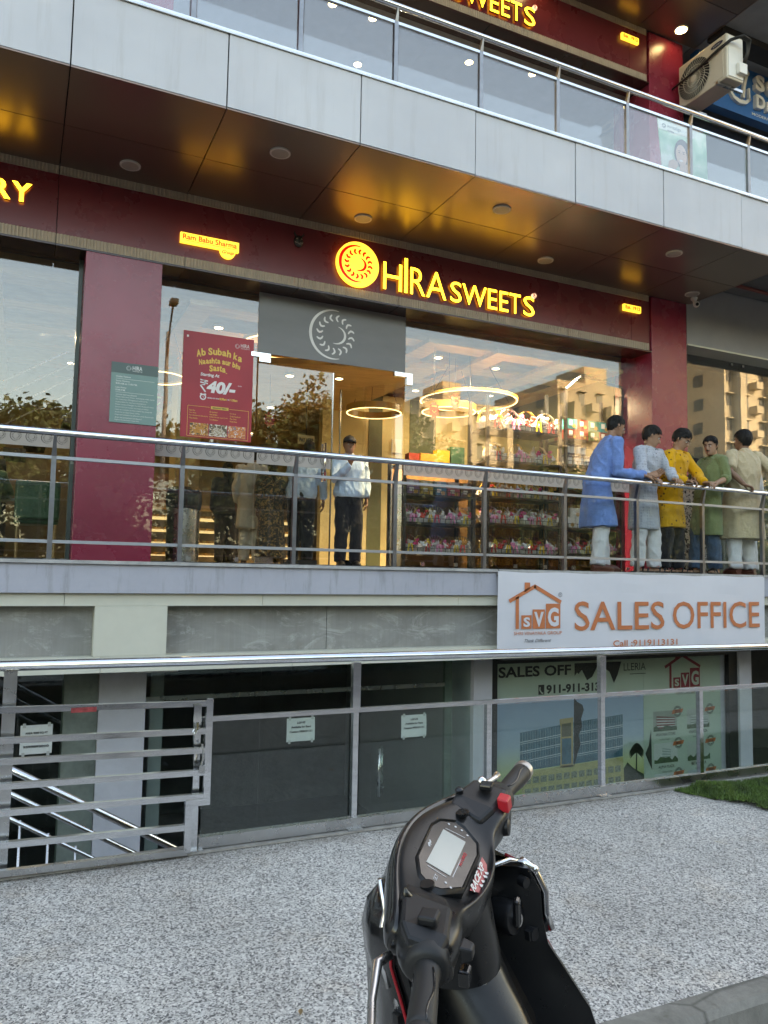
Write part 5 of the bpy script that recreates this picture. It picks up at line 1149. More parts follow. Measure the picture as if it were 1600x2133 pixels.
def rings(scale, a, b, colr, k=.6):
    def f(q, p, cc):
        x = q.n('TexVoronoi', feature='F1'); x.inputs['Scale'].default_value = scale; x.inputs['Randomness'].default_value = .12; q.l(p, x.inputs['Vector'])
        return q.mix(q.math('MULTIPLY', q.ramp(x.outputs['Distance'], [(a-.05, (0, 0, 0)), (a, (1, 1, 1)), (b, (1, 1, 1)), (b+.05, (0, 0, 0))]), k), cc, colr)
    return f
def floral(colr):
    def f(q, p, cc):
        n_ = q.noise(p, 16, 3, .5, 2.2); return q.mix(q.ramp(n_, [(.53, (0, 0, 0)), (.56, (1, 1, 1))]), cc, colr)
    return f
def slub(colr):
    def f(q, p, cc):
        n_ = q.noise(q.pos((3, 3, 60), True), 3, 4, .6); return q.mix(q.math('MULTIPLY', q.ramp(n_, [(.45, (0, 0, 0)), (.7, (1, 1, 1))]), .35), cc, colr)
    return f
k_blue = cloth('blue linen', (.125, .235, .52), .16, pattern=slub((.22, .34, .62)))
k_grey = cloth('grey print cotton', (.43, .455, .50), .08, pattern=rings(30, .20, .32, (.20, .22, .27), .6))
k_yel = cloth('yellow cotton', (.68, .34, .012), .08, pattern=spots(15, .17, (.09, .03, .01)))
k_wht = cloth('floral cotton', (.66, .63, .58), .05, pattern=floral((.025, .022, .022)))
k_grn = cloth('green cotton', (.165, .20, .085), .14, st=(5, 5, .6), pattern=slub((.24, .28, .13)))
k_bei = cloth('beige silk', (.52, .42, .27), .08, pattern=slub((.36, .27, .15)), rough=.6)
t_white = cloth('white trousers', (.66, .66, .66), .05); t_black = cloth('black trousers', (.012, .012, .015), .2); t_jean = cloth('jeans', (.045, .085, .14), .3); k_sky = cloth('pale blue shirt', (.42, .55, .68), .06); k_cream = cloth('cream kurta', (.58, .52, .42), .06); k_drk = cloth('dark print dress', (.05, .04, .03), .3, pattern=floral((.30, .18, .07))); t_dark = cloth('dark trousers', (.035, .035, .04), .2); k_off = cloth('off white shirt', (.55, .52, .47), .06); k_teal = cloth('green shirt', (.12, .19, .10), .1)
m_brown = mat('brown leather', (.12, .04, .025), .4); m_sandal = mat('black leather', (.015, .014, .014), .45)
def eloft(mb, rows, n=20):
    """rows: (centre, rx, ry, x direction, power) rings with a super-ellipse outline"""
    R_ = []
    for i, (p, rx, ry, xd) in enumerate(rows):
        p0 = Vector(rows[max(i-1, 0)][0]); p1 = Vector(rows[min(i+1, len(rows)-1)][0]); d = (p1-p0).normalized(); X = Vector(xd); X = (X-d*X.dot(d)).normalized(); Y = d.cross(X)
        ring = []
        for j in range(n):
            a = 2*math.pi*j/n; c, s_ = math.cos(a), math.sin(a); e = .82; ring.append(Vector(p)+X*rx*math.copysign(abs(c)**e, c)+Y*ry*math.copysign(abs(s_)**e, s_))
        R_.append(ring)
    mb.loft(R_)
def remesh(mb, voxel, it=3, wr=0, wf=7.0, seed=0, low_=None):
    me = bpy.data.meshes.new('tmp'); me.from_pydata([tuple(p) for p in mb.v], [], mb.f); me.update()
    bm = bmesh.new(); bm.from_mesh(me); bmesh.ops.recalc_face_normals(bm, faces=bm.faces); bm.to_mesh(me); bm.free()
    ob = bpy.data.objects.new('tmp', me); col.objects.link(ob); md = ob.modifiers.new('r', 'REMESH'); md.mode = 'VOXEL'; md.voxel_size = voxel; md.use_smooth_shade = True
    if it: sm = ob.modifiers.new('s', 'SMOOTH'); sm.iterations = it; sm.factor = .6
    dg = bpy.context.evaluated_depsgraph_get(); out = bpy.data.meshes.new_from_object(ob.evaluated_get(dg)); bpy.data.objects.remove(ob); bpy.data.meshes.remove(me)
    if wr:
        nr = [v.normal.copy() for v in out.vertices]; off = Vector((seed*3.1, 0, 0))
        for v, n_ in zip(out.vertices, nr):
            c = v.co; d = noise.noise(Vector((c.x*wf, c.y*wf, c.z*wf*.55))+off)+.55*noise.noise(Vector((c.x*wf*2.3, c.y*wf*2.3, c.z*wf*1.6))+off)
            fold = (1-abs(noise.noise(Vector((c.x*wf*1.4+c.z*3, c.y*wf*1.4, c.z*wf*.7))+off*2)))**4
            if low_ is not None and c.z < low_: d = d*.35+1.7*noise.noise(Vector((c.x*9.5, c.y*9.5, c.z*1.3))+off)*min(1, (low_-c.z)*4); fold *= .4
            v.co = c+n_*wr*(d*.75+fold*.9)
    out.polygons.foreach_set('use_smooth', [True]*len(out.polygons)); return out
def hand(mb, wr, d, n_, side, curl, k_=1.0):
    """palm with four fingers and a thumb; d = direction of the fingers, n_ = direction the palm faces"""
    d = Vector(d).normalized(); n_ = Vector(n_); n_ = (n_-d*n_.dot(d)).normalized(); s_ = d.cross(n_)*side; wr = Vector(wr)
    rows = [(wr-d*.03, .027, .020), (wr+d*.015, .033, .018), (wr+d*.055, .042, .016), (wr+d*.088, .042, .013), (wr+d*.097, .036, .008)]
    R_ = [[p+s_*a*k_*math.cos(t)+n_*b_*k_*math.sin(t) for t in [2*math.pi*i/12 for i in range(12)]] for p, a, b_ in rows]; mb.loft(R_)
    for i, (o_, L) in enumerate(((.031, .075), (.0105, .083), (-.0105, .078), (-.031, .062))):
        p = wr+d*.085*k_+s_*o_*k_; a = 0; pts = [p]
        for q_ in (.42, .33, .25):
            a += curl*(.8+.1*i); v = d*math.cos(a)+n_*math.sin(a); p = p+v*L*q_*k_*1.05; pts.append(p)
        mb.tube(pts, [.0098*k_, .0092*k_, .0084*k_, .006*k_], 8)
    p = wr+d*.022*k_+s_*.030*k_; pts = [p, p+(d*.5+s_*.75+n_*.3).normalized()*.038*k_, p+(d*.5+s_*.75+n_*.3).normalized()*.038*k_+(d*.85+s_*.25+n_*.4).normalized()*.034*k_, p+(d*.5+s_*.75+n_*.3).normalized()*.038*k_+(d*.85+s_*.1+n_*.55).normalized()*.058*k_]
    mb.tube(pts, [.0125*k_, .0115*k_, .010*k_, .007*k_], 8)
HEADR = [(-.118, .020, .072, .035), (-.108, .034, .088, .005), (-.088, .049, .094, -.04), (-.062, .058, .094, -.066), (-.034, .064, .092, -.082), (-.004, .069, .088, -.093), (.026, .072, .093, -.10), (.056, .072, .088, -.10), (.085, .062, .066, -.086), (.105, .044, .038, -.062), (.117, .016, .006, -.03)]
def person(label, x, y, fl, H, face, sk, top, bottom, neck=(0, 0), headoff=(0, 0), look=0, pitch=0, roll=0, R=None, L=None, hem=.60, flare=1.0, feet=None, shoes='sandal', hair='short', fine=True, glasses=False, cap=None, sleeve='long', bulk=1.0, group=None, knees=None, stache=False, tex=0, seat=None, collar=True, buttons=0, noface=False):
    k_ = H/1.75; f = Vector((math.cos(rad(face)), math.sin(rad(face)), 0)); r = Vector((f.y, -f.x, 0)); Z = Vector((0, 0, 1)); B0 = Vector((x, y, fl))
    t = thing('person', label, 'person', (x, y, fl), 0, group)
    def W(a, b_, c): return B0+(r*a+f*b_+Z*c)*k_
    up = Vector((neck[0], neck[1], 0)); pelz = .95 if seat is None else seat
    pel = W(0, 0, pelz); nk = W(0, -.015, pelz+.53)+up; ch = pel.lerp(nk, .62); wa = pel.lerp(nk, .28)
    hc = nk+Z*.145*k_+Vector((headoff[0], headoff[1], 0)); 
    la = rad(face+look); hf = Vector((math.cos(la), math.sin(la), 0)); hr = Vector((hf.y, -hf.x, 0)); pc, ps = math.cos(rad(pitch)), math.sin(rad(pitch)); hfw = hf*pc-Z*ps; hu = Z*pc+hf*ps
    rc, rs = math.cos(rad(roll)), math.sin(rad(roll)); hr, hu = hr*rc+hu*rs, hu*rc-hr*rs
    def Hd(a, b_, c): return hc+(hr*a+hfw*b_+hu*c)*k_
    tx = r; sh = {s: nk-Z*.045*k_+tx*s*.178*k_*bulk for s in (1, -1)}
    arms = {}
    for s, a in ((1, R), (-1, L)):
        if a is None: e = sh[s]+Z*-.28*k_+tx*s*.05*k_-f*.02; wv = e+Z*-.245*k_+f*.06*k_+tx*s*.0; a = (e, wv, (wv-e), tx*-s, .35)
        arms[s] = [Vector(v) if i < 4 else v for i, v in enumerate(a)]
    ft = feet or [((.10, .0), 0), ((-.10, 0.03), 0)]
    vox = .0085 if fine else .014
    # ---- body
    b = MB()
    eloft(b, [(pel-Z*.10*k_, .10, .09, tx), (pel, .155*k_*bulk, .11*k_*bulk, tx), (wa, .135*k_*bulk, .10*k_*bulk, tx), (ch, .165*k_*bulk, .115*k_*bulk, tx), (nk-Z*.05*k_, .15*k_, .085*k_, tx), (nk, .07*k_, .065*k_, tx), (nk+Z*.03*k_, .055*k_, .055*k_, tx)])
    b.tube([nk-Z*.03*k_, nk.lerp(hc, .45)-hfw*.012*k_, hc-hu*.06*k_-hfw*.025*k_], [.062*k_, .054*k_, .056*k_], 14)
    R_ = []
    for z, w_, f0, b0 in HEADR:
        ring = []; my_ = (f0+b0)/2; ry = (f0-b0)/2
        for i in range(20):
            a = 2*math.pi*i/20; c, s_ = math.cos(a), math.sin(a); e = .9; ring.append(Hd(w_*math.copysign(abs(c)**e, c)*(1-.14*max(0, s_)**2), my_+ry*math.copysign(abs(s_)**e, s_), z))
        R_.append(ring)
    b.loft(R_)
    b.tube([Hd(0, .088, .018), Hd(0, .104, -.012), Hd(0, .112, -.034), Hd(0, .094, -.046)], [.009*k_, .011*k_, .016*k_, .008*k_], 8)
    for s in (1, -1): b.tube([Hd(s*.066, -.012, .018), Hd(s*.078, -.018, .016), Hd(s*.079, -.014, -.012), Hd(s*.068, -.004, -.032)], [.008*k_, .014*k_, .012*k_, .006*k_], 8)
    for s in (1, -1):
        e, wv = arms[s][0], arms[s][1]; b.tube([sh[s]-tx*s*.02, sh[s].lerp(e, .5), e, e.lerp(wv, .35), wv], [.052*k_, .046*k_, .038*k_, .04*k_, .027*k_], 12)
    legs = {}
    for s, (fo, ya) in zip((1, -1), ft):
        hp = pel+tx*s*.085*k_-Z*.04*k_; an = W(fo[0], fo[1], .075); kn = hp.lerp(an, .49)+f*.03*k_
        if knees: kn = W(*knees[0 if s == 1 else 1])
        fa = rad(face+ya); fd = Vector((math.cos(fa), math.sin(fa), 0)); legs[s] = (hp, kn, an, fd)
        b.tube([hp, hp.lerp(kn, .5), kn, kn.lerp(an, .4), an], [.085*k_, .075*k_, .055*k_, .054*k_, .036*k_], 12)
        g = an-Z*.05*k_; b.tube([an, g-fd*.03, g+fd*.05*k_, g+fd*.12*k_, g+fd*.175*k_], [.038*k_, (.035*k_, .03*k_), (.04*k_, .03*k_), (.044*k_, .02*k_), (.03*k_, .012*k_)], 12)
    body = remesh(b, vox, 2); hb = MB()
    for s in (1, -1): hand(hb, arms[s][1], arms[s][2], arms[s][3], -s, arms[s][4], k_)
    bm = bmesh.new(); bm.from_mesh(body); hm = hb.mesh(sk, True); bm.from_mesh(hm); bm.to_mesh(body); bm.free(); body.materials.clear(); body.materials.append(sk); body.polygons.foreach_set('use_smooth', [True]*len(body.polygons)); body.polygons.foreach_set('material_index', [0]*len(body.polygons))
    body.transform(Matrix.Translation(-B0)); link('body', body, t)
    # ---- face
    if not noface:
        m = MB(); [m.ball(Hd(s*.031, .080, .000), (.0125*k_, .0125*k_, .0085*k_), 10, 6) for s in (1, -1)]; m.build('eyes', m_eyew, t, True)
        m = MB(); [m.ball(Hd(s*.031, .0885, .000), (.0075*k_, .0075*k_, .0075*k_), 8, 6) for s in (1, -1)]; m.build('irises', m_eye, t, True)
        m = MB(); [m.tube([Hd(s*.014, .094, .020), Hd(s*.032, .093, .026), Hd(s*.052, .078, .020)], [.004*k_, .0055*k_, .003*k_], 6) for s in (1, -1)]
        if stache: m.tube([Hd(-.028, .092, -.058), Hd(0, .102, -.052), Hd(.028, .092, -.058)], [.003*k_, .007*k_, .003*k_], 6)
        m.build('eyebrows', m_hair, t, True)
        m = MB(); m.tube([Hd(-.024, .088, -.068), Hd(0, .0955, -.067), Hd(.024, .088, -.068)], [.003*k_, .0068*k_, .003*k_], 8); m.build('lips', m_lip, t, True)
    if glasses:
        m = MB()
        for s in (1, -1): m.tube([Hd(s*.034+.024*math.cos(a*.5236), .104, -.002+.019*math.sin(a*.5236)) for a in range(12)], .002*k_, 5, closed=True); m.tube([Hd(s*.058, .102, .004), Hd(s*.074, .04, .008), Hd(s*.078, -.01, .006)], .0018*k_, 5)
        m.tube([Hd(-.01, .104, 0), Hd(.01, .104, 0)], .002*k_, 5); m.build('spectacles', mat('wire frame', (.35, .30, .25), .3, .6), t)
    # ---- hair
    if hair:
        m = MB(); C_ = (0, -.012, .030); nu, nv = 30, 18; grid = {}
        lowb = {'short': -.080, 'crop': -.068, 'long': -.17, 'bob': -.12}[hair]; th = .016 if hair != 'crop' else .010; vol = 1.0
        if hair == 'mop': pass
        for i in range(nv+1):
            for j in range(nu):
                ph = math.pi*i/nv; a = 2*math.pi*j/nu; sx, sy, sz = math.sin(ph)*math.cos(a), math.sin(ph)*math.sin(a), math.cos(ph)
                rx, ry, rz = (.074+th)*vol, (.098+th)*vol, (.097+th)*vol
                px, py, pz = C_[0]+rx*sx, C_[1]+ry*sy, C_[2]+rz*sz*(1 if sz > 0 else (1.15 if hair in ('short', 'crop') else 1.7))
                nz_ = noise.noise(Vector((px*38+tex, py*38, pz*18)))*.007+noise.noise(Vector((px*90, py*90+tex, pz*30)))*.004
                px += sx*nz_; py += sy*nz_; pz += sz*nz_; grid[i, j] = (px, py, pz)
        def keep(p):
            px, py, pz = p
            if py > .055: return pz > .052-.2*max(0, abs(px)-.03)+.012*noise.noise(Vector((px*70, tex, 0)))
            if py > .01: return pz > (.018 if hair in ('short', 'crop') else lowb+.02) or (hair in ('short', 'crop') and abs(px) > .06 and pz > -.005 and py < .03)
            return pz > lowb+(.05 if hair in ('short', 'crop') and py > -.03 else 0)
        for i in range(nv):
            for j in range(nu):
                q_ = [grid[i, j], grid[i, (j+1) % nu], grid[i+1, (j+1) % nu], grid[i+1, j]]
                if all(keep(p) for p in q_): m.quad(*[Hd(*p) for p in q_])
        rr_ = random.Random(tex+77)
        for i in range(70 if fine else 0):
            a = rr_.uniform(-2.6, 2.6); e0 = rr_.uniform(.35, 1.35); P = []
            for q_ in range(4):
                e_ = e0-.16*q_*(1 if abs(a) < 1.3 else .8); rx, ry, rz = .077+th, .101+th, .092+th; a_ = a+.06*q_*math.sin(i)
                P.append((C_[0]+rx*math.cos(e_)*math.sin(a_), C_[1]+ry*math.cos(e_)*math.cos(a_), C_[2]+rz*math.sin(e_)))
            if all(keep((p[0], p[1], p[2]+.006)) for p in P): m.tube([Hd(*p) for p in P], [.006*k_, .0065*k_, .005*k_, .0015*k_], 5)
        if hair == 'long': m.tube([Hd(0, -.10, .02), Hd(0, -.125, -.06), Hd(0.01, -.12, -.18), Hd(.02, -.11, -.30)], [.05*k_, .05*k_, .035*k_, .012*k_], 10)
        m.build('hair', m_hair, t, True, fix=True)
    if cap:
        m = MB(); R_ = []
        for z, w_, f0, b0 in ((.035, .084, .10, -.112), (.07, .083, .097, -.11), (.10, .07, .075, -.09), (.122, .045, .04, -.055), (.130, .01, .0, -.02)): R_.append([Hd(w_*math.cos(a), (f0+b0)/2+(f0-b0)/2*math.sin(a), z) for a in [2*math.pi*i/20 for i in range(20)]])
        m.loft(R_); m.build('cap', cap, t, True); m = MB(); m.add([Hd(.075*math.cos(a), .07+.10*math.sin(a), .038-.01*math.sin(a)) for a in [math.pi*i/12 for i in range(13)]]+[Hd(.075*math.cos(a), .07+.10*math.sin(a), .046-.01*math.sin(a)) for a in [math.pi*i/12 for i in range(13)]], [tuple(range(13)), tuple(range(25, 12, -1))]+[(i, i+13, i+14, i+1) for i in range(12)]); m.build('cap_peak', cap, t)
    # ---- upper garment
    g = MB(); hz = fl+hem*k_; rows = []
    low = pel-Z*(pelz*k_-hem*k_)
    if hem < pelz-.05:
        mid_l = (legs[1][0]+legs[-1][0]+legs[1][2]+legs[-1][2])/4; ax = pel.lerp((legs[1][2]+legs[-1][2])/2, min(1, (pel.z-hz)/(pel.z-fl)))
        rows.append((Vector((ax.x, ax.y, hz)), .235*k_*bulk*flare, .165*k_*bulk*flare, tx)); a2 = pel.lerp(Vector((ax.x, ax.y, hz)), .5); rows.append((a2, .215*k_*bulk*(1+(flare-1)*.5), .155*k_*bulk*(1+(flare-1)*.5), tx))
    else: rows.append((pel-Z*.03*k_, .185*k_*bulk, .135*k_*bulk, tx))
    rows += [(pel+Z*.05*k_, .19*k_*bulk, .138*k_*bulk, tx), (wa+Z*.02, .178*k_*bulk, .13*k_*bulk, tx), (ch, .192*k_*bulk, .137*k_*bulk, tx), (nk-Z*.085*k_, .19*k_*bulk, .112*k_, tx), (nk-Z*.035*k_, .145*k_*bulk, .088*k_, tx), (nk-Z*.005*k_, .076*k_, .072*k_, tx)]
    if collar: rows.append((nk+Z*.028*k_+f*.008, .067*k_, .066*k_, tx))
    eloft(g, rows, 24)
    for s in (1, -1):
        e, wv = arms[s][0], arms[s][1]; P = [sh[s]-tx*s*.05*k_, sh[s]+Z*.002, sh[s].lerp(e, .5), e]; rr = [.072*k_, .070*k_, .063*k_, .057*k_]
        if sleeve == 'long': P += [e.lerp(wv, .5), wv.lerp(e, .06)]; rr += [.053*k_, .044*k_]
        elif sleeve == 'rolled': P += [e.lerp(wv, .22), e.lerp(wv, .30)]; rr += [.056*k_, .060*k_]
        elif sleeve == 'high': P = P[:2]+[sh[s].lerp(e, .55), sh[s].lerp(e, .78), sh[s].lerp(e, .84)]; rr = [.072*k_, .074*k_, .068*k_, .07*k_, .066*k_]
        g.tube(P, rr, 14)
    me = remesh(g, .011 if fine else .017, 3, .0145*k_, 6.5, tex+1, pel.z); me.materials.clear(); me.materials.append(top); me.transform(Matrix.Translation(-B0)); link('kurta' if hem < .8 else 'shirt', me, t)
    if buttons:
        m = MB()
        for i in range(buttons): p = nk.lerp(ch, .1+.22*i)+f*(.085+.05*min(1, .25+.3*i))*k_; m.ball(p, .006*k_, 6, 4)
        m.build('buttons', m_sandal, t)
    # ---- trousers
    if bottom:
        g = MB()
        for s in (1, -1):
            hp, kn, an, fd = legs[s]; g.tube([hp+Z*.04, hp.lerp(kn, .5), kn, kn.lerp(an, .5), an+Z*.0], ([.105*k_, .098*k_, .085*k_, .078*k_, .074*k_] if hem > .8 else [.07*k_, .076*k_, .082*k_, .08*k_, .076*k_]), 14)
        hk = 1.0 if hem > .8 else .78; eloft(g, [(pel-Z*.12*k_, .13*k_*hk, .10*k_*hk, tx), (pel, .165*k_*bulk*hk, .125*k_*bulk*hk, tx), (pel+Z*.08*k_, .15*k_*bulk*hk, .118*k_*bulk*hk, tx)])
        me = remesh(g, .012 if fine else .018, 3, .0135*k_, 7.0, tex+5); me.materials.clear(); me.materials.append(bottom); me.transform(Matrix.Translation(-B0)); link('trousers', me, t)
    # ---- footwear
    for s in (1, -1):
        hp, kn, an, fd = legs[s]; sd_ = Vector((fd.y, -fd.x, 0)); g = Vector((an.x, an.y, an.z-.066*k_)); m = MB(); O = [(-.075, .03), (-.06, .036), (0, .034), (.07, .045), (.13, .048), (.18, .035), (.20, .0)]; P = [(a, b_) for a, b_ in O]+[(a, -b_) for a, b_ in reversed(O[:-1])]
        vs = [g+fd*a*k_+sd_*b_*k_ for a, b_ in P]; n_ = len(P); m.add([v-Z*.008*k_ for v in vs]+[v+Z*.012*k_ for v in vs], [tuple(range(n_)), tuple(range(2*n_-1, n_-1, -1))]+[(i, (i+1) % n_, (i+1) % n_+n_, i+n_) for i in range(n_)])
        if shoes == 'sandal':
            for a, h_ in ((.06, .062), (.115, .045)): m.tube([g+fd*a*k_+sd_*.046*k_+Z*.01, g+fd*(a+.01)*k_+sd_*.03*k_+Z*h_*k_, g+fd*(a+.015)*k_+Z*(h_+.008)*k_, g+fd*(a+.01)*k_-sd_*.03*k_+Z*h_*k_, g+fd*a*k_-sd_*.046*k_+Z*.01], [(.012*k_, .004*k_)]*5, 8)
            m.build('sandal', m_sandal, t)
        else:
            m.tube([g-fd*.065*k_+Z*.035*k_, g+Z*.04*k_, g+fd*.07*k_+Z*.035*k_, g+fd*.14*k_+Z*.025*k_, g+fd*.20*k_+Z*.014*k_], [.036*k_, .045*k_, .047*k_, .044*k_, .018*k_], 14); m.build('shoe', m_brown if shoes == 'loafer' else m_sandal, t, auto=50)
    return t
FL = 1.566; RZ = 2.655
person('person in long blue kurta and white trousers leaning forearms on the railing', 6.10, 7.14, FL, 1.84, -14, sk1, k_blue, t_white, neck=(.17, -.06), headoff=(.07, -.02), bulk=.92, look=4, pitch=16, R=((6.20, 6.90, 2.71), (6.50, 6.79, 2.68), (1, .1, -.05), (.1, .3, -1), .25), L=((6.28, 7.14, 2.74), (6.62, 6.83, 2.70), (.9, -.3, .25), (-.2, -.7, .6), .3), hem=.50, flare=1.16, feet=[((.09, -.04), 5), ((-.11, .12), -8)], shoes='loafer', hair='crop', tex=1)
person('person in grey printed kurta gripping the railing between blue and yellow kurtas', 6.80, 7.12, FL, 1.76, -82, sk2, k_grey, t_white, neck=(.02, -.09), headoff=(.01, -.035), bulk=.92, look=52, pitch=22, R=((6.58, 6.93, 2.77), (6.66, 6.84, 2.66), (.3, -.9, -.2), (.2, -.2, -1), .55), L=((7.06, 6.96, 2.80), (6.97, 6.80, 2.665), (-.25, -.95, -.1), (-.1, -.2, -1), .75), hem=.51, flare=1.0, feet=[((-.0, .0), 12), ((-.22, .05), -8)][::-1] if False else [((.13, .0), 40), ((-.12, .04), 50)], hair='short', tex=4, buttons=4)
person('person in mustard yellow spotted kurta and glasses looking down over the railing', 7.26, 7.17, FL, 1.76, -78, sk2, k_yel, t_black, neck=(.0, -.15), headoff=(.02, -.06), bulk=.92, look=18, pitch=34, R=((7.06, 6.96, 2.76), (7.20, 6.82, 2.665), (.5, -.85, -.1), (-.1, -.2, -1), .75), L=((7.54, 6.98, 2.78), (7.48, 6.81, 2.665), (.1, -1, -.1), (-.1, -.2, -1), .75), hem=.56, flare=.98, feet=[((.10, -.02), 5), ((-.11, .04), 18)], hair='short', glasses=True, tex=9, buttons=4)
person('person in olive green kurta and blue jeans looking back with one arm on the railing', 7.83, 7.10, FL, 1.74, 172, sk2, k_grn, t_jean, neck=(.07, -.02), headoff=(-.06, -.02), bulk=.92, look=26, pitch=10, R=((7.73, 7.22, 2.80), (7.56, 7.02, 2.75), (-.6, -.7, .0), (0, -.2, -1), .5), L=((7.91, 6.86, 2.75), (7.68, 6.83, 2.675), (-1, .0, .02), (-.1, .3, -1), .45), hem=.48, flare=1.06, feet=[((.1, .12), 0), ((-.08, -.05), 25)], hair='crop', sleeve='rolled', stache=True, tex=13)
person('person with dark hair in white dress with black floral print behind the green kurta', 8.04, 7.52, FL, 1.52, 8, sk2, k_wht, k_wht, neck=(.03, -.02), look=-8, pitch=6, hem=.22, flare=1.05, hair='bob', tex=17, glasses=True, sleeve='long', collar=False)
person('person in beige kurta seen from behind leaning hands back on the railing', 8.42, 7.08, FL, 1.86, 88, sk3, k_bei, t_white, neck=(-.02, -.05), headoff=(.0, .02), look=4, pitch=-2, R=((8.86, 6.93, 2.90), (8.74, 6.82, 2.69), (-.75, -.45, -.4), (0, .2, -1), .6), L=((8.04, 6.93, 2.86), (8.16, 6.82, 2.69), (.85, -.35, -.3), (0, .2, -1), .6), hem=.43, flare=1.12, feet=[((.16, .05), 20), ((-.16, -.03), -10)], hair='short', sleeve='high', bulk=1.14, tex=21, noface=False, shoes='loafer')
person('person in pale cap and white shirt half hidden beside the beige kurta', 9.30, 7.75, FL, 1.72, 80, sk3, k_off, t_white, hem=.9, hair='crop', cap=cloth('pale blue cap cloth', (.50, .54, .66), .08), fine=False, tex=3)
FI = 1.575
person('guard in dark cap and pale blue shirt holding the open door handle', 3.96, 9.55, FI, 1.76, -100, sk3, k_sky, t_black, R=((3.70, 9.42, 2.72), (3.86, 9.28, 2.92), (.2, -.3, .9), (.3, -.9, 0), .8), hem=.93, hair='crop', cap=mat('guard cap', (.015, .015, .017), .7), shoes='shoe', bulk=1.04, fine=True, tex=2)
person('person in pale blue shirt and dark trousers bending behind the left door leaf', 3.36, 9.75, FI, 1.70, 60, sk3, k_sky, t_black, neck=(.10, .10), headoff=(.06, .06), look=10, pitch=30, hem=.93, hair='crop', shoes='shoe', bulk=1.08, fine=False, tex=6)
person('person in dark printed dress seen from behind in the shop', 3.02, 9.95, FI, 1.45, 80, sk3, k_drk, k_drk, hem=.12, flare=1.1, hair='long', fine=False, collar=False, tex=8)
person('person in cream kurta and pale trousers standing beside the dark dress', 2.86, 10.35, FI, 1.62, 70, sk3, k_cream, k_cream, hem=.55, hair='short', fine=False, tex=10)
person('short person in off white shirt further inside the shop', 2.88, 11.5, FI, 1.22, 85, sk3, k_off, t_dark, hem=.88, hair='short', fine=False, tex=12, shoes='shoe')
person('person in dark clothes partly hidden behind the cream kurta', 2.72, 11.2, FI, 1.5, 85, sk3, t_dark, t_dark, hem=.88, hair='long', fine=False, tex=14, shoes='shoe')
person('person in green shirt seated at the dining table', -.38, 10.1, FI, 1.66, 80, sk3, k_teal, t_dark, hem=.9, hair='short', fine=False, tex=16, seat=.56, knees=((.1, .40, .52), (-.1, .40, .52)), feet=[((.1, .42), 0), ((-.1, .42), 0)], shoes='shoe', R=((-.12, 10.22, 2.36), (-.2, 10.48, 2.37), (0, 1, 0), (0, 0, -1), .3), L=((-.66, 10.22, 2.36), (-.5, 10.48, 2.37), (0, 1, 0), (0, 0, -1), .3))
# ------------------------------------------------------------------ parked scooter
SCO = thing('scooter', 'black parked scooter with digital dash, red trim and chrome guards', 'scooter', (.80, .75, -.125))
def plastic(nm, c, rough, spec=.5, scr=.5):
    m, nt, o = newmat(nm); q = N(nt); p = q.pos()
    dust = q.ramp(q.noise(p, 14, 9, .75), [(.45, (0, 0, 0)), (.8, (1, 1, 1))]); cc = q.mix(q.math('MULTIPLY', dust, .06), c, (.12, .115, .105))
    sc_ = q.ramp(q.noise(q.pos((1, 1, 14)), 30, 5, .8), [(.70, (0, 0, 0)), (.74, (1, 1, 1))]); cc = q.mix(q.math('MULTIPLY', sc_, .12*scr), cc, (.3, .3, .29))
    r_ = q.math('ADD', q.math('MULTIPLY', q.noise(p, 22, 6, .7), .22), rough-.08, True)
    q.bsdf(o, cc, r_, 0, spec, q.bump(q.noise(p, 420, 2), .06, .001)); return m
p_sat = plastic('satin black', (.0085, .009, .010), .27, .4); p_gls = plastic('gloss black', (.010, .010, .011), .10, .6, .3); p_mat = plastic('matte black', (.012, .0125, .014), .40, .4); p_gry = plastic('dark grey floor', (.035, .037, .041), .48); p_red = plastic('scooter red', (.34, .012, .02), .22); p_rub = plastic('grip rubber', (.014, .014, .014), .5)
BM = Vector((.71, 1.111, 1.033)); br = Vector((.693, .691, .206)).normalized(); bu = Vector((-.146, -.146, .978)); bu = (bu-br*bu.dot(br)).normalized(); bf = bu.cross(br)
def T(r_, f_, u_): return BM+br*r_+bf*f_+bu*(u_-.010)
th = rad(100); sf = Vector((math.cos(th), math.sin(th), 0)); sr0 = Vector((sf.y, -sf.x, 0)); sr = sr0*math.cos(rad(9))+Vector((0, 0, 1))*math.sin(rad(9)); su = sr.cross(sf)
def U(r_, f_, u_): return BM+sr*r_*(.87 if r_ > 0 else .72)+sf*f_+su*u_
def X(mb, fn):
    mb.v = [fn(*v) for v in mb.v]; return mb
def sub(mb, n=2): return mb
def bld(nm, mt, mb, fn, parent=SCO, sm=True, bev=0, ssd=0, auto=None):
    X(mb, fn); o = mb.build(nm, mt, parent, smooth=sm and not auto, bevel=bev, auto=auto)
    if ssd: s_ = o.modifiers.new('sub', 'SUBSURF'); s_.levels = ssd; s_.render_levels = ssd
    return o
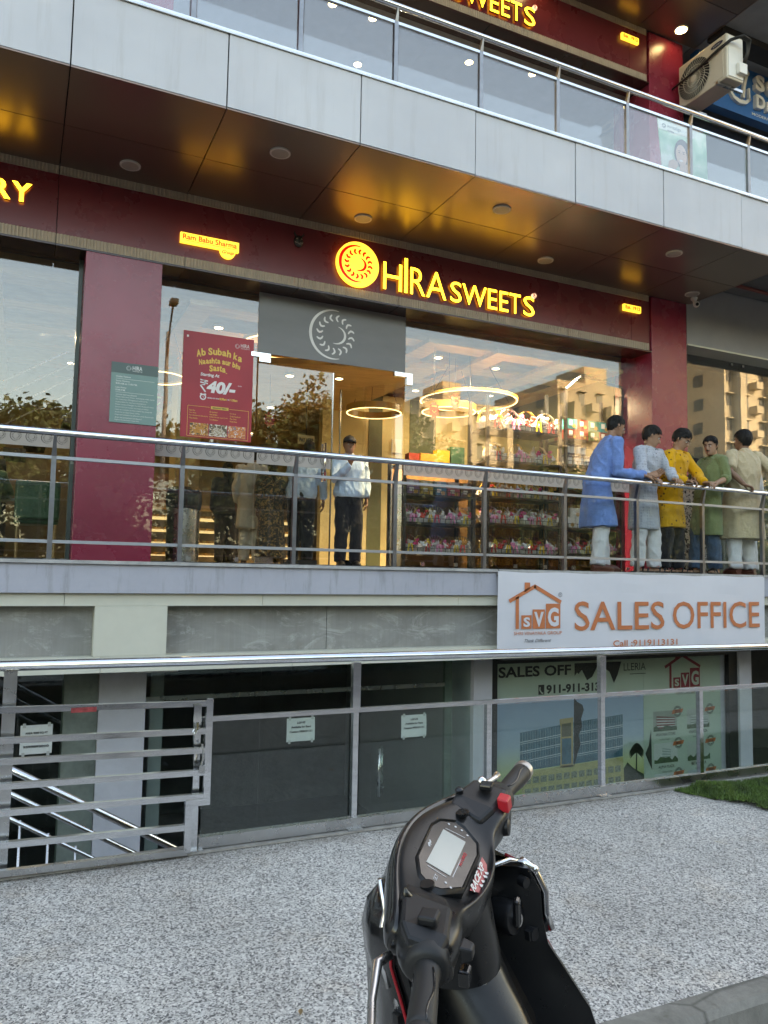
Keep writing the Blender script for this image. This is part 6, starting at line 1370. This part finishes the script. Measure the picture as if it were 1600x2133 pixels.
# handlebar cowl: sections along the bar
def sec(r_, f0, f1, ub, ut0, ut1):
    """closed profile (rear -> front) at bar position r_"""
    return [Vector((r_, *p)) for p in ((f0, ub*.45), (f0-.004, ut0*.3), (f0+.006, ut0), (f0+.02, ut0+.004), ((f0+f1)/2, (ut0+ut1)/2+.004), (f1-.02, ut1+.002), (f1, ut1-.012), (f1+.004, ub*.5), (f1-.02, ub), ((f0+f1)/2, ub*1.05), (f0+.012, ub))]
rows = [(-.246, .006, .052, -.030, .018, .024), (-.235, .000, .066, -.042, .022, .030), (-.200, -.006, .084, -.052, .022, .034), (-.160, -.006, .098, -.058, .018, .036), (-.118, .010, .116, -.066, .006, .044), (-.085, .000, .128, -.080, -.010, .050), (-.045, -.010, .138, -.095, -.018, .056), (0, -.013, .142, -.10, -.021, .058)]
rows = rows+[(-a, *b_) for a, *b_ in reversed(rows[:-1])]
m = MB(); m.loft([sec(*r_) for r_ in rows]); bld('handlebar_cowl', p_sat, m, T, ssd=2)
# front visor (gloss) on the far side of the cowl
m = MB(); R_ = []
for a, f0, f1, u0_, u1_ in ((-.215, .075, .098, -.03, .030), (-.16, .094, .112, -.05, .040), (-.08, .124, .143, -.08, .056), (0, .134, .156, -.10, .062), (.08, .124, .143, -.08, .056), (.16, .094, .112, -.05, .040), (.215, .075, .098, -.03, .030)): R_.append([Vector((a, f0-.012, u1_-.004)), Vector((a, f0, u1_)), Vector((a, f1, u1_*.45)), Vector((a, f1+.004, u0_*.5)), Vector((a, f1-.012, u0_)), Vector((a, f0-.02, u0_*.8))])
m.loft(R_); bld('front_visor', p_gls, m, T, ssd=2)
# switch boxes
for s in (1, -1):
    m = MB(); q_ = lambda r_, f_, u_: Vector((s*r_, f_, u_))
    m.loft([[q_(.115, .030, .018), q_(.125, .088, .040), q_(.125, .092, -.02), q_(.115, .022, -.03)], [q_(.150, .012, .026), q_(.155, .084, .046), q_(.155, .088, -.03), q_(.150, .006, -.04)], [q_(.215, .000, .030), q_(.218, .066, .044), q_(.218, .070, -.03), q_(.215, -.006, -.036)], [q_(.238, .004, .024), q_(.240, .050, .034), q_(.240, .052, -.022), q_(.238, -.004, -.026)]])
    bld('switch_box', p_mat, m, T, sm=False, bev=.006)
    m = MB(); m.tube([(s*.226, .026, 0), (s*.246, .022, 0), (s*.252, .021, 0)], [.031, .031, .024], 20); bld('grip_flange', p_rub, m, T, auto=50)
    pts = [(s*(.238+.012*i), .022-.0245*(i/10), .0) for i in range(11)]; m = MB(); m.tube(pts, [.0195, .0195, .0175, .017, .0172, .0178, .0182, .0184, .0186, .019, .019], 20); g_ = bld('grip', p_rub, m, T)
    for a in (0, 2.1, 4.2):
        m = MB(); P = [(s*(.262+.010*i), .017-.021*(i/9)+.0178*math.cos(a+.25*math.sin(i*.6)), .0178*math.sin(a+.25*math.sin(i*.6))) for i in range(10)]; m.tube(P, .0016, 5); bld('grip_groove', p_gls, m, T, parent=g_)
    m = MB(); m.tube([(s*.357, -.0025, 0), (s*.362, -.0032, 0), (s*.374, -.005, 0), (s*.378, -.006, 0)], [.0195, .0205, .0195, .012], 20); bld('bar_end', mat('bar end alloy', (.42, .40, .38), .38, .9, var=.15, vs=40) if s == 1 else p_rub, m, T, auto=40)
    m = MB(); m.tube([(s*.215, .085, -.014), (s*.235, .098, -.016), (s*.30, .082, -.02), (s*.37, .058, -.024), (s*.385, .055, -.024)], [(.007, .006), (.008, .007), (.006, .005), (.0055, .005), (.008, .008)], 10); bld('brake_lever', m_steel2, m, T)
    m = MB(); m.tube([(s*.16, .075, .030), (s*.16, .077, .042), (s*.16, .078, .050), (s*.16, .078, .054)], [.007, .007, .0085, .004] if s == 1 else [.009, .009, .003, .001], 12); bld('mirror_stub', p_gls, m, T, auto=40)
m = MB(); m.ball((.224, .050, .036), (.010, .010, .012), 14, 10); bld('mirror_nut', m_chrome, m, T)
m = MB(); m.loft([[Vector((.165, -.012, .010)), Vector((.193, -.014, .010)), Vector((.193, -.012, .034)), Vector((.165, -.010, .034))], [Vector((.166, .008, .014)), Vector((.192, .006, .014)), Vector((.192, .008, .038)), Vector((.166, .010, .038))]]); bld('kill_switch', mat('switch red', (.55, .02, .03), .4), m, T, sm=False, bev=.003)
m = MB(); m.tube([(.172, .006, -.020), (.172, -.010, -.018), (.172, -.012, -.018)], [.017, .015, .010], 16); bld('starter_button', p_mat, m, T, auto=40)
m = MB(); m.box(.182, .204, .022, .046, .040, .052); bld('light_switch', p_gls, m, T, sm=False, bev=.003)
m = MB(); m.box(-.215, -.188, .016, .044, .036, .050); bld('beam_switch', p_mat, m, T, sm=False, bev=.004)
m = MB(); m.loft([[Vector((-.222, -.018, -.006)), Vector((-.196, -.018, -.006)), Vector((-.196, -.016, .020)), Vector((-.222, -.016, .020))], [Vector((-.218, -.034, .0)), Vector((-.200, -.034, .0)), Vector((-.200, -.034, .016)), Vector((-.218, -.034, .016))]]); bld('indicator_switch', p_mat, m, T, sm=False, bev=.003)
m = MB(); m.box(-.226, -.206, -.03, -.014, -.036, -.012); bld('horn_button', p_gls, m, T, sm=False, bev=.003)
for s in (1, -1): m = MB(); m.tube([(s*.112, .060, .028), (s*.112, .0605, .0335)], .012, 18); bld('cowl_plug', p_sat, m, T, auto=40)
# dash
ct, st_ = math.cos(rad(25)), math.sin(rad(25)); DO = Vector((-.008, .060, .018))
def D(a, b_, c): return T(a+DO.x, DO.y+b_*ct-c*st_, DO.z+b_*st_+c*ct)
bez = [(-.062, -.044), (.036, -.046), (.064, -.038), (.086, -.008), (.090, .010), (.070, .034), (.046, .042), (-.050, .038), (-.086, .022), (-.098, .0), (-.092, -.016)]
def scl(P, k_): return [(a*k_, b_*k_) for a, b_ in P]
m = MB(); m.loft([[Vector((a, b_, z)) for a, b_ in scl(bez, k_)] for k_, z in ((1.14, -.03), (1.13, -.004), (1.10, .006), (1.02, .011), (.985, .008), (.98, .0075))]); ds = bld('dash_bezel', p_sat, m, D, auto=35)
m = MB(); m.add([(a, b_, .0086) for a, b_ in scl(bez, .965)], [tuple(range(len(bez)))]); X(m, D); m.build('dash_face', p_gls, ds, fix=False)
m = MB(); m.box(-.052, .050, -.020, .0225, .0088, .0096); X(m, D); m.build('screen', mat('lcd grey', (.40, .42, .39), .12, var=.04, vs=6), ds, bevel=.001)
def flat(m, z): m.v = [Vector((v.x, v.z, z)) for v in m.v]; return m
m = MB(); stroke(m, [(-.052, -.024), (.0, -.0245)], .0012, 0); stroke(m, [(.056, .020), (.060, -.016)], .0012, 0); stroke(m, [(-.058, .018), (-.060, -.016)], .0012, 0)
text('SET', -.080, 0, -.004, '', None, None, h=.006, wdt=.014, into=m); stroke(m, [(-.012, .029), (-.006, .033), (.0, .031), (.004, .034)], .003, 0); stroke(m, [(-.006, .028), (-.004, .033)], .002, 0)
[m.add([(a+.0022*math.cos(t*.785), 0, b_+.0022*math.sin(t*.785)) for t in range(8)], [tuple(range(8))]) for a, b_ in ((.072, .018), (.075, .006), (.075, -.006), (.070, -.018), (-.072, -.018), (-.076, -.028))]
flat(m, .0092); X(m, D); m.build('dash_marks', mat('dash print', (.60, .60, .60), .4), ds, fix=False)
m = MB(); text('NTORQ', -.016, 0, -.0305, '', None, None, h=.0062, wdt=.038, bold=.03, shear=.2, into=m); flat(m, .0092); X(m, D); m.build('dash_name', MATS['switch red'], ds, fix=False)
# sticker on the slope behind the dash
m = MB(); SP = lambda a, b_: Vector((a, b_, 0))
def K(a, b_, c): return T(a-.002, -.0415+.021*b_/.03+c*.2, -.010+.023*b_/.03+.010+c)
def cowl_pt(a, b_, c): return D(a, b_, c)
for nm, pts, mt in (('sticker_red', [(-.05, -.056), (.044, -.054), (.040, -.066), (.008, -.078), (-.030, -.074)], mat('sticker red', (.42, .03, .05), .3)),): 
    m = MB(); m.add([(a, b_, .006-.45*max(0, -.05-b_)) for a, b_ in pts], [tuple(range(len(pts)))]); X(m, D); m.build('sticker', mt, SCO, fix=False)
m = MB(); text('RACE XP', -.045, 0, -.0645, '', None, None, h=.0105, wdt=.074, bold=.03, shear=.25, into=m); m.v = [Vector((v.x, v.z, .0075-.45*max(0, -.05-v.z))) for v in m.v]; X(m, D); m.build('sticker_lettering', mat('sticker white', (.72, .70, .68), .35), SCO, fix=False)
m = MB(); [stroke(m, [(x, -.068), (x+.008, -.0745)], .004, 0) for x in (-.02, -.008, .006, .016)]; m.v = [Vector((v.x, v.z, .0075-.45*max(0, -.05-v.z))) for v in m.v]; X(m, D); m.build('sticker_stripes', MATS['sticker white'], SCO, fix=False)
# neck skirt round the steering column
m = MB(); R_ = []
for u_, a, b_, fo in ((-.015, .088, .066, .060), (-.05, .080, .070, .058), (-.10, .072, .074, .055), (-.14, .069, .078, .052), (-.16, .069, .078, .052), (-.165, .06, .07, .052)): R_.append([Vector((a*math.cos(t)-.014, fo+b_*math.sin(t), u_)) for t in [2*math.pi*i/24 for i in range(24)]])
m.loft(R_); bld('neck_skirt', p_sat, m, T, auto=50)
m = MB(); m.box(.038, .060, -.050, -.038, -.125, -.075); bld('bag_hook', p_gls, m, T, sm=False, bev=.006)
# ---- fixed body: inner leg shield
def ush(u_, w_, f0, hump, hw):
    P = [(-w_, f0-.035), (-w_+.022, f0-.010), (-w_*.62, f0+.028), (-hw-.02, f0+.022), (-hw, f0-.01-hump*.4), (-hw*.55, f0-.012-hump), (0, f0-.014-hump*1.08), (hw*.55, f0-.012-hump), (hw, f0-.01-hump*.4), (hw+.02, f0+.022), (w_*.62, f0+.028), (w_-.022, f0-.010), (w_, f0-.035)]
    Q = [(w_+.008, f0-.028), (w_+.004, f0+.03), (w_*.6, f0+.085), (0, f0+.10), (-w_*.6, f0+.085), (-w_-.004, f0+.03), (-w_-.008, f0-.028)]
    return [Vector((a, b_, u_)) for a, b_ in P+Q]
m = MB(); m.loft([ush(*r_) for r_ in ((-.075, .150, .105, .0, .07), (-.085, .178, .095, .0, .07), (-.13, .196, .085, .005, .07), (-.18, .186, .078, .012, .072), (-.215, .184, .070, .03, .075), (-.26, .205, .055, .055, .078), (-.33, .232, .025, .075, .085), (-.45, .238, -.01, .085, .095), (-.58, .235, -.04, .08, .105), (-.68, .22, -.06, .05, .12))]); bld('inner_leg_shield', p_sat, m, U, auto=38)
m = MB(); m.tube([(.126, .108, -.166), (.133, .072, -.164), (.134, .066, -.164), (.134, .064, -.164)], [.030, .030, .027, .016], 24); ky = bld('key_lock', p_mat, m, U, auto=40)
m = MB(); m.tube([(.134, .065, -.164), (.134, .059, -.164)], .0135, 16); m.box(.133, .135, .0575, .060, -.170, -.158); bld('key_barrel', m_steel2, m, U, parent=ky, auto=40)
m = MB(); m.tube([(.012, -.045, -.30), (.012, -.058, -.301)], .017, 18); m.tube([(.012, -.058, -.301), (.012, -.061, -.301)], .008, 8); bld('panel_bolt', p_gls, m, U, auto=40)
m = MB(); m.tube([(.165, .072, -.105), (.165, .056, -.106)], .010, 14); bld('panel_bolt', p_mat, m, U, auto=40)
# red outer apron
def ap(u_, w_, f0, d_): return [Vector((a, b_, u_)) for a, b_ in ((-w_, f0-.03), (-w_-.006, f0+.03), (-w_*.72, f0+d_*.75), (-w_*.3, f0+d_), (0, f0+d_*1.06), (w_*.3, f0+d_), (w_*.72, f0+d_*.75), (w_+.006, f0+.03), (w_, f0-.03), (w_*.8, f0+.06), (0, f0+.10), (-w_*.8, f0+.06))]
m = MB(); m.loft([ap(*r_) for r_ in ((-.068, .160, .115, .10), (-.09, .190, .105, .14), (-.135, .208, .095, .17), (-.185, .199, .088, .19), (-.22, .197, .08, .20), (-.27, .216, .065, .21), (-.40, .246, .02, .20), (-.58, .242, -.02, .16))]); bld('front_apron', p_gls, m, U, auto=45)
for s in (1, -1):
    m = MB(); m.tube([(s*w_, f_, u_) for u_, w_, f_ in ((-.066, .160, .10), (-.088, .193, .085), (-.135, .211, .072), (-.185, .203, .064), (-.22, .201, .055), (-.27, .220, .04), (-.40, .250, -.005), (-.58, .245, -.045))], .0035, 6); bld('red_trim', p_red, m, U)
m = MB(); m.loft([[Vector((a, b_, u_)) for a, b_ in ((-w_, f0), (0, f0+d_), (w_, f0), (w_*.8, f0-.02), (0, f0+d_*.4), (-w_*.8, f0-.02))] for u_, w_, f0, d_ in ((-.03, .06, .18, .06), (-.10, .13, .20, .09), (-.28, .15, .22, .10), (-.40, .10, .20, .09))]); bld('nose_panel', p_gls, m, U, auto=40)
# chrome guards
gr = [(.083, .10, -.050), (.109, .085, -.066), (.144, .075, -.063), (.178, .075, -.076), (.203, .07, -.098), (.217, .06, -.140), (.207, .055, -.172), (.213, .05, -.203)]
def guard(s):
    P = [(s*a, b_, c) for a, b_, c in gr]; m = MB(); m.tube(P[:4], .0045, 10); m.tube(P[3:], [.009, .009, .009, .0085, .0085], 12); m.ball(P[4], .011, 12, 8); bld('chrome_guard', m_steel, m, U)
    m = MB(); m.box(s*.150 if s > 0 else -.215, .215 if s > 0 else -.150, .05, .062, -.205, -.188); m.tube([(s*.165, .048, -.197), (s*.165, .066, -.197)], .011, 12); bld('guard_bracket', p_mat, m, U, sm=False)
guard(1)
m = MB(); m.tube([(-.172, .12, -.02), (-.168, .12, -.075), (-.19, .11, -.09), (-.178, .105, -.115), (-.208, .10, -.145), (-.204, .095, -.18)], .0055, 10); m.tube([(-.150, .10, -.06), (-.175, .09, -.12), (-.183, .085, -.17), (-.196, .08, -.215)], .011, 12); bld('chrome_guard', m_steel, m, U)
m = MB(); m.box(-.21, -.15, .07, .085, -.235, -.215); bld('guard_bracket', p_mat, m, U, sm=False)
m = MB(); m.box(-.172, -.140, .095, .107, -.085, -.030); bld('indicator_lens', p_gls, m, U, sm=False, bev=.004)
# floor, seat, rear body, wheels (below and behind the picture)
m = MB(); m.loft([[Vector((a, b_, u_)) for a, b_ in ((-w_, f0), (w_, f0), (w_, f1), (-w_, f1))] for u_, w_, f0, f1 in ((-.75, .20, -.46, -.02), (-.70, .215, -.48, .0), (-.685, .21, -.48, .0))]); bld('floorboard', p_gry, m, U, sm=False, bev=.01)
m = MB(); R_ = []
for f_, w_, t_, b_ in ((-.42, .10, -.34, -.70), (-.50, .15, -.30, -.72), (-.75, .17, -.29, -.62), (-1.05, .15, -.26, -.50), (-1.25, .08, -.22, -.36)): R_.append([Vector((w_*math.cos(t), f_, (t_+b_)/2+(t_-b_)/2*math.sin(t))) for t in [2*math.pi*i/16 for i in range(16)]])
m.loft(R_); bld('rear_body', p_gls, m, U, auto=50)
m = MB(); R_ = []
for f_, w_, h_ in ((-.42, .08, .03), (-.48, .13, .06), (-.75, .15, .075), (-.95, .13, .09), (-1.18, .10, .07), (-1.22, .05, .03)): R_.append([Vector((w_*math.cos(t), f_, -.30+.05*(-f_-.42)+h_*max(-.5, math.sin(t)))) for t in [2*math.pi*i/16 for i in range(16)]])
m.loft(R_); bld('seat', p_rub, m, U)
for f_, nm in ((.30, 'front_wheel'), (-.98, 'rear_wheel')):
    wc = Vector((0, f_, -.945)); w_ = link(nm, None, SCO)
    m = MB(); R_ = []
    for i in range(36): t = 2*math.pi*i/36; R_.append([Vector((.045*math.cos(a), wc.y+(.19+.036*math.sin(a))*math.cos(t), wc.z+(.19+.036*math.sin(a))*math.sin(t))) for a in [2*math.pi*j/10 for j in range(10)]])
    m.loft(R_, closed=True); bld('tyre', p_rub, m, U, parent=w_)
    m = MB(); m.tube([(-.03, wc.y, wc.z), (.03, wc.y, wc.z)], .03, 16); [m.bar((0, wc.y+.02*math.cos(a), wc.z+.02*math.sin(a)), (0, wc.y+.165*math.cos(a), wc.z+.165*math.sin(a)), .03, .025, (1, 0, 0)) for a in [2*math.pi*i/5 for i in range(5)]]; R_ = []
    for i in range(30): t = 2*math.pi*i/30; R_.append([Vector((a, wc.y+b_*math.cos(t), wc.z+b_*math.sin(t))) for a, b_ in ((-.035, .172), (.035, .172), (.03, .158), (-.03, .158))])
    m.loft(R_, closed=True); bld('rim', p_mat, m, U, parent=w_, auto=40)
m = MB(); R_ = []
for i in range(12): t = rad(10+150*i/11); R_.append([Vector((.055*math.cos(a), .30+(.235+.02*math.sin(a))*math.cos(t), -.945+(.235+.02*math.sin(a))*math.sin(t))) for a in [math.pi*j/6 for j in range(7)]])
m.loft(R_, cap=False); bld('front_fender', p_gls, m, U)
m = MB(); [m.tube([(s*.06, .16, -.55), (s*.06, .28, -.93)], .016, 10) for s in (1, -1)]; m.tube([(0, .05, -.19), (0, .17, -.56)], .03, 12); bld('fork', m_steel2, m, U)
m = MB(); m.tube([(-.13, -.35, -.75), (-.21, -.33, -1.11), (-.25, -.31, -1.125)], .011, 10); bld('side_stand', p_mat, m, U)
